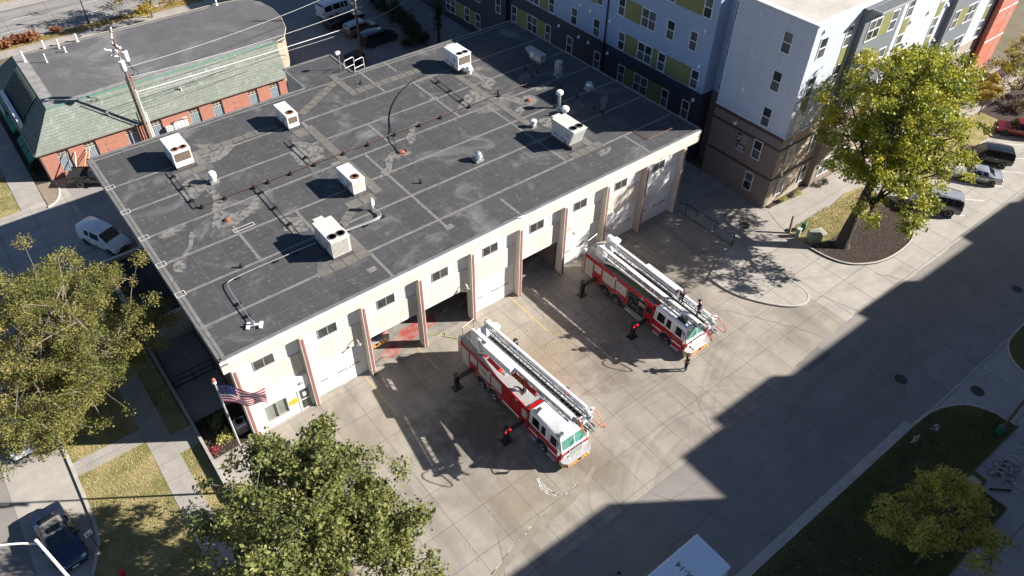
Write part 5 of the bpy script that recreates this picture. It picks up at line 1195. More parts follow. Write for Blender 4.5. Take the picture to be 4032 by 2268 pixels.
car('parked_car', 'dark blue sedan with a grey-brown reflection painted on its roof, and a sunroof, parked at the kerb by the lawn', 'car', 'sedan', P_navy, (-12.2,.45,0), R(-85), 'cars parked on the side street', roofpm=P_roofrefl, sunroof=True, plate=True)
car('parked_car', 'white car half hidden under the big yellow-green tree, nearer the blue sedan', 'car', 'sedan', P_white, (-12.35,10.5,0), R(-88), 'cars parked on the side street')
car('parked_car', 'white car half hidden under the big yellow-green tree, farther from the blue sedan', 'car', 'suv', P_white, (-12.4,16.6,0), R(-88), 'cars parked on the side street')
car('delivery_van', 'small white delivery van parked in the shade beside the black annex roof', 'van', 'citivan', P_white, (-1.2,27.65,0), R(-66), plate=False, scale=1.0)
car('pickup_truck', 'dark pickup with an open bed, half under the station roof corner', 'pickup', 'pickup', P_brn, (1.4,37.5,0), R(-33))
G2 = 'cars in the shaded rear lot'
car('passenger_van', 'long white passenger van in the shaded rear lot', 'van', 'bigvan', P_white, (38.1,57.4,0), R(6), G2)
car('pickup_truck', 'dark pickup truck between the white van and the tan car in the rear lot', 'pickup', 'pickup', P_dk, (37.4,54.2,0), R(10), G2)
car('parked_car', 'tan car with a pale roof and roof rails in the rear lot', 'car', 'suv', P_tan, (38.0,50.9,0), R(5), G2, roofpm=P_silv, rails=True, scale=.9)
car('minivan', 'charcoal minivan parked nearest the station in the rear lot', 'minivan', 'minivan', P_dk, (38.4,47.2,0), R(3), G2, rails=True)
G3 = 'cars in the angled stalls on the right'
car('suv', 'grey full-size estate car with roof rails, nearest the tree in the angled stalls', 'SUV', 'suv', P_grey, (62.8,-14.0,0), R(122), G3, roofpm=P_silv, rails=True, scale=1.06)
car('parked_car', 'silver sedan in the angled stalls between the grey and the black vehicles', 'car', 'sedan', P_silv, (70.9,-14.3,0), R(124), G3)
car('suv', 'black boxy vehicle in the angled stalls beyond the silver sedan', 'SUV', 'suv', P_blk, (74.9,-13.3,0), R(124), G3, rails=True, scale=.96)
car('suv', 'dark red car at the right edge of the picture in the angled stalls', 'SUV', 'suv', P_red, (82.8,-12.9,0), R(124), G3, scale=.9)
# ---------------------------------------------------------------- ladder trucks
P_fire = mat('fire_red_paint', (.46,.012,.014), (.40,.012,.014), 1, .25, .0, coat=.8)
M_roll = mat('satin_roller_shutter', (.60,.56,.50), (.52,.49,.44), 1.5, .4, .3)
M_plate = mat('tread_plate', (.33,.32,.31), (.24,.235,.23), 5, .5, .4, bump=.3)
M_platew = mat('bright_tread_plate', (.58,.58,.57), (.46,.46,.45), 5, .4, .4, bump=.3)
M_twhite = mat('truck_white', (.80,.80,.80), (.74,.74,.74), 1.2, .3, coat=.4)
M_lad = mat('ladder_white', (.78,.78,.78), (.62,.62,.62), 2.5, .4, .1)
M_ladg = mat('ladder_aluminium', (.50,.50,.50), (.40,.40,.40), 3, .4, .5)
M_rung = mat('dark_rung', (.035,.036,.038), rough=.7)
M_gold = mat('gold_leaf', (.42,.27,.07), rough=.4, metal=.5)
M_wsg = mat('green_windshield', (.10,.30,.25), (.05,.16,.14), 1.2, .08, spec=.9)
M_redl = emat('red_flasher', (.85,.02,.02), .7)
M_equip = mat('pump_equipment', (.22,.22,.22), (.03,.03,.03), 9, .6)
def chevrons(par, x0, x1, y, z0, z1, name='chevron_strip'):
    n = 14; w = (x1-x0)/n; A = MB(); B = MB()
    for k in range(n):
        xa = x0+k*w; sl = (z1-z0)*.8*(1 if k < n/2 else -1)
        (A if k % 2 else B).quad((xa,y,z0),(xa+w,y,z0),(min(x1,max(x0,xa+w+sl)),y,z1),(min(x1,max(x0,xa+sl)),y,z1))
    A.build(name, mat('chevron_yellow', (.72,.55,.02), rough=.5), par, world=False); B.build(name, mat('chevron_red', (.62,.03,.02), rough=.5), par, world=False)
def wheelset(t, x, y, r=.54, dual=False):
    for sg in (-1, 1):
        n = 22; A = [2*math.pi*k/n for k in range(n)]; xo = sg*(x); xi = sg*(x-(.55 if dual else .32))
        mb = MB(); mb.loft([[(q,y+math.cos(u)*rr,r+math.sin(u)*rr) for u in A] for q, rr in ((xi,r*.95),(xi+sg*.05,r),(xo-sg*.05,r),(xo,r*.93))]); w_ = mb.build('wheel', M_tyre, t)
        mb = MB(); mb.loft([[(q,y+math.cos(u)*rr,r+math.sin(u)*rr) for u in A] for q, rr in ((xo-sg*.1,r*.62),(xo+sg*.012,r*.6),(xo-sg*.06,r*.46),(xo-sg*.06,r*.24),(xo+sg*.02,r*.2))]); mb.build('rim', M_chrome, w_, world=False)
def arch(par, y, r, x, m):
    for sg in (-1,1):
        mb = MB(); n = 14; A = [math.pi*k/n for k in range(n+1)]
        mb.loft([[(sg*(x-.02),y+math.cos(u)*r,.5+math.sin(u)*r),(sg*(x+.035),y+math.cos(u)*r,.5+math.sin(u)*r),(sg*(x+.035),y+math.cos(u)*(r+.1),.5+math.sin(u)*(r+.1)),(sg*(x-.02),y+math.cos(u)*(r+.1),.5+math.sin(u)*(r+.1))] for u in A]); mb.build('wheel_arch', m, par, world=False)
        mb = MB(); mb.loft([[(sg*(x-.05),y+math.cos(u)*r,.5+math.sin(u)*r) for u in A]+[(sg*(x-.05),y-r,.4),(sg*(x-.05),y+r,.4)][:1]+[(sg*(x-.05),y+r,.4)],[(sg*(x+.012),y+math.cos(u)*r,.5+math.sin(u)*r) for u in A]+[(sg*(x+.012),y-r,.4)]+[(sg*(x+.012),y+r,.4)]]); mb.build('wheel_well', M_dark, par, world=False)
def cab(t, hw, shade=False, bump=True):
    # lower red shell, upper white shell
    mb = MB(); mb.loft([[(-hw+.05,.62,.5),(hw-.05,.62,.5),(hw,.85,.5),(hw,3.95,.5),(-hw,3.95,.5),(-hw,.85,.5)],[(-hw+.05,.52,1.0),(hw-.05,.52,1.0),(hw,.75,1.0),(hw,3.95,1.0),(-hw,3.95,1.0),(-hw,.75,1.0)],[(-hw+.05,.52,1.62),(hw-.05,.52,1.62),(hw,.75,1.62),(hw,3.95,1.62),(-hw,3.95,1.62),(-hw,.75,1.62)]])
    c_ = mb.build('cab', P_fire, t, smooth=30)
    q = [(-hw+.05,.52),(hw-.05,.52),(hw,.75),(hw,3.95),(-hw,3.95),(-hw,.75)]
    def rg(z, dy, ins): return [(-hw+.05+ins,.52+dy,z),(hw-.05-ins,.52+dy,z),(hw-ins,.75+dy,z),(hw-ins,3.95-ins,z),(-hw+ins,3.95-ins,z),(-hw+ins,.75+dy,z)]
    mb = MB(); mb.loft([rg(1.622,.0,.0),rg(1.85,.03,.01),rg(2.72,.28,.05),rg(2.95,.36,.06),rg(3.03,.48,.16)]); up = mb.build('cab_roof', M_twhite, t, smooth=35)
    def wsx(z): return .52+.03+(.25)*(z-1.85)/.87
    for s in (-1,1):
        mb = MB(); x0, x1 = (.04,hw-.14); q = [(s*x0,wsx(1.9)-.02,1.9),(s*x1,wsx(1.9)-.02,1.9),(s*(x1-.05),wsx(2.66)-.02,2.66),(s*x0,wsx(2.66)-.02,2.66)]
        mb.loft([q,[(a,b_+.03,c2) for a,b_,c2 in q]]); mb.build('windshield', M_wsg, t)
        mb = MB(); q = [(s*(hw-.03),.64,1.9),(s*(hw+.012),.84,1.9),(s*(hw-.03),1.08,2.62),(s*(hw-.075),.88,2.62)]; mb.loft([q,[(a-s*.03,b_+.02,c2) for a,b_,c2 in q]]); mb.build('corner_window', M_wsg, t)
        for ya, yb in ((1.08,1.72),(2.2,2.66),(2.86,3.62)):
            mb = MB(); q = [(s*(hw+.012),ya,1.78),(s*(hw+.012),yb,1.78),(s*(hw-.035),yb-.03,2.6),(s*(hw-.035),ya+.03,2.6)]; mb.loft([q,[(a-s*.03,b_,c2) for a,b_,c2 in q]]); mb.build('side_window', M_cglass, t)
        for ya, yb in ((.98,1.85),(2.75,3.75)):
            mb = MB()
            for yy in (ya,yb): mb.box(min(s*hw,s*(hw+.012)),max(s*hw,s*(hw+.012)),yy,yy+.02,.62,2.6)
            mb.build('door_seam', M_plastic, c_, world=False)
            mb = MB(); mb.box(min(s*hw,s*(hw+.04)),max(s*hw,s*(hw+.04)),yb-.22,yb-.05,1.42,1.48); mb.build('door_handle', M_chrome, c_, world=False)
        mb = MB(); mb.box(min(s*hw,s*(hw+.008)),max(s*hw,s*(hw+.008)),.9,3.94,.86,1.0); mb.build('white_stripe', M_whitep, c_, world=False)
        mb = MB(); mb.tube([(s*hw,.8,2.5),(s*(hw+.3),.55,2.35),(s*(hw+.3),.55,1.85),(s*hw,.75,1.75)], .03, 5); mb.bbox(min(s*(hw+.18),s*(hw+.4)),max(s*(hw+.18),s*(hw+.4)),.48,.6,1.85,2.3,.03); mb.build('mirror', M_chrome, t)
        mb = MB(); mb.bbox(min(s*(hw-.05),s*(hw+.14)),max(s*(hw-.05),s*(hw+.14)),1.0,1.8,.38,.5,.02); mb.bbox(min(s*(hw-.05),s*(hw+.14)),max(s*(hw-.05),s*(hw+.14)),3.05,3.7,.38,.5,.02); mb.build('step', M_platew, t)
        mb = MB(); mb.bbox(min(s*.62,s*1.12),max(s*.62,s*1.12),.44,.53,1.12,1.42,.02); h_ = mb.build('headlight', M_chrome, t)
        mb = MB()
        for xx in (.74,1.0): mb.cyl((s*xx,.425,1.27),.11,.03,12,axis='y')
        mb.build('lens', M_lampw, h_, world=False)
    mb = MB(); mb.box(-.55,.55,.47,.53,.95,1.55); g = mb.build('grille', M_plastic, t)
    mb = MB()
    for k in range(6): mb.box(-.56,.56,.44,.47,.96+k*.1,1.0+k*.1)
    mb.box(-.6,-.55,.43,.5,.92,1.58); mb.box(.55,.6,.43,.5,.92,1.58); mb.build('grille_bars', M_chrome, g, world=False)
    mb = MB(); mb.loft([[(-1.0,0,.45),(1.0,0,.45),(1.28,.28,.45),(1.28,.62,.45),(-1.28,.62,.45),(-1.28,.28,.45)],[(-1.0,0,.88),(1.0,0,.88),(1.28,.28,.88),(1.28,.62,.88),(-1.28,.62,.88),(-1.28,.28,.88)]]); b_ = mb.build('front_bumper', M_platew, t)
    chevrons(b_, -.98, .98, -.008, .5, .8)
    for s in (-1,1):
        n = 4; A = MB(); B = MB()
        for k in range(n):
            a0, a1 = k/n, (k+1)/n
            P = lambda u,z: (s*(1.0+.28*u)+s*.006,.28*u-.006,z)
            (A if k % 2 else B).quad(P(a0,.5),P(a1,.5),P(a1,.8),P(a0,.8))
        A.build('chevron_strip', MATS['chevron_yellow'], b_, world=False); B.build('chevron_strip', MATS['chevron_red'], b_, world=False)
    # low-profile front wipers
    mb = MB(); mb.tube([(-.5,.5,1.86),(-.15,.62,2.3)],.015,4); mb.tube([(.35,.5,1.86),(.75,.62,2.3)],.015,4); mb.build('wiper', M_plastic, t)
    arch(c_, 2.4, .62, hw, M_chrome); wheelset(t, hw+.01, 2.4)
    return c_, up
def outrigger(t, y, s, light):
    mb = MB(); mb.box(min(s*1.1,s*2.75),max(s*1.1,s*2.75),y-.12,y+.12,.92,1.16); o = mb.build('outrigger', M_blk, t)
    mb = MB(); mb.box(min(s*1.3,s*2.6),max(s*1.3,s*2.6),y-.128,y-.12,1.06,1.1); mb.build('arm_stripe', M_galv, o, world=False)
    mb = MB(); mb.bbox(min(s*2.6,s*2.9),max(s*2.6,s*2.9),y-.16,y+.16,.35,1.6,.03); mb.cyl((s*2.75,y,.04),.09,.5,8); mb.build('jack_leg', M_blk, o, world=False)
    mb = MB(); mb.bbox(s*2.75-.38,s*2.75+.38,y-.3,y+.3,0,.05,.01); mb.build('ground_pad', M_blk, o, world=False)
    if light:
        mb = MB(); mb.bbox(s*2.75-.26,s*2.75-.12,y-.24,y-.15,1.3,1.45,.02); mb.bbox(s*2.75+.12,s*2.75+.26,y-.24,y-.15,1.3,1.45,.02); mb.build('warning_light', M_redl, o, world=False)
    mb = MB(); mb.box(s*2.75-.2,s*2.75+.2,y-.17,y-.16,1.45,1.62); mb.build('reflector_plate', M_galv, o, world=False)
def ladder(t, pivot, pitch, length, sign, tipm):
    """three nested truss sections; built along -y from the pivot, local origin at the heel"""
    Mx = Matrix.Translation(pivot) @ Matrix.Rotation(R(-pitch),4,'X')
    Mx = Mx @ Matrix.Diagonal((1.14,1,1.08,1))
    def put(mb, n, m, par): mb.xf(Mx); return mb.build(n, m, par, world=False)
    mb = MB()
    for s in (-1,1): mb.box(min(s*.64,s*.46),max(s*.64,s*.46),-length*.93,.3,.62,.78); mb.box(min(s*.60,s*.50),max(s*.60,s*.50),-length*.9,.3,.0,.12)
    L = put(mb, 'ladder', M_lad, t)
    for i, (o_, z0, z1, y0, y1) in enumerate(((.40,.1,.66,-length*.985,.0),(.30,.16,.58,-length,-.4))):
        mb = MB()
        for s in (-1,1): mb.box(min(s*o_,s*(o_-.07)),max(s*o_,s*(o_-.09)),y0,y1,z1-.07,z1); mb.box(min(s*o_,s*(o_-.06)),max(s*o_,s*(o_-.06)),y0,y1,z0,z0+.08)
        put(mb, 'fly_section', M_ladg if i else M_lad, L)
    # lattice of the outer and inner trusses
    for o_, z0, z1, st_, m, r in ((.56,.1,.64,.72,M_lad,.026),(.37,.16,.6,.6,M_ladg,.02)):
        mb = MB(); y = 0.0; k = 0
        while y > -length*.92:
            for s in (-1,1):
                a, b_ = (z0,z1) if k % 2 else (z1,z0); mb.tube([(s*o_,y,a),(s*o_,y-st_,b_)], r, 4)
            y -= st_; k += 1
        put(mb, 'lattice', m, L)
    mb = MB(); n = int(length/.36)
    for k in range(n): y = -.2-k*.36; mb.box(-.38,.38,y-.035,y+.035,.14,.2)
    put(mb, 'rungs', M_rung, L)
    mb = MB(); mb.box(-.42,.42,-length*.92,-.2,.02,.06); put(mb, 'hydraulic_bed', M_rung, L)
    mb = MB(); mb.tube([(-.05,-.4,.1),(-.05,-length*.6,.1)], .05, 6); mb.tube([(.12,-.4,.1),(.12,-length*.75,.1)], .06, 6); put(mb, 'water_pipe', M_ladg, L)
    # tip: egress loops, nozzle
    for s in (-1,1):
        P = [(s*.42,-length*.95,.75),(s*.5,-length*.97,1.0),(s*.62,-length-.15,.95),(s*.68,-length-.75,.35),(s*.62,-length-.8,.1),(s*.5,-length-.4,.2),(s*.42,-length*.96,.5)]
        mb = MB(); mb.tube(smooth2(P,2), .03, 6); put(mb, 'tip_loop', tipm, L)
    mb = MB(); mb.cyl((0,-length-.1,.3),.12,.3,10,axis='y'); mb.tube([(0,-length+.3,.35),(0,-length-.3,.32),(0,-length-.75,.2)], .08, 8, r1=.05); mb.bbox(-.3,.3,-length+.1,-length+.35,.3,.6,.03); put(mb, 'nozzle', M_ladg, L)
    for s in (-1,1): mb = MB(); mb.cyl((s*.3,-length-.05,.65),.11,.12,10,axis='y'); put(mb, 'tip_light', M_lampw, L)
    mb = MB(); mb.bbox(.2,.75,-length+.25,-length+.5,.7,.95,.03); put(mb, 'tip_light', M_lampw, L)
    mb = MB()
    for k in range(5): mb.box(-.34+k*.15,-.26+k*.15,-length-.3,-length+.4,.1,.14)
    put(mb, 'tip_cables', M_plastic, L)
    return L, Mx
def truck(label, loc, variant):
    t = thing('ladder_truck', label, 'fire truck', loc, 0, 'ladder fire trucks on the apron'); hw = 1.25
    c_, up = cab(t, hw)
    mb = MB(); mb.box(-.9,.9,.6,12.0,.45,.75); mb.build('chassis', M_blk, t)
    # body sides
    bt = 2.72
    mb = MB()
    for s in (-1,1): mb.box(min(s*.78,s*hw),max(s*.78,s*hw),4.06,12.0,.62,bt)
    mb.box(-.78,.78,4.06,12.0,.75,2.45); body = mb.build('body', P_fire, t)
    dk = M_plate if variant == 1 else M_platew
    mb = MB(); mb.box(-hw+.09,hw-.09,4.1,9.75,2.454,2.47+.0); mb.box(-hw+.1,-.78,4.1,11.95,bt,bt+.012); mb.box(.78,hw-.1,4.1,11.95,bt,bt+.012); mb.build('deck', dk, t)
    mb = MB()
    for s in (-1,1): mb.box(min(s*hw,s*(hw-.08)),max(s*hw,s*(hw-.08)),4.06,11.9,bt,bt+.09)
    mb.box(-hw,hw,4.0,4.1,2.5,2.9); mb.build('deck_rim', P_fire, body, world=False)
    def shut(y0,y1,z0,z1,m=M_roll,n='shutter'):
        out = None
        for s in (-1,1):
            mb = MB(); x0 = s*(hw+.015); mb.box(min(s*hw,x0),max(s*hw,x0),y0,y1,z0,z1)
            for k in range(int((z1-z0)/.13)): mb.box(min(x0,x0+s*.008),max(x0,x0+s*.008),y0+.02,y1-.02,z0+.03+k*.13,z0+.12+k*.13)
            o = mb.build(n, m, body, world=False); out = o if s == -1 else out
            mb = MB()
            for (a,b_,c2,d) in ((y0-.05,y0,z0-.05,z1+.05),(y1,y1+.05,z0-.05,z1+.05),(y0,y1,z1,z1+.05),(y0,y1,z0-.05,z0)): mb.box(min(s*hw,s*(hw+.022)),max(s*hw,s*(hw+.022)),a,b_,c2,d)
            mb.build('shutter_frame', M_chrome, o, world=False)
        return out
    shut(10.95,11.85,.75,2.45); shut(9.95,10.75,1.75,2.45)
    sh2 = shut(8.35,9.75,1.35 if variant == 2 else 1.4,2.5); shut(7.0,8.2,1.5,2.5)
    for s in (-1,1):
        if variant == 1:
            mb = MB(); mb.box(min(s*(hw-.2),s*(hw+.012)),max(s*(hw-.2),s*(hw+.012)),4.95,6.75,.75,2.5); pp = mb.build('pump_bay', M_dark, body, world=False)
            mb = MB()
            r_ = random.Random(3)
            for k in range(26): y = r_.uniform(5.05,6.6); z = r_.uniform(.95,2.3); w_ = r_.uniform(.05,.16); x0 = s*(hw+.012); mb.box(min(x0,x0+s*.05),max(x0,x0+s*.05),y,y+w_,z,z+w_*1.1)
            for k in range(5): mb.tube([(s*(hw+.03),5.1+k*.3,1.1+.1*k),(s*(hw+.05),5.2+k*.3,1.5),(s*(hw+.03),5.3+k*.3,1.2)], .03, 5)
            mb.build('gauges', M_equip, pp, world=False)
            mb = MB(); mb.box(min(s*hw,s*(hw+.03)),max(s*hw,s*(hw+.03)),5.0,5.6,1.85,2.2); mb.build('equipment_box', M_roll, pp, world=False)
            mb = MB()
            for (a,b_,c2,d) in ((4.87,4.95,.7,2.58),(6.75,6.83,.7,2.58),(4.95,6.75,2.5,2.58)): mb.box(min(s*hw,s*(hw+.03)),max(s*hw,s*(hw+.03)),a,b_,c2,d)
            mb.build('bay_frame', M_chrome, pp, world=False)
            mb = MB(); mb.bbox(min(s*(hw-.05),s*(hw+.3)),max(s*(hw-.05),s*(hw+.3)),4.95,6.75,.62,.7,.02); mb.build('running_board', M_platew, t)
            mb = MB(); mb.box(min(s*hw,s*(hw+.015)),max(s*hw,s*(hw+.015)),4.2,4.75,1.75,2.45); mb.build('crosslay_window', M_cglass, body, world=False)
        else:
            mb = MB()
            for (a,b_) in ((4.95,5.9),(5.94,6.85)): mb.bbox(min(s*hw,s*(hw+.03)),max(s*hw,s*(hw+.03)),a,b_,.75,2.55,.01)
            dd = mb.build('side_doors', P_fire, body, world=False)
            mb = MB(); mb.box(min(s*(hw+.03),s*(hw+.04)),max(s*(hw+.03),s*(hw+.04)),4.95,6.85,.95,1.1); mb.build('white_stripe', M_whitep, dd, world=False)
            mb = MB(); mb.box(min(s*hw,s*(hw+.015)),max(s*hw,s*(hw+.015)),4.2,4.7,1.6,2.4); mb.build('panel_shutter', M_roll, body, world=False)
    # hose beds and folded hose on the deck, grab rails, roof edge lamps
    for k in range(5):
        mb = MB(); x = -.62+k*.3 if variant == 1 else .1+k*.14; mb.bbox(x,x+(.26 if variant == 1 else .12),5.0,7.4,2.475,2.56+.02*(k%2),.02); mb.build('folded_hose', mat('tan_hose' if k % 2 else 'yellow_hose', (.42,.36,.24) if k % 2 else (.46,.38,.10), rough=.9), t)
    for s in (-1,1):
        mb = MB(); mb.tube([(s*(hw+.03),4.02,1.0),(s*(hw+.07),4.02,1.1),(s*(hw+.07),4.02,2.3),(s*(hw+.03),4.02,2.4)], .025, 5); mb.build('grab_rail', M_chrome, t)
        for yy in (5.2,8.2,10.8): mb = MB(); mb.bbox(min(s*(hw-.02),s*(hw+.05)),max(s*(hw-.02),s*(hw+.05)),yy,yy+.25,2.58,2.7,.015); mb.build('side_lamp', M_lampr if yy > 10 else M_lampw, t)
        mb = MB(); mb.box(min(s*hw,s*(hw+.02)),max(s*hw,s*(hw+.02)),4.06,7.1,.64,.74); mb.build('rub_rail', M_chrome, t)
    for y in (7.85,9.3): arch(body, y, .64, hw, M_chrome); wheelset(t, hw+.01, y, .54, True)
    for y in (4.5,10.45):
        for s in (-1,1): outrigger(t, y, s, y < 5)
    # turntable, pedestal, rails
    mb = MB(); mb.prism(smooth2([(-1.22,9.9),(1.22,9.9),(1.22,12.0),(.7,12.35),(-.7,12.35),(-1.22,12.0)],1,True), 2.73, 2.84); mb.build('turntable', mat('worn_platform', (.42,.39,.34), (.28,.27,.26), 2, .7), t)
    mb = MB(); mb.prism(smooth2([(-1.26,9.8),(1.26,9.8),(1.26,12.0),(.72,12.4),(-.72,12.4),(-1.26,12.0)],1,True), 2.66, 2.728); mb.build('turntable_rim', M_blk, t)
    pv = (0 if variant == 1 else .0, 10.75, 3.12 if variant == 1 else 3.55)
    mb = MB(); mb.loft([[(-.8,9.95,2.84),(.8,9.95,2.84),(.8,11.3,2.84),(-.8,11.3,2.84)],[(-.68,10.3,pv[2]+.25),(.68,10.3,pv[2]+.25),(.68,11.2,pv[2]+.5),(-.68,11.2,pv[2]+.5)]]); pd = mb.build('pedestal', M_lad, t)
    for s in (-1,1):
        mb = MB(); mb.loft([[(s*.66,10.0,2.9),(s*.8,10.0,2.9),(s*.8,11.2,2.9),(s*.66,11.2,2.9)],[(s*.66,10.8,pv[2]+.75),(s*.8,10.8,pv[2]+.75),(s*.8,11.2,pv[2]+.75),(s*.66,11.2,pv[2]+.75)]]); mb.build('side_bracket', M_lad, pd, world=False)
        mb = MB(); mb.tube([(s*.9,10.1,2.95),(s*.72,8.9,pv[2]+.1)], .11, 8); mb.build('lift_cylinder', M_ladg, pd, world=False)
        P = [(s*1.15,9.95,2.84),(s*1.15,9.95,3.7),(s*1.15,10.2,3.85),(s*1.15,11.2,3.85),(s*1.1,11.6,3.6),(s*1.1,11.6,2.84)] if s < 0 else [(s*1.15,10.9,2.84),(s*1.15,10.9,3.8),(s*1.1,11.6,3.85),(s*1.0,12.0,3.7),(s*1.0,12.0,2.84)]
        mb = MB(); mb.tube(smooth2(P,1), .03, 6); mb.build('safety_rail', M_galv, t)
    mb = MB(); mb.tube([(-.95,12.1,2.84),(-.95,12.1,3.9),(.2,12.3,3.95),(.2,12.3,2.84)], .03, 6); mb.build('safety_rail', M_galv, t)
    mb = MB(); mb.bbox(.75,1.2,11.1,11.7,2.84,3.85,.04); mb.loft([[(.8,10.6,3.3),(1.5,10.7,3.5),(1.5,11.2,3.5),(.8,11.2,3.3)],[(.8,10.6,3.9),(1.5,10.7,3.7),(1.5,11.2,3.7),(.8,11.2,3.9)]]); mb.build('control_console', M_lad, t)
    # climbing ladder at the rear corner
    mb = MB()
    for x in (-1.32,-.95): mb.box(x-.03,x+.03,12.05,12.15,.5,2.8)
    for k in range(7): mb.box(-1.32,-.95,12.03,12.17,.6+k*.33,.66+k*.33)
    mb.build('rear_ladder', M_galv, t)
    mb = MB(); mb.bbox(-1.3,-1.05,12.0,12.2,2.95,3.15,.03); mb.cyl((-1.2,12.1,2.7),.03,.3,6); mb.build('rear_lamp', M_lampw, t)
    mb = MB(); mb.box(-1.2,1.2,12.0,12.06,.7,2.6); r_ = mb.build('rear_panel', M_platew, t); 
    for s in (-1,1): mb = MB(); mb.box(min(s*.95,s*1.15),max(s*.95,s*1.15),12.06,12.1,1.0,1.5); mb.build('tail_light', M_lampr, t)
    if variant == 1:
        L, Mx = ladder(t, (0,10.75,3.12), -.9, 11.2, None, mat('tip_red', (.55,.03,.03), rough=.5))
        mb = MB(); mb.box(-.70,-.61,-7.5,-3.0,.32,.80); mb.xf(Mx); sg = mb.build('sign_panel', M_lad, L, world=False)
        tx = text_mb('LINCOLN FIRE & RESCUE', .46, .006); tx.v = [(a*.92,b_,c2) for a,b_,c2 in tx.v]; tx.xf(Mx @ fr((-.712,-5.25,.565), (0,-1,0), (0,0,1))); tx.build('sign_lettering', mat('sign_black_gold', (.06,.03,.02), rough=.5), sg, world=False)
        mb = MB(); mb.box(.62,.95,-7.3,-3.6,.5,.72); mb.xf(Mx); mb.build('side_tray', mat('pale_blue_tray', (.60,.63,.66), rough=.4), L, world=False)
        tx = text_mb('T21', .42, .004); tx.xf(fr((-hw-.012,1.55,1.25), (0,-1,0), (0,0,1))); tx.build('gold_number', M_gold, c_, world=False)
        mb = MB(); mb.bbox(-1.0,-.4,1.2,2.0,3.02,3.14,.03); mb.build('roof_lightbar', M_plastic, t)
        mb = MB(); mb.box(-.62,.62,.05,.5,.885,.93); mb.build('bumper_tray', M_platew, t)
    else:
        L, Mx = ladder(t, (.0,10.85,3.55), 5.2, 11.2, None, mat('tip_orange', (.75,.16,.02), rough=.5)); L.rotation_euler = (0,0,0)
        mb = MB(); mb.box(-1.0,-.58,-4.7,-1.6,.3,.82); mb.xf(Mx); mb.build('ladder_cover', M_twhite, L, world=False)
        mb = MB(); mb.box(-.72,-.61,-7.0,-1.9,-.12,.299); mb.xf(Mx); sg = mb.build('sign_panel', P_fire, L, world=False)
        tx = text_mb('TRUCK CO. 8', .46, .006); tx.xf(Mx @ fr((-.732,-4.6,.09), (0,-1,0), (0,0,1))); tx.build('sign_lettering', M_gold, sg, world=False)
        tx = text_mb('T8', .6, .004); tx.xf(fr((-hw-.03,9.1,1.95), (0,-1,0), (0,0,1))); tx.build('gold_number', M_gold, sh2, world=False)
        tx = text_mb('22', .36, .004); tx.xf(fr((-hw-.012,3.35,1.2), (0,-1,0), (0,0,1))); tx.build('door_number', M_gold, c_, world=False)
        for x, y in ((-.98,1.0),(.98,1.0),(-.85,3.4)):
            mb = MB(); mb.bbox(x-.22,x+.22,y-.14,y+.14,3.02,3.3,.05); o = mb.build('roof_spotlight', M_chrome, t); mb = MB(); mb.box(x-.16,x-.02,y-.155,y-.14,3.1,3.24); mb.box(x+.02,x+.16,y-.155,y-.14,3.1,3.24); mb.build('lens', M_lampw, o, world=False)
        mb = MB(); mb.box(-.5,.3,7.6,8.6,2.47,2.52); mb.box(-1.0,-.75,6.2,6.5,2.47,2.6); mb.build('deck_hatch', M_galv, t)
        mb = MB(); mb.loft([[(-.8,8.0,2.47),(-.3,8.0,2.47),(-.3,9.5,2.47),(-.8,9.5,2.47)],[(-.75,8.1,2.7),(-.5,8.1,2.85),(-.5,9.4,2.85),(-.75,9.4,2.7)]]); mb.build('hose_cover', P_fire, t)
        mb = MB(); mb.tube(smooth2([(-.9,5.3,2.5),(-.4,5.6,2.52),(-.3,6.2,2.5),(-.8,6.5,2.52),(-.9,5.9,2.5)],2), .04, 5); mb.build('loose_hose', M_plastic, t)
        mb = MB(); mb.box(-1.05,-.2,4.12,4.2,2.47,2.95); mb.build('red_bar', P_fire, t)
        mb = MB(); mb.lathe((-.1,5.7,2.475),[(.13,0),(.17,.02),(.13,.1),(.02,.2)],10); mb.build('helmet', M_twhite, t)
    return t
T1 = truck('red and white ladder truck lettered LINCOLN FIRE & RESCUE, with two firefighters up on it', (30.82,-13.25,0), 1)
T2 = truck('red and white ladder truck with plain white cab roof and raised ladder, nearer the camera', (16.85,-14.95,0), 2)
# engine standing inside the open bay: only its nose shows
EN = thing('fire_engine', 'fire engine with a chevron bumper parked nose-out just inside an open bay', 'fire engine', (11.35,2.2,0)); cab(EN, 1.22)
mb = MB(); mb.box(-1.22,1.22,4.05,9.5,.6,2.6); mb.build('body', P_fire, EN); wheelset(EN, 1.2, 7.8)
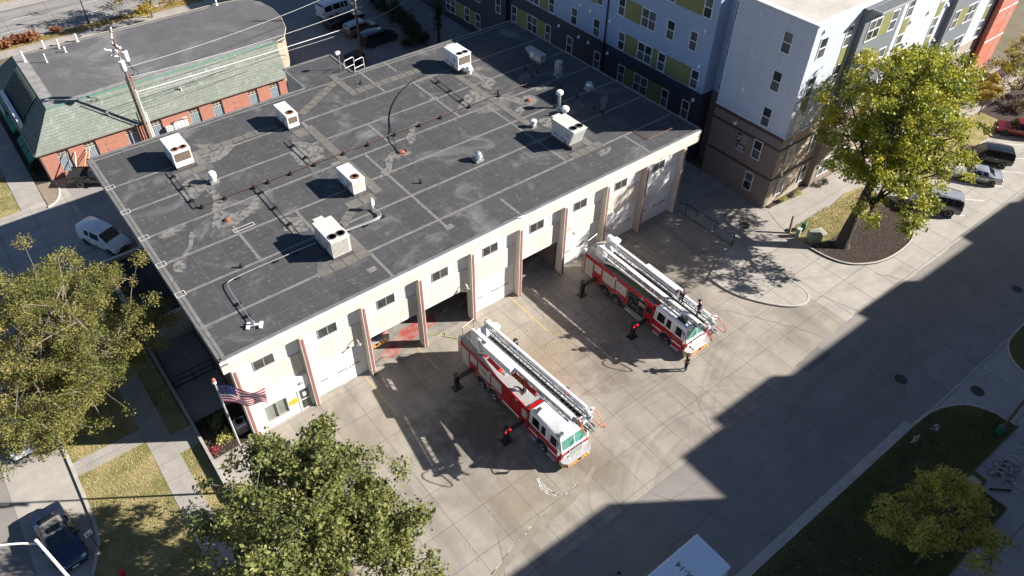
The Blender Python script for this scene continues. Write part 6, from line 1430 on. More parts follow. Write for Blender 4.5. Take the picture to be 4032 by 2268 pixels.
# rescue truck at the bottom of the picture
RT = thing('rescue_truck', 'pale box-bodied rescue truck with R-14 on its roof, in the shade at the bottom', 'rescue truck', (14.2,-25.33,0))
mb = MB(); mb.bbox(-3.3,3.6,-1.28,1.28,.55,2.9,.04); rb = mb.build('box_body', mat('rescue_white', (.80,.86,.92), (.76,.82,.88), .8, .3, coat=.3), RT)
mb = MB(); mb.box(3.6,3.64,-1.2,1.2,.7,2.7); mb.build('rear_doors', M_roll, RT)
mb = MB(); mb.bbox(3.45,3.8,-1.2,1.2,.4,.6,.02); mb.build('rear_bumper', M_platew, RT)
tx = text_mb('R-14', .58, .004); tx.xf(fr((1.3,.22,2.906), (0,1,0), (-1,0,0))); tx.build('roof_lettering', mat('roof_letter_tan', (.30,.19,.12), rough=.5), rb, world=False)
mb = MB(); mb.loft([[(-5.6,-1.1,.5),(-3.35,-1.15,.5),(-3.35,1.15,.5),(-5.6,1.1,.5)],[(-5.7,-1.1,1.3),(-3.35,-1.15,1.3),(-3.35,1.15,1.3),(-5.7,1.1,1.3)],[(-4.9,-1.0,2.3),(-3.35,-1.05,2.4),(-3.35,1.05,2.4),(-4.9,1.0,2.3)]]); mb.build('cab', P_fire, RT)
for xw in (-4.5,2.0):
    for sg in (-1,1): mb = MB(); mb.cyl((xw,sg*1.2-(.15 if sg > 0 else -.0)-.07,.45),.45,.22,18,axis='y'); mb.build('wheel', M_tyre, RT)
for sg in (-1,1):
    for q_ in ((1.9,2.2,2.75,2.88),(3.2,3.4,2.6,2.8)): mb = MB(); mb.bbox(q_[0],q_[1],sg*1.28-.05,sg*1.28+.05,q_[2],q_[3],.01); mb.build('marker_light', M_lampw, RT)
# ---------------------------------------------------------------- people
M_skin = mat('skin', (.50,.29,.20), (.45,.25,.17), 9, .6)
M_shirt = mat('navy_uniform_shirt', (.018,.022,.045), (.012,.015,.03), 9, .9)
M_trous = mat('dark_uniform_trousers', (.014,.015,.02), (.022,.023,.03), 9, .9)
M_boot = mat('black_boots', (.01,.01,.01), rough=.5)
M_hair = mat('brown_hair', (.10,.06,.035), rough=.8); M_cap = mat('navy_cap', (.012,.014,.024), rough=.9)
def skin(name, verts, edges, rad, m, parent, sub=1, root=0):
    me = bpy.data.meshes.new(name); me.from_pydata([tuple(v) for v in verts], edges, []); me.update()
    o = bpy.data.objects.new(name, me); COL.objects.link(o)
    md = o.modifiers.new('s', 'SKIN'); md.use_smooth_shade = True
    for i, r in enumerate(rad):
        q = r if isinstance(r, tuple) else (r, r); me.skin_vertices[0].data[i].radius = q
    me.skin_vertices[0].data[root].use_root = True
    sb = o.modifiers.new('u', 'SUBSURF'); sb.levels = sub; sb.render_levels = sub
    dg = bpy.context.evaluated_depsgraph_get(); nm = bpy.data.meshes.new_from_object(o.evaluated_get(dg))
    bpy.data.objects.remove(o); bpy.data.meshes.remove(me)
    nm.materials.clear(); nm.materials.append(m); nm.name = name
    for p in nm.polygons: p.use_smooth = True
    r = bpy.data.objects.new(name, nm); COL.objects.link(r); r.parent = parent
    return r
def person(label, loc, rz, J, hair=None, cap=None, tee=False, back=False, hold=None):
    """J: joint dictionary, figure faces +y"""
    t = thing('person', label, 'person', loc, rz); V_ = {k: Vector(v) for k, v in J.items()}
    n = list(V_); ix = {k: i for i, k in enumerate(n)}
    rad = dict(pelvis=(.135,.10), waist=(.125,.09), chest=(.155,.105), neck=.055, chin=.062, head=.088, crown=.07)
    for s in 'lr': rad.update({'hip'+s:.085,'knee'+s:.058,'ankle'+s:.042,'toe'+s:.04,'sh'+s:.06,'el'+s:.043,'wr'+s:.03,'palm'+s:(.036,.022)})
    E_ = [('pelvis','waist'),('waist','chest'),('chest','neck'),('neck','chin'),('chin','head'),('head','crown')]
    for s in 'lr': E_ += [('pelvis','hip'+s),('hip'+s,'knee'+s),('knee'+s,'ankle'+s),('ankle'+s,'toe'+s),('chest','sh'+s),('sh'+s,'el'+s),('el'+s,'wr'+s),('wr'+s,'palm'+s)]
    vs = [V_[k] for k in n]; es = [(ix[a],ix[b]) for a,b in E_]; rr = [rad[k] for k in n]
    for s in 'lr':   # five fingers
        p = V_['palm'+s]; d = (p-V_['wr'+s]).normalized(); side = Vector((1 if s == 'r' else -1,0,0)).cross(d); side = side.normalized() if side.length > .1 else Vector((0,1,0))
        inn = d.cross(side)
        for k, L in enumerate((.06,.075,.08,.07,.055)):
            base = p+side*(.03-.017*k)+d*(.02 if k else -.02); b2 = base+d*L*.55+inn*.012+(side*.03 if k == 0 else Vector()); b3 = b2+d*L*.4+inn*.025
            i = len(vs); vs += [base,b2,b3]; rr += [.011,.0095,.008]; es += [(ix['palm'+s],i),(i,i+1),(i+1,i+2)]
    body = skin('body', vs, es, rr, M_skin, t, 1, ix['pelvis'])
    def chain(name, ks, E2, m, k=1.16, cut=None, cr=None):
        vv = [V_[a] if not isinstance(a, tuple) else V_[a[0]].lerp(V_[a[1]], a[2]) for a in ks]
        rd = []
        for a in ks:
            q = rad[a] if not isinstance(a, tuple) else rad[a[0]]
            q = q if isinstance(q, tuple) else (q,q); rd.append((q[0]*k+.006,q[1]*k+.006))
        return skin(name, vv, E2, rd, m, t, 1, 0)
    if tee: ks = ['waist','pelvis','chest',('chest','neck',.5),'shl',('shl','ell',.75),'shr',('shr','elr',.75)]
    else: ks = ['waist','pelvis','chest',('chest','neck',.5),'shl',('shl','ell',.95),'shr',('shr','elr',.95)]
    sh = chain('shirt', ks, [(0,1),(0,2),(2,3),(2,4),(4,5),(2,6),(6,7)], M_shirt)
    chain('trousers', ['pelvis','hipl','kneel',('kneel','anklel',.92),'hipr','kneer',('kneer','ankler',.92)], [(0,1),(1,2),(2,3),(0,4),(4,5),(5,6)], M_trous, 1.22)
    for s in 'lr': chain('boot', [('knee'+s,'ankle'+s,.75),'ankle'+s,'toe'+s], [(0,1),(1,2)], M_boot, 1.2)
    h = V_['head']; up = (V_['crown']-V_['chin']).normalized(); f = Vector((0,1,0)); f = J.get('_f') or f; f = Vector(f); f = (f-up*f.dot(up)).normalized(); rt = f.cross(up)
    def P(a,b_,c2): return tuple(h+rt*a+f*b_+up*c2)
    mb = MB(); mb.loft([[P(-.015,.085,-.0),P(.015,.085,-.0),P(.018,.115,-.035),P(-.018,.115,-.035)],[P(-.012,.085,.03),P(.012,.085,.03),P(.012,.09,.03),P(-.012,.09,.03)]]); mb.build('nose', M_skin, body)
    for s in (-1,1):
        mb = MB(); mb.loft([[P(s*.02,.09,.02),P(s*.045,.082,.02),P(s*.045,.082,.035),P(s*.02,.09,.035)],[P(s*.02,.096,.02),P(s*.045,.09,.02),P(s*.045,.09,.035),P(s*.02,.096,.035)]]); mb.build('eye', M_dark, body)
        mb = MB(); mb.loft([[P(s*.085,-.02,-.02),P(s*.085,.015,-.02),P(s*.085,.02,.03),P(s*.085,-.015,.03)],[P(s*.1,-.02,-.015),P(s*.1,.008,-.015),P(s*.105,.012,.028),P(s*.105,-.015,.028)]]); mb.build('ear', M_skin, body)
    mb = MB(); mb.loft([[P(-.022,.08,-.062),P(.022,.08,-.062),P(.022,.08,-.054),P(-.022,.08,-.054)],[P(-.022,.094,-.062),P(.022,.094,-.062),P(.022,.094,-.054),P(-.022,.094,-.054)]]); mb.build('mouth', mat('lips', (.33,.12,.10), rough=.5), body)
    mb = MB(); N = 12; A = [2*math.pi*k/N for k in range(N)]
    mb.loft([[P(math.cos(a)*r,math.sin(a)*r*1.05-.012,z-(.05 if (math.sin(a) < -.2 and z < .03) else 0)) for a in A] for r, z in ((.092,.015),(.105,.05),(.1,.09),(.07,.125),(.01,.14))])
    mb.build('cap' if cap else 'hair', M_cap if cap else (hair or M_hair), t, smooth=50)
    if cap: mb = MB(); mb.loft([[P(-.07,.08,.05),P(.07,.08,.05),P(.055,.18,.03),P(-.055,.18,.03)],[P(-.07,.08,.062),P(.07,.08,.062),P(.055,.18,.04),P(-.055,.18,.04)]]); mb.build('cap_visor', M_cap, t)
    if back:
        c_ = V_['chest']; w_ = V_['waist']; u = (c_-w_).normalized(); q = Vector((1,0,0)); b_ = q.cross(u).normalized()
        if b_.y > 0: b_ = -b_
        mb = MB()
        if back == 'round':
            mb.loft([[tuple(c_+b_*.135+q*math.cos(a)*.08+u*(math.sin(a)*.07-.02)) for a in A],[tuple(c_+b_*.147+q*math.cos(a)*.08+u*(math.sin(a)*.07-.02)) for a in A]])
        else:
            for k in range(2): mb.loft([[tuple(c_+b_*.13+q*x+u*(z-.06*k)) for x,z in ((-.1,-.02),(.1,-.02),(.1,.015),(-.1,.015))],[tuple(c_+b_*.147+q*x+u*(z-.06*k)) for x,z in ((-.1,-.02),(.1,-.02),(.1,.015),(-.1,.015))]])
        mb.build('back_print', mat('shirt_print', (.55,.45,.48), rough=.8), sh)
    return t
def J_stand(**kw):
    d = dict(pelvis=(0,0,.96), waist=(0,.005,1.14), chest=(0,0,1.34), neck=(0,.0,1.49), chin=(0,.03,1.55), head=(0,.03,1.63), crown=(0,.02,1.71),
      hipl=(-.095,0,.90), kneel=(-.10,.02,.50), anklel=(-.10,-.02,.09), toel=(-.115,.13,.045), hipr=(.095,0,.90), kneer=(.10,.02,.50), ankler=(.10,-.02,.09), toer=(.115,.13,.045),
      shl=(-.19,0,1.42), ell=(-.25,-.03,1.15), wrl=(-.25,.06,.92), palml=(-.245,.10,.84), shr=(.19,0,1.42), elr=(.25,-.03,1.15), wrr=(.25,.06,.92), palmr=(.245,.10,.84))
    d.update(kw); return d
person('person in dark uniform standing on the apron before a fire truck, one hand raised', (28.85,-13.68,0), R(62), J_stand(ell=(-.3,.1,1.2), wrl=(-.2,.3,1.28), palml=(-.16,.38,1.32), elr=(.3,.08,1.25), wrr=(.18,.27,1.45), palmr=(.14,.33,1.52)), tee=True)
person('person in dark uniform and cap walking along the ladder near its tip', (31.0,-12.2,3.36), R(55), J_stand(kneel=(-.10,.14,.52), anklel=(-.10,.16,.09), toel=(-.11,.31,.045), kneer=(.10,.02,.5), ankler=(.10,-.24,.12), toer=(.11,-.1,.045), chest=(0,.05,1.34), neck=(0,.07,1.48), chin=(0,.12,1.53), head=(0,.13,1.61), crown=(0,.12,1.69), shl=(-.19,.05,1.42), shr=(.19,.05,1.42)), cap=True, tee=True, back='round')
person('person in dark uniform and cap bending over the ladder rail', (31.05,-10.4,3.36), R(75), dict(pelvis=(0,-.08,.92), waist=(0,.06,1.06), chest=(0,.24,1.2), neck=(0,.37,1.28), chin=(0,.44,1.29), head=(0,.5,1.33), crown=(0,.55,1.4),
      hipl=(-.095,-.08,.87), kneel=(-.11,.02,.48), anklel=(-.11,-.1,.09), toel=(-.12,.05,.045), hipr=(.095,-.08,.87), kneer=(.11,.06,.48), ankler=(.11,0,.09), toer=(.12,.15,.045),
      shl=(-.19,.28,1.26), ell=(-.25,.4,1.0), wrl=(-.2,.5,.78), palml=(-.18,.53,.7), shr=(.19,.28,1.26), elr=(.25,.38,1.0), wrr=(.2,.45,.78), palmr=(.18,.48,.7)), cap=True, tee=True, back='bars')
person('person in dark clothing standing on the truck deck under the raised ladder', (16.55,-9.35,2.48), R(200), J_stand(), cap=True)
person('person with dark hair at the bottom edge of the picture, beside the white rescue truck', (12.95,-22.62,0), R(20), J_stand(), hair=mat('dark_hair', (.015,.012,.012), rough=.7))
# ---------------------------------------------------------------- trees and plants
def leafmat(name, cols, rough=.6, trans=.35):
    m, nt, b = newmat(name); nt.nodes.remove(b)
    out = [n for n in nt.nodes if n.type == 'OUTPUT_MATERIAL'][0]
    g = nt.nodes.new('ShaderNodeNewGeometry'); r = nt.nodes.new('ShaderNodeValToRGB'); r.color_ramp.interpolation = 'LINEAR'
    e = r.color_ramp.elements
    for i, (p, c) in enumerate(cols):
        el = e[i] if i < 2 else e.new(p); el.position = p; el.color = col4(c)
    at = nt.nodes.new('ShaderNodeAttribute'); at.attribute_name = 'clump'
    nt.links.new(mth(nt,'ADD', mth(nt,'MULTIPLY', g.outputs['Random Per Island'], .55), mth(nt,'MULTIPLY', at.outputs['Fac'], .45)), r.inputs[0])
    p = nt.nodes.new('ShaderNodeBsdfPrincipled'); p.inputs['Roughness'].default_value = rough; p.inputs['Specular IOR Level'].default_value = .4
    nt.links.new(r.outputs[0], p.inputs['Base Color'])
    t = nt.nodes.new('ShaderNodeBsdfTranslucent'); nt.links.new(r.outputs[0], t.inputs[0])
    mx = nt.nodes.new('ShaderNodeMixShader'); mx.inputs[0].default_value = trans
    nt.links.new(p.outputs[0], mx.inputs[1]); nt.links.new(t.outputs[0], mx.inputs[2]); nt.links.new(mx.outputs[0], out.inputs[0])
    return m
def leaves(name, cl, n, size, m, parent, seed=1, flat_=.5, asp=.6, clump=3):
    """cl: rows of cx,cy,cz,rx,ry,rz ; n leaf cards in all"""
    R_ = np.random.default_rng(seed); cl = np.array(cl, float)
    w = cl[:,3]*cl[:,4]; idx = R_.choice(len(cl), n//clump, p=w/w.sum())
    d = R_.normal(size=(len(idx),3)); d /= np.linalg.norm(d,axis=1)[:,None]; rad = R_.random(len(idx))**.42
    c0 = cl[idx,:3]+d*rad[:,None]*cl[idx,3:6]
    c0 = np.repeat(c0, clump, 0)+R_.normal(size=(len(c0)*clump,3))*size*.75
    k = len(c0); nn = R_.normal(size=(k,3)); nn[:,2] = np.abs(nn[:,2])+flat_; nn /= np.linalg.norm(nn,axis=1)[:,None]
    a = R_.normal(size=(k,3)); u = np.cross(nn,a); u /= np.linalg.norm(u,axis=1)[:,None]; v = np.cross(nn,u)
    s = size*(.45+1.1*R_.random(k)**1.5)[:,None]
    P = np.stack([c0-u*s*.5, c0+v*s*asp*.5, c0+u*s*.5+nn*s*.12, c0-v*s*asp*.5],1).reshape(-1,3)
    me = bpy.data.meshes.new(name); me.vertices.add(k*4); me.loops.add(k*4); me.polygons.add(k)
    me.vertices.foreach_set('co', P.ravel()); me.loops.foreach_set('vertex_index', np.arange(k*4)); me.polygons.foreach_set('loop_start', np.arange(0,k*4,4)); me.polygons.foreach_set('loop_total', np.full(k,4))
    me.materials.append(m); me.update(calc_edges=True)
    at = me.attributes.new('clump', 'FLOAT', 'FACE'); cr = R_.random(len(cl))**1.2; at.data.foreach_set('value', np.repeat(cr[idx], clump).astype(np.float32))
    o = bpy.data.objects.new(name, me); COL.objects.link(o); o.parent = parent; return o
def tree(label, loc, trunk_h, trunk_r, crown, nclus, nleaf, size, lm, bm, seed, cl_r=(.55,1.05), lean=(0,0), shell=.5, limbs=26, cat='tree', gap=.0, twig=1, flat_=.5, group=None, name='tree', asp=.6, boughs=1.0):
    """crown: ellipsoids cx,cy,cz,rx,ry,rz relative to the base"""
    t = thing(name, label, cat, loc, 0, group); r_ = random.Random(seed)
    cl = []; tot = sum(e[3]*e[4]*e[5] for e in crown)
    for e in crown:
        ng = max(5, int(e[3]*e[4]*e[5]**.5*.62)); gs = []; per = int(nclus*e[3]*e[4]*e[5]/tot/ng)+1
        for _ in range(ng):           # boughs spread apart over the crown
            best = None
            for _t in range(14):
                d = Vector((r_.gauss(0,1),r_.gauss(0,1),r_.gauss(.25,.9))).normalized()
                if d.z < -.7: continue
                q = (.5 if r_.random() < .3 else .86)*r_.uniform(.9,1.14); p = Vector((e[0]+d.x*e[3]*q, e[1]+d.y*e[4]*q, e[2]+d.z*e[5]*q))
                m_ = min([(p-g).length for g in gs] or [9])
                if best is None or m_ > best[0]: best = (m_, p)
            gs.append(best[1])
        for g in gs:
            sg = r_.uniform(.16,.27)*(e[3]+e[4])*.5*boughs
            for _ in range(int(per*r_.uniform(.7,1.3))+1):
                rr = r_.uniform(*cl_r); cl.append((g.x+r_.gauss(0,sg), g.y+r_.gauss(0,sg), g.z+r_.gauss(0,sg*.55), rr, rr, rr*r_.uniform(.5,.75)))
    cl = [c for c in cl if c[2] > 1.3 or twig == 0]
    top = Vector((lean[0],lean[1],trunk_h)); mb = MB()
    A = [(0,0,-.1),(lean[0]*.25,lean[1]*.25,trunk_h*.3),(lean[0]*.6,lean[1]*.6,trunk_h*.65),tuple(top)]
    rings = []
    for i, (p, r) in enumerate(zip(smooth2(A,1), np.linspace(1,0,len(smooth2(A,1))))):
        rr = trunk_r*(.55+.45*r)*(1.45 if i == 0 else 1); rings.append([(p[0]+math.cos(a)*rr*(1+.12*math.sin(3*a+i)),p[1]+math.sin(a)*rr*(1+.12*math.sin(3*a+i)),p[2]) for a in [2*math.pi*k/10 for k in range(10)]])
    mb.loft(rings)
    order = sorted(range(len(cl)), key=lambda i: r_.random()); mains = []
    for j in range(min(limbs, len(cl))):
        c = Vector(cl[order[j]][:3]); f = .55+.45*r_.random(); st_ = Vector(A[2]).lerp(top, f)
        if j < 7: src, r0 = st_, trunk_r*.42
        else: m_ = r_.choice(mains); src, r0 = m_[0], m_[1]
        dvec = c-src; mid = src+dvec*.5+Vector((r_.uniform(-.12,.12),r_.uniform(-.12,.12),r_.uniform(.0,.2)))*dvec.length
        pth = smooth2([tuple(src),tuple(src.lerp(mid,.5)+Vector((0,0,.1))),tuple(mid),tuple(c)],1)
        mb.tube(pth, r0, 6, r1=max(.012,trunk_r*.06)); mains.append((Vector(pth[len(pth)//2]), r0*.55))
        if j < 7: mains.append((Vector(pth[len(pth)*2//3]), r0*.45))
    if twig:
        nodes = [m_[0] for m_ in mains]
        for c in sorted(cl[::2], key=lambda c: (Vector(c[:3])-top).length):
            cv = Vector(c[:3]); n0 = min(nodes, key=lambda q: (q-cv).length_squared); L_ = (n0-cv).length; nodes.append(cv)
            if L_ > 2.6: continue
            mb.tube([tuple(n0),tuple(n0.lerp(cv,.5)+Vector((r_.uniform(-.1,.1),r_.uniform(-.1,.1),.12))),tuple(cv)], .035, 4, r1=.012)
            for _ in range(twig): e = Vector(c[:3])+Vector((r_.uniform(-1,1),r_.uniform(-1,1),r_.uniform(-.3,.6)))*c[3]*.8; mb.tube([c[:3],tuple(e)], .016, 3, r1=.006)
    mb.build('trunk', bm, t, smooth=60)
    leaves('crown', cl, nleaf, size, lm, t, seed, flat_, asp)
    return t
M_bark = mat('grey_brown_bark', (.13,.10,.08), (.075,.06,.05), 4, .95, bump=.7)
M_barkp = mat('pale_twig_bark', (.21,.165,.135), (.14,.11,.09), 4, .95, bump=.5)
L_loc = leafmat('locust_leaves', [(0,(.065,.095,.022)),(.3,(.145,.16,.036)),(.6,(.25,.23,.062)),(.85,(.34,.285,.09)),(1,(.31,.18,.09))])
L_oak = leafmat('oak_leaves', [(0,(.05,.066,.016)),(.35,(.125,.145,.035)),(.7,(.225,.23,.062)),(.92,(.35,.33,.12)),(1,(.40,.31,.13))], .6, .3)
L_map = leafmat('maple_leaves', [(0,(.085,.12,.016)),(.3,(.22,.26,.028)),(.6,(.41,.40,.042)),(.9,(.58,.50,.05)),(1,(.64,.42,.04))], .5, .4)
L_yel = leafmat('yellow_leaves', [(0,(.28,.26,.045)),(.4,(.50,.45,.08)),(.75,(.66,.56,.11)),(1,(.68,.54,.15))], .6, .4)
L_gold = leafmat('golden_leaves', [(0,(.20,.16,.03)),(.5,(.42,.30,.04)),(1,(.55,.38,.06))], .6, .4)
tree('big honey locust with yellow-green feathery crown over the parked white cars', (-7.4,11.8,0), 3.2, .34, [(-.2,-.6,6.5,5.4,6.2,3.7),(-2.8,-4.4,4.6,4.4,3.2,2.4),(2.6,-2.4,5.2,3.0,3.4,2.6)], 520, 160000, .135, L_loc, M_barkp, 5, (.35,.85), (.2,.1), .35, 90, twig=3, asp=.5, boughs=1.2, name='locust_tree')
tree('dense dark green tree in the front lawn, cut by the bottom edge', (.8,-12.1,0), 3.0, .3, [(-1.6,.1,6.7,4.3,4.9,3.8),(-5.2,-3.2,5.6,3.1,3.3,2.6),(.0,-2.6,5.7,3.1,3.4,2.7),(-.9,2.7,7.4,2.2,2.4,2.3),(1.2,2.2,8.2,2.2,2.3,2.2)], 350, 70000, .21, L_oak, M_bark, 9, (.35,.85), (0,0), .45, 60, twig=2, boughs=1.15, name='broadleaf_tree')
tree('large maple turning yellow in the mulch bed beside the apartments', (51.08,-12.36,0), 5.5, .62, [(5.2,1.4,10.6,6.2,4.8,5.4),(1.2,-.6,9.4,4.0,4.4,4.2),(10.2,2.9,10.6,4.4,3.6,3.6),(-.4,-3.0,6.4,3.0,2.6,2.3),(3.4,1.2,14.4,3.8,3.4,2.2)], 380, 60000, .26, L_map, mat('dark_maple_bark', (.075,.06,.05), (.04,.033,.028), 4, .95, bump=.8), 14, (.35,.9), (1.0,.2), .3, 90, twig=2, name='maple_tree')
tree('small yellow tree in the shaded lawn at the bottom right', (28.46,-32.98,0), 1.2, .12, [(1.0,.9,3.9,2.6,2.6,2.7)], 190, 20000, .16, L_yel, M_bark, 21, (.22,.5), (.2,.1), .35, 60, twig=3, name='young_tree')
tree('golden tree on the planting strip beside the far street', (17.98,71.2,0), 1.6, .14, [(-.5,-1.0,4.3,3.6,3.4,3.0)], 90, 9000, .24, L_gold, M_bark, 31, (.5,.9), (0,0), .3, 30, twig=1, name='young_tree')
tree('yellow tree at the right edge before the red wall', (93.0,-8.6,0), 1.5, .14, [(0,0,3.6,3.6,3.4,2.9)], 90, 9000, .24, leafmat('lime_leaves', [(0,(.16,.17,.02)),(.5,(.36,.32,.03)),(1,(.5,.4,.05))], .6, .4), M_bark, 33, (.4,.9), (0,0), .3, 30, name='young_tree')
tree('orange-yellow sapling behind the maple at the foot of the red wall', (83.2,-8.4,0), 1.2, .08, [(0,0,2.8,1.3,1.3,2.0)], 40, 3500, .2, L_gold, M_bark, 35, (.3,.5), (0,0), .2, 14, name='sapling')
def bush(label, loc, rx, ry, h, n, size, lm, seed, cat='shrub', name='shrub', group=None, stems=8):
    t = thing(name, label, cat, loc, 0, group); r_ = random.Random(seed); cl = []
    for _ in range(max(6,int(10*rx*ry))):
        a = r_.random()*6.28; q = r_.random()**.5; cl.append((math.cos(a)*rx*q*.85, math.sin(a)*ry*q*.85, h*(.45+.4*r_.random()*(1-q*.4)), .28*min(1,rx)+.06, .28*min(1,ry)+.06, h*.25))
    mb = MB()
    for c in cl[:stems]: mb.tube([(c[0]*.2,c[1]*.2,0),(c[0]*.6,c[1]*.6,c[2]*.5),c[:3]], .025, 4, r1=.008)
    mb.build('stems', M_bark, t); leaves('foliage', cl, n, size, lm, t, seed); return t
L_dk = leafmat('hedge_leaves', [(0,(.015,.03,.01)),(.6,(.04,.065,.02)),(1,(.08,.09,.03))])
L_rus = leafmat('russet_leaves', [(0,(.16,.06,.03)),(.6,(.32,.13,.06)),(1,(.45,.2,.08))])
L_pinkr = leafmat('red_leaves', [(0,(.18,.02,.025)),(1,(.45,.08,.08))])
L_lim = leafmat('pale_lime_leaves', [(0,(.22,.24,.06)),(.6,(.5,.48,.14)),(1,(.62,.55,.2))])
bush('pale yellow-green shrub in the mulch bed below the flagpole', (-1.25,1.35,.1), .55, .5, .8, 260, .16, L_lim, 41)
bush('green shrub in the dark part of the mulch bed', (-1.35,2.6,.1), .5, .5, .9, 260, .16, leafmat('dull_green_leaves', [(0,(.10,.12,.04)),(1,(.25,.27,.1))]), 42)
bush('leggy shrub beside the condenser under the flagpole', (-.6,3.0,.1), .45, .45, .9, 160, .15, MATS['dull_green_leaves'], 43)
bush('small red-leaved shrub at the edge of the mulch bed', (-2.1,.75,.1), .35, .3, .5, 200, .12, L_pinkr, 44)
for k, (x, y, rx, ry, h) in enumerate(((43.9,57.5,1.6,2.2,1.8),(43.6,53.2,1.7,2.3,2.0),(43.5,49.6,1.5,1.9,1.7),(43.0,46.4,1.6,1.8,1.5),(41.6,43.6,1.9,1.0,1.4))):
    bush('dark overgrown hedge shrub by the rear lot, '+('farthest from the station','second farthest from the station','middle one of the row','next to the minivan','nearest the station roof')[k], (x,y,0), rx, ry, h, 2600, .22, L_dk, 50+k, group='hedge along the rear lot')
bush('vine foliage clinging to the dark pole', (44.3,42.4,0), .5, .5, 6.5, 900, .22, L_dk, 57, cat='vine', name='vine')
for k, (x, y) in enumerate(((-3.3,48.5),(-3.3,51.2),(-3.3,45.0),(-3.35,42.6))): bush('dark shrub along the west front of the brick building, '+('below the large awning','under the round sign','between the awnings','at the corner awning')[k], (x,y,.05), .5, 1.0, .8, 500, .16, L_dk, 60+k, group='shrubs along the brick building')
for k, x in enumerate((.6,2.2,3.6)): bush('russet ornamental grass by the far street, '+('leftmost clump','middle clump','rightmost clump')[k], (x,73.2,.05), .8, .6, 1.0, 700, .3, L_rus, 70+k, cat='ornamental grass', name='ornamental_grass', group='russet grasses')
bush('round russet shrub alone in the strip beside the far street', (7.0,73.7,.05), .9, .7, .9, 900, .16, L_rus, 75)
bush('small lime shrub by the apartment corner, nearer the railing', (52.2,-5.1,.06), .45, .35, .5, 300, .12, L_lim, 76, group='foundation shrubs')
bush('small lime shrub by the apartment corner, farther along the walk', (54.0,-5.2,.06), .5, .4, .55, 300, .12, L_lim, 77, group='foundation shrubs')
bush('dark foundation shrub at the grey apartment bay', (57.6,-5.7,.06), .9, .4, .6, 400, .14, L_dk, 78, group='foundation shrubs')
bush('brown twiggy shrub bed below the yellow tree at the right edge', (87.5,-10.6,.1), 1.8, 1.2, 1.0, 900, .2, leafmat('brown_leaves', [(0,(.08,.06,.04)),(1,(.24,.17,.09))]), 79)
# fallen leaves
def litter(name, areas, size, m, seed, label):
    R_ = np.random.default_rng(seed); P = []
    for (x0,x1,y0,y1,z,n) in areas: P.append(np.stack([R_.uniform(x0,x1,n),R_.uniform(y0,y1,n),np.full(n,z)],1))
    c0 = np.concatenate(P); k = len(c0); a = R_.uniform(0,6.28,k); s = size*(.5+R_.random(k))[:,None]
    u = np.stack([np.cos(a),np.sin(a),R_.normal(size=k)*.15],1); v = np.stack([-np.sin(a),np.cos(a),R_.normal(size=k)*.15],1)
    Q = np.stack([c0-u*s*.5,c0+v*s*.3,c0+u*s*.5,c0-v*s*.3],1).reshape(-1,3)
    me = bpy.data.meshes.new(name); me.vertices.add(k*4); me.loops.add(k*4); me.polygons.add(k)
    me.vertices.foreach_set('co', Q.ravel()); me.loops.foreach_set('vertex_index', np.arange(k*4)); me.polygons.foreach_set('loop_start', np.arange(0,k*4,4)); me.polygons.foreach_set('loop_total', np.full(k,4))
    me.materials.append(m); me.update(calc_edges=True); o = bpy.data.objects.new(name, me); COL.objects.link(o); tag(o, label, 'leaves', kind='stuff')
litter('fallen_leaves', [(18.5,27.8,-9,-.2,.022,520),(19.5,25,-6.5,-2.5,.022,330),(3,40,-18.5,-.2,.022,300),(33,46,-10,-1,.03,120),(-10,-2.9,-10,9,.1,420),(5,30,-34,-27.5,.12,160),(48.8,60,-12,-8.3,.1,260),(-2.5,.6,.5,4,.13,60)], .095, leafmat('litter', [(0,(.45,.34,.15)),(.5,(.52,.44,.27)),(.8,(.35,.20,.07)),(1,(.58,.52,.42))], .8, .1), 3, 'fallen pale and yellow leaves scattered on the apron and lawns')

def blades(name, areas, size, m, seed, label, keep=None, up=.8):
    R_ = np.random.default_rng(seed); P = []
    for (x0,x1,y0,y1,z,n) in areas: P.append(np.stack([R_.uniform(x0,x1,n),R_.uniform(y0,y1,n),np.full(n,z)],1))
    c0 = np.concatenate(P)
    if keep is not None: c0 = c0[keep(c0[:,0],c0[:,1])]
    k = len(c0); a = R_.uniform(0,6.28,k); s = (size*(.5+R_.random(k)))[:,None]
    d = np.stack([np.cos(a),np.sin(a),up*(.4+R_.random(k))],1); u = np.stack([-np.sin(a),np.cos(a),np.zeros(k)],1)
    Q = np.stack([c0-u*s*.3,c0+u*s*.3,c0+u*s*.1+d*s,c0-u*s*.1+d*s],1).reshape(-1,3)
    me = bpy.data.meshes.new(name); me.vertices.add(k*4); me.loops.add(k*4); me.polygons.add(k)
    me.vertices.foreach_set('co', Q.ravel()); me.loops.foreach_set('vertex_index', np.arange(k*4)); me.polygons.foreach_set('loop_start', np.arange(0,k*4,4)); me.polygons.foreach_set('loop_total', np.full(k,4))
    me.materials.append(m); me.update(calc_edges=True); o = bpy.data.objects.new(name, me); COL.objects.link(o); tag(o, label, 'ground cover', kind='stuff')
G_dry = leafmat('dry_grass_blades', [(0,(.30,.28,.10)),(.25,(.44,.38,.18)),(.6,(.56,.48,.26)),(1,(.68,.60,.38))], .8, .3)
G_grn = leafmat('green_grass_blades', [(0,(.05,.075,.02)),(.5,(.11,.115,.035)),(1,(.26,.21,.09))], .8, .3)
blades('lawn_grass', [(-10.1,-2.9,-18,25,.06,80000)], .06, G_dry, 5, 'short dry yellow grass on the lawn west of the station', lambda x,y: ((x < -5.85) | (x > -4.05)) & ~((y > 4.5) & (y < 5.95) & (x < -5.6)) & ~((x > -4.2) & (y > 2.2) & (y < 4.15)) & (x > -10.1+np.maximum(0,-y-1)*-.28))
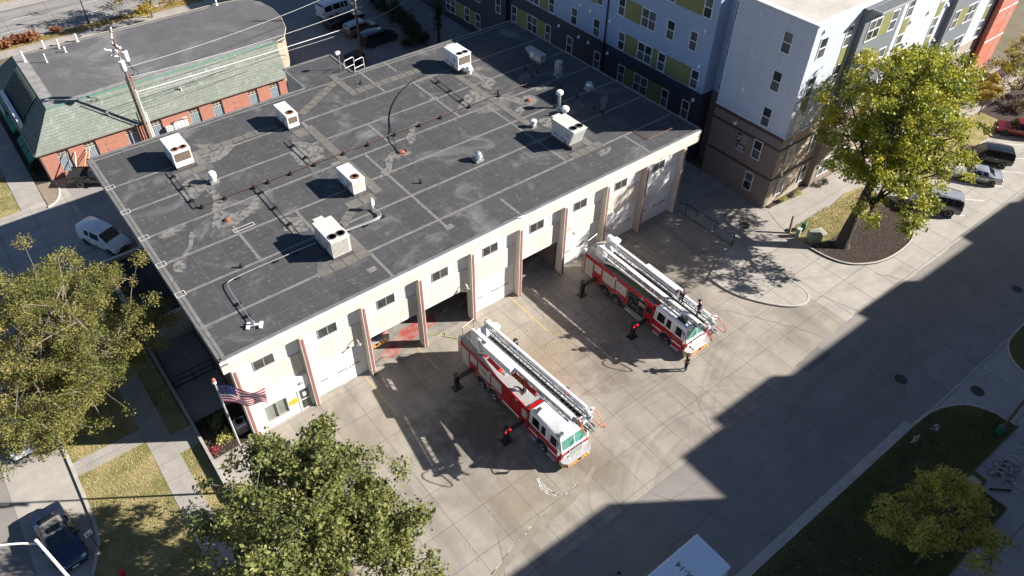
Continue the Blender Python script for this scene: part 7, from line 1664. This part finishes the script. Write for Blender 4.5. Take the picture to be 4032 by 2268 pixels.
blades('verge_grass', [(48.9,60.6,-12.3,-8.1,.06,12000),(-10,-6.2,37.4,60,.06,12000)], .07, G_dry, 6, 'short dry grass in the verge by the maple and the far lawn', lambda x,y: ~((x > 55) & (y > -8.4) & (y < 0)) & ~((x > 40) & (y < -11.6)))
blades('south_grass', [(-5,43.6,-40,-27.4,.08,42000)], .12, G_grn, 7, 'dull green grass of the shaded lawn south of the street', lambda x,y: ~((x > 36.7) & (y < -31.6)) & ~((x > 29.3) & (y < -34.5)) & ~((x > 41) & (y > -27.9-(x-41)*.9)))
blades('mulch_chips', [(48.6,60.6,-15.9,-11.2,.085,9000),(-2.5,.6,.5,4.0,.1,2500)], .10, leafmat('mulch_chip_colours', [(0,(.03,.02,.016)),(.6,(.09,.06,.045)),(1,(.20,.14,.11))], .9, .0), 8, 'dark brown mulch chips in the beds', lambda x,y: (x < 10) | (((x-54.7)/6.0)**2+((y+12.2)/3.8)**2 < 1), .25)
# ---------------------------------------------------------------- street furniture
# flag and pole
FP = thing('flagpole', 'tall grey flagpole with a red ball finial beside the station corner', 'flagpole', (-1.17,-3.72,0))
mb = MB(); mb.cyl((0,0,0),.09,11.4,12,r2=.05); mb.cyl((0,0,0),.2,.15,12); mb.build('pole', mat('worn_pole_paint', (.50,.48,.46), (.25,.22,.2), 1.5, .6), FP)
mb = MB(); mb.lathe((0,0,11.4),[(.02,0),(.09,.03),(.12,.12),(.09,.21),(.02,.25)],12); mb.build('finial', mat('faded_red_ball', (.50,.12,.09), rough=.5), FP, smooth=50)
mb = MB(); mb.cyl((0,0,11.25),.11,.13,10); mb.build('truck_pulley', M_acw, FP)
def flagmesh():
    nx, ny = 50, 39; Lf, Hf = 2.75, 1.5; ux = Vector((.74,-.67,0)).normalized(); side = Vector((.67,.74,0)).normalized(); pts = []
    for i in range(nx+1):
        for j in range(ny+1):
            u, v = i/nx, j/ny
            q = Vector((-1.17,-3.72,11.1))+ux*(.06+u*Lf*.93)+Vector((0,0,-v*Hf*(1-.12*u)))
            q += side*(.26*math.sin(u*7.5+v*1.6)*u+.10*math.sin(u*13-v*3)*u)
            q.z += -.34*u**1.4+.10*math.sin(u*6.0+.6)*u-.08*math.sin(v*3)*u
            pts.append(q)
    return nx, ny, pts
nx, ny, P_ = flagmesh()
FC = MB()
for i in range(nx):
    for j in range(ny):
        u, v = (i+.5)/nx, (j+.5)/ny; s = int(v*13)
        tgt = 2 if (u < .4 and s < 7) else (0 if s % 2 == 0 else 1)
        a = [P_[i*(ny+1)+j],P_[(i+1)*(ny+1)+j],P_[(i+1)*(ny+1)+j+1],P_[i*(ny+1)+j+1]]; FC.quad(*[tuple(x) for x in a], tgt)
FL = thing('flag', 'stars and stripes flag flying from the flagpole', 'flag', (-1.17,-3.72,10.9), world=True)
def cloth(n, c):
    m, nt, b = newmat(n); b.inputs['Base Color'].default_value = col4(c); b.inputs['Roughness'].default_value = .8
    out = [q for q in nt.nodes if q.type == 'OUTPUT_MATERIAL'][0]; t = nt.nodes.new('ShaderNodeBsdfTranslucent'); t.inputs[0].default_value = col4(c)
    mx = nt.nodes.new('ShaderNodeMixShader'); mx.inputs[0].default_value = .45; nt.links.new(b.outputs[0], mx.inputs[1]); nt.links.new(t.outputs[0], mx.inputs[2]); nt.links.new(mx.outputs[0], out.inputs[0]); return m
fcl = FC.build('cloth', [cloth('flag_red',(.60,.03,.045)),cloth('flag_white',(.85,.84,.84)),cloth('flag_blue',(.025,.035,.15))], FL)
mb = MB()
def fpos(u, v):
    i = min(nx-1,int(u*nx)); j = min(ny-1,int(v*ny)); return P_[i*(ny+1)+j].lerp(P_[(i+1)*(ny+1)+j+1], .5), (P_[(i+1)*(ny+1)+j]-P_[i*(ny+1)+j]).normalized(), (P_[i*(ny+1)+j+1]-P_[i*(ny+1)+j]).normalized()
for r_ in range(9):
    for c_ in range(6 if r_ % 2 == 0 else 5):
        u = .4*((c_+.5)/6+(0 if r_ % 2 == 0 else .5/6)); v = (7/13)*(r_+.6)/9.2; q, a, b_ = fpos(u, v); nn = a.cross(b_).normalized()
        for s in (-1,1):
            pts = [tuple(q+nn*s*.014+(a*math.cos(k*math.pi/5-1.57)+b_*math.sin(k*math.pi/5-1.57))*(.05 if k % 2 == 0 else .021)) for k in range(10)]; mb.poly(pts)
mb.build('stars', MATS['flag_white'], fcl)
# condenser by the corner
t = thing('condenser', 'pale grey air conditioning condenser in the shaded bed by the station corner', 'air conditioner', (.02,1.6,.1)); mb = MB(); mb.bbox(-.38,.38,-.4,.4,0,.85,.04); cb = mb.build('cabinet', mat('pale_grey_metal', (.55,.55,.53), rough=.5), t)
mb = MB()
for k in range(7): mb.box(-.33+k*.1,-.27+k*.1,-.412,-.4,.12,.7)
mb.build('side_grille', M_dark, cb); mb = MB(); mb.cyl((0,.05,.852),.29,.006,18); mb.build('fan_opening', M_dark, cb); mb = MB()
for k in range(3): mb.lathe((0,.05,.86),[(.09+.08*k,0),(.105+.08*k,0),(.105+.08*k,.012),(.09+.08*k,.012)],16)
for k in range(4): a = k*math.pi/4; mb.box(-.29,.29,.04,.06,.858,.87) if k == 0 else None
mb.build('fan_guard', M_blk, cb)
# low wall and railing west of the station
mb = MB(); mb.prism([(-2.82,-3.5),(-2.62,-3.5),(-2.5,4.0),(-2.46,12.8),(-2.66,12.8),(-2.7,4.0)], -.02, .55); mb.v = mb.v
tag(mb.build('low_wall', mat('weathered_wall_concrete', (.44,.40,.37), (.34,.31,.28), 1.4, .85, kind='World')), 'low weathered concrete wall between the lawn and the station plaza', 'wall')
mb = MB(); mb.box(-2.85,-2.6,-18.5,-3.5,-.02,.3); tag(mb.build('low_wall', M_kerb), 'pale kerb wall continuing toward the street under the dark green tree', 'wall')
t = thing('pipe_railing', 'black three-rail pipe railing across the shaded plaza', 'railing', (-.9,7.9,.12)); mb = MB()
for z in (.12,.62,1.12): mb.tube([(-1.5,0,z),(1.6,0,z)], .05, 6); mb.tube([(-1.5,0,z),(-1.5,4.6,z)], .05, 6)
rl = mb.build('rails', M_blk, t)
for x, y in ((-1.5,0),(0,0),(1.55,0),(-1.5,2.3),(-1.5,4.5)): mb = MB(); mb.cyl((x,y,0),.04,1.15,6); mb.build('post', M_blk, t)
# railing by the apartments
t = thing('pipe_railing', 'thin black handrail beside the sloping walk at the right end of the station', 'railing', (43.1,-.7,0)); mb = MB()
mb.tube([(-.2,.9,1.0),(.0,0,1.25),(-.05,-5.6,1.38),(.1,-5.6,1.38)], .035, 6); mb.tube([(-.2,.9,.1),(-.05,-5.6,.12)], .03, 6); mb.build('rail', M_blk, t)
for yy, r in ((0,.03),(-1.25,.03),(-3.43,.03),(-5.6,.06)): mb = MB(); mb.cyl((-.02,yy,0),r,1.38,6); mb.build('post', M_blk, t)
# utility boxes and leaning post in the verge
t = thing('utility_box', 'small pale green pedestal box in the grass near the maple', 'utility box', (49.0,-9.05,.07), R(15)); mb = MB(); mb.bbox(-.2,.2,-.18,.18,0,.75,.03); mb.build('case', mat('pale_green_box', (.32,.42,.36), rough=.5), t); mb = MB(); mb.bbox(-.22,.22,-.2,.2,.75,.82,.02); mb.build('lid', mat('light_green_lid', (.45,.55,.48), rough=.5), t)
t = thing('utility_box', 'dark green pedestal box behind the pale green one', 'utility box', (50.1,-8.85,.07), R(10)); mb = MB(); mb.bbox(-.22,.22,-.2,.2,0,.7,.05); mb.build('case', mat('dark_green_box', (.02,.11,.06), rough=.5), t); mb = MB(); mb.bbox(-.24,.24,-.22,.22,.7,.8,.04); mb.build('lid', MATS['dark_green_box'], t)
t = thing('transformer_box', 'large grey-green ground transformer cabinet in the grass by the maple trunk', 'utility box', (49.55,-10.35,.07), R(-28)); mb = MB(); mb.bbox(-.5,.5,-.45,.45,0,.95,.04); mb.build('case', mat('grey_green_box', (.22,.25,.20), rough=.6), t); mb = MB(); mb.box(-.51,.51,-.47,-.45,.15,.85); mb.box(-.012,.012,-.48,-.47,.15,.85); mb.build('door_panel', mat('grey_green_panel', (.19,.22,.18), rough=.6), t)
t = thing('slab_lid', 'pale concrete pad with metal lid beside the transformer cabinet', 'pad', (50.9,-10.0,.07), R(-20)); mb = MB(); mb.bbox(-.65,.65,-.5,.5,0,.12,.02); mb.build('pad', M_kerb, t); mb = MB(); mb.box(-.5,.5,-.38,.38,.12,.15); mb.build('lid', M_galv, t)
t = thing('leaning_post', 'leaning brown wooden post at the corner of the verge', 'post', (48.75,-8.35,.0)); mb = MB(); mb.loft([[(-.09,-.09,0),(.09,-.09,0),(.09,.09,0),(-.09,.09,0)],[(.18,.2,1.7),(.34,.2,1.7),(.34,.34,1.7),(.18,.34,1.7)]]); mb.build('post', M_wood, t)
def manhole(label, x, y, r, m=None, z=.006):
    t = thing('manhole_cover', label, 'manhole cover', (x,y,z), 0, 'manhole covers'); mb = MB(); mb.cyl((0,0,-.02),r,.024,20); c_ = mb.build('cover', m or M_iron, t); mb = MB(); mb.lathe((0,0,.004),[(r,0),(r*1.1,0),(r*1.1,.006),(r,.006)],20); mb.build('ring', M_iron, t)
M_iron = mat('manhole_iron', (.05,.035,.03), (.03,.025,.022), 8, .7)
manhole('rusty dark manhole cover in the dappled shade by the railing', 46.4,-5.05,.45)
manhole('round manhole cover in the shaded driveway south of the street', 44.74,-28.44,.45)
manhole('dark manhole cover in the gutter at the far right of the street', 58.2,-24.9,.4)
manhole('dark drain cover where the shaded driveway meets the street', 41.2,-24.3,.42)
# signs
def post_sign(label, x, y, h, rz, w, hh, lines, sub=None, z0=.07):
    t = thing('street_sign', label, 'sign', (x,y,z0), rz); mb = MB(); mb.cyl((0,0,0),.03,h,6); mb.build('post', mat('rusty_sign_post', (.08,.045,.035), rough=.8), t)
    mb = MB(); mb.box(-w/2,w/2,-.05,-.03,h-hh,h); p = mb.build('plate', M_wfr, t)
    mb = MB()
    for (a,b_,c2,d) in lines: mb.box(a*w,b_*w,-.058,-.05,h-hh+c2*hh,h-hh+d*hh)
    mb.build('printing', mat('sign_blue', (.03,.10,.30), rough=.5) if sub is None else M_blk, p)
    if sub: mb = MB(); mb.box(-w/2,w/2,-.05,-.03,h-hh-.28,h-hh-.05); s2 = mb.build('lower_plate', M_wfr, t); mb = MB(); mb.box(-.12,-.04,-.058,-.05,h-hh-.2,h-hh-.1); mb.box(.04,.12,-.058,-.05,h-hh-.2,h-hh-.1); mb.build('printing', M_blk, s2)
post_sign('white and blue kerb sign on a rusty post in front of the blue sedan', -10.55, -1.6, 2.3, R(20), .45, .45, [(-.4,.4,.1,.2),(-.05,.3,.3,.45),(-.3,-.1,.35,.8)])
post_sign('white parking sign with a small lower plate on the shaded south lawn', 34.92, -28.22, 2.6, R(-25), .42, .5, [(-.35,.35,.75,.85),(-.2,.2,.55,.63),(-.3,.3,.4,.46),(-.15,.15,.1,.3)], True)
# fire hydrant
t = thing('fire_hydrant', 'red fire hydrant in the front lawn at the bottom edge', 'fire hydrant', (-10.0,-4.05,.07)); M_hyd = mat('hydrant_red', (.55,.02,.03), rough=.35)
mb = MB(); mb.lathe((0,0,0),[(.17,0),(.17,.05),(.11,.07),(.11,.5),(.15,.52),(.15,.57),(.13,.6),(.1,.7),(.03,.76)],12); mb.build('barrel', M_hyd, t, smooth=40)
for a in (0,90,180): mb = MB(); mb.cyl((0,0,.1 ),.055,.1,8); mb.xf(Matrix.Translation((0,0,.42)) @ Matrix.Rotation(R(a),4,'Z') @ Matrix.Rotation(R(90),4,'Y')); mb.build('outlet', M_hyd, t)
# street lamps
t = thing('street_lamp', 'white street lamp pole with a curved arm at the bottom left corner', 'street lamp', (-11.55,-6.5,.07)); mb = MB(); mb.cyl((0,0,0),.12,9.85,10,r2=.075); mb.cyl((0,0,0),.24,.3,10); mb.build('pole', M_acw, t)
mb = MB(); mb.tube(smooth2([(0,0,9.5),(-.9,.55,9.75),(-2.2,1.2,9.8),(-3.4,1.9,9.7)],2), .055, 6); mb.build('arm', M_acw, t); mb = MB(); mb.bbox(-4.2,-3.4,1.8,2.2,9.6,9.78,.04); mb.build('lamp_head', M_grey, t)
t = thing('street_lamp', 'brown lamp pole with a green base cover by the bike rack', 'street lamp', (42.25,-31.3,.07)); mb = MB(); mb.cyl((0,0,0),.11,8.6,10,r2=.075); mb.build('pole', mat('brown_pole', (.16,.12,.09), rough=.7), t)
mb = MB(); mb.bbox(-.25,.25,-.25,.25,0,.65,.08); mb.build('base_cover', mat('green_base', (.02,.16,.09), rough=.5), t)
t = thing('street_lamp', 'white flat lamp head on a pale arm over the far shaded driveway', 'street lamp', (56.3,-32.0,.07)); mb = MB(); mb.cyl((0,0,0),.1,7.2,8); mb.build('pole', M_galv, t)
mb = MB(); mb.tube([(0,0,7.1),(-3.2,1.7,7.3)], .05, 6); mb.build('arm', M_galv, t); mb = MB(); mb.bbox(-.5,.5,-.2,.2,-.07,.09,.04); mb.xf(Matrix.Translation((-3.7,1.95,7.3)) @ Matrix.Rotation(R(-28),4,'Z')); mb.build('lamp_head', M_acw, t)
t = thing('street_lamp', 'dark slender street lamp with a globe head beside the far street', 'street lamp', (10.74,74.1,0)); mb = MB(); mb.cyl((0,0,0),.08,4.6,8,r2=.05); mb.cyl((0,0,0),.16,.5,8); mb.build('pole', M_blk, t)
mb = MB(); mb.lathe((0,0,4.6),[(.1,0),(.16,.1),(.2,.35),(.24,.42),(.1,.5),(.02,.62)],10); mb.build('lantern', mat('lantern_glass', (.35,.35,.33), rough=.3), t)
# bike rack with bicycles and scooter
def bike(label, loc, rz, c):
    t = thing('bicycle', label, 'bicycle', loc, rz, 'bicycles locked to the rack'); m = mat('bike_frame_'+c[0], c[1], rough=.4)
    for x in (-.52,.52):
        mb = MB(); n = 22; mb.tube([(x+math.cos(2*math.pi*k/n)*.33,0,.34+math.sin(2*math.pi*k/n)*.33) for k in range(n+1)], .022, 5); w_ = mb.build('wheel', M_tyre, t)
        mb = MB()
        for k in range(6): a = math.pi*k/6; mb.tube([(x-math.cos(a)*.32,0,.34-math.sin(a)*.32),(x+math.cos(a)*.32,0,.34+math.sin(a)*.32)], .004, 3)
        mb.cyl((x,-.03,.34),.03,.06,6,axis='y'); mb.build('spokes', M_galv, w_)
    mb = MB()
    for a, b_ in (((-.52,0,.34),(-.12,0,.30)),((-.12,0,.30),(-.25,0,.78)),((-.25,0,.78),(.36,0,.76)),((-.12,0,.30),(.38,0,.68)),((-.52,0,.34),(-.23,0,.72)),((.52,0,.34),(.36,0,.82))): mb.tube([a,b_], .02, 5)
    mb.build('frame', m, t); mb = MB(); mb.bbox(-.4,-.14,-.07,.07,.84,.9,.02); mb.tube([(-.25,0,.76),(-.27,0,.86)], .015, 5); mb.build('saddle', M_plastic, t)
    mb = MB(); mb.tube([(.36,0,.8),(.34,0,.95)], .015, 5); mb.tube([(.28,-.28,.96),(.36,-.1,.96),(.36,.1,.96),(.28,.28,.96)], .016, 5); mb.build('handlebar', M_galv, t)
    mb = MB(); mb.cyl((-.12,-.05,.30),.09,.02,12,axis='y'); mb.tube([(-.12,-.06,.3),(0,-.1,.2)], .012, 4); mb.tube([(-.12,.06,.3),(-.24,.1,.4)], .012, 4); mb.build('crank', M_plastic, t); return t
t = thing('bike_rack', 'pale spiral bike rack on the shaded pad at the right edge', 'bike rack', (38.6,-33.05,0)); mb = MB()
for k in range(10):
    x = -.2+k*.52; mb.tube([(x,-.38+.0,.05)]+[(x+.0,-.38+.38*(1-math.cos(math.pi*q/8)),.1+.75*math.sin(math.pi*q/8)) for q in range(9)]+[(x,.38,.05)], .03, 6)
mb.build('hoops', mat('pale_rack_steel', (.50,.50,.50), rough=.4), t); mb = MB(); mb.tube([(-.4,.38,.06),(5.0,.38,.06)], .03, 6); mb.tube([(-.4,-.38,.06),(5.0,-.38,.06)], .03, 6); mb.build('base_rails', M_galv, t)
bike('dark bicycle at the end of the bike rack, nearer the scooter', (38.65,-33.15,0), R(-62), ('grey',(.10,.10,.11)))
bike('dark bicycle one hoop farther along the bike rack', (39.6,-33.0,0), R(-60), ('black',(.02,.02,.022)))
t = thing('scooter', 'black kick scooter parked upright beside the bike rack', 'scooter', (37.75,-33.65,0), R(-42)); mb = MB(); mb.bbox(-.55,.45,-.08,.08,.1,.16,.02); mb.build('deck', M_plastic, t)
for x in (-.62,.56): mb = MB(); mb.cyl((x,-.03,.11),.11,.06,14,axis='y'); mb.build('wheel', M_tyre, t)
mb = MB(); mb.tube([(.55,0,.15),(.45,0,1.05)], .025, 6); mb.tube([(.45,-.24,1.08),(.45,.24,1.08)], .02, 6); mb.build('stem', M_galv, t); mb = MB(); mb.tube([(-.65,0,.12),(-.75,0,.22)], .05, 6); mb.build('rear_mudguard', M_plastic, t)
t = thing('bench', 'grey metal bike hoop pair by the far bed near the red wall', 'bike rack', (93.2,-6.6,.02)); mb = MB()
for x in (0,.8): mb.tube([(x,0,0),(x,0,.8),(x+.15,.1,.95),(x+.5,.3,.95),(x+.65,.4,.8),(x+.65,.4,0)], .05, 6)
mb.build('hoop', M_galv, t)
# dumpster, bin, hose
t = thing('dumpster', 'dark steel dumpster at the foot of the rusty utility pole', 'dumpster', (33.1,43.9,0), R(8)); mb = MB(); mb.loft([[(-1,-.6,.15),(1,-.6,.15),(1,.6,.15),(-1,.6,.15)],[(-1.05,-.75,1.2),(1.05,-.75,1.2),(1.05,.7,1.2),(-1.05,.7,1.2)]]); mb.build('bin', mat('dumpster_blue', (.02,.03,.045), rough=.6), t); mb = MB(); mb.bbox(-1.07,1.07,-.8,.75,1.2,1.27,.02)
for k in range(8): mb.box(-1+k*.28,-.94+k*.28,-.75,.7,1.27,1.29)
mb.build('lid', M_plastic, t)
mb = MB(); mb.tube(smooth2([(15.2,1.3,.03),(15.6,1.0,.03),(15.9,.6,.03),(16.2,.75,.03),(16.5,.5,.03),(16.3,.2,.03),(16.1,.45,.03),(16.7,-.3,.03),(17.6,-1.3,.03)],3), .035, 5); tag(mb.build('hose', mat('yellow_green_hose', (.40,.42,.10), rough=.6)), 'thin yellow-green hose trailing from the open bay to a truck', 'hose')
for a, b_, c in (((-1.0,38.6,.1),(-.25,40.2,2.6),mat('grey_plank', (.16,.17,.18), rough=.7)),((-.55,38.9,.1),(.4,40.3,2.3),M_galv)):
    mb = MB(); mb.tube([a,b_], .06, 5); tag(mb.build('leaning_plank', c), 'grey plank leaning on the brick wall beside the pickup' if a[0] < -.9 else 'thin metal pipe leaning on the brick wall beside the pickup', 'plank')
mb = MB()
for d in (0,.3): mb.tube([(.5+d,39.2,1.0),(1.5+d,40.35,2.3)], .05, 5)
tag(mb.build('ladder', mat('orange_ladder', (.60,.26,.04), rough=.5)), 'orange ladder leaning on the brick wall above the pickup bed', 'ladder')
# ---------------------------------------------------------------- camera, sun, sky
for o in bpy.data.objects:
    if '_w' in o: del o['_w']
cam = bpy.data.cameras.new('camera'); co = bpy.data.objects.new('camera', cam); COL.objects.link(co)
cam.sensor_width = 36; cam.lens = 26.3958; cam.clip_end = 2000; cam.clip_start = .1
co.location = (-4.84011692, -34.15509949, 43.95994185)
co.rotation_mode = 'QUATERNION'
co.rotation_quaternion = (Matrix.Rotation(-.6801658,3,'Z') @ Matrix.Rotation(.8051334,3,'X') @ Matrix.Rotation(.02020669,3,'Z')).to_quaternion()
sc.camera = co
EL = R(29.0); sd = Vector((.8222*math.cos(EL), -.5692*math.cos(EL), math.sin(EL))).normalized()
sun = bpy.data.lights.new('sun', 'SUN'); sun.energy = 5.0; sun.angle = R(.53); sun.color = (1.0,.95,.88)
so = bpy.data.objects.new('sun', sun); COL.objects.link(so); so.location = (60,-60,60)
so.rotation_mode = 'QUATERNION'; so.rotation_quaternion = sd.to_track_quat('Z','Y')
w = bpy.data.worlds.new('World'); sc.world = w; w.use_nodes = True
nt = w.node_tree; bg = nt.nodes['Background']; sky = nt.nodes.new('ShaderNodeTexSky'); sky.sky_type = 'NISHITA'; sky.sun_disc = False
sky.sun_elevation = EL; sky.sun_rotation = math.atan2(sd.x, sd.y); sky.air_density = .7; sky.dust_density = .2; sky.ozone_density = 3.0
nt.links.new(sky.outputs[0], bg.inputs[0]); bg.inputs[1].default_value = .05
sc.view_settings.view_transform = 'Standard'; sc.view_settings.look = 'None'; sc.view_settings.gamma = 1; sc.view_settings.exposure = 1.2
sc.view_settings.use_curve_mapping = False
sc.cycles.max_bounces = 6; sc.cycles.diffuse_bounces = 3; sc.cycles.transparent_max_bounces = 6
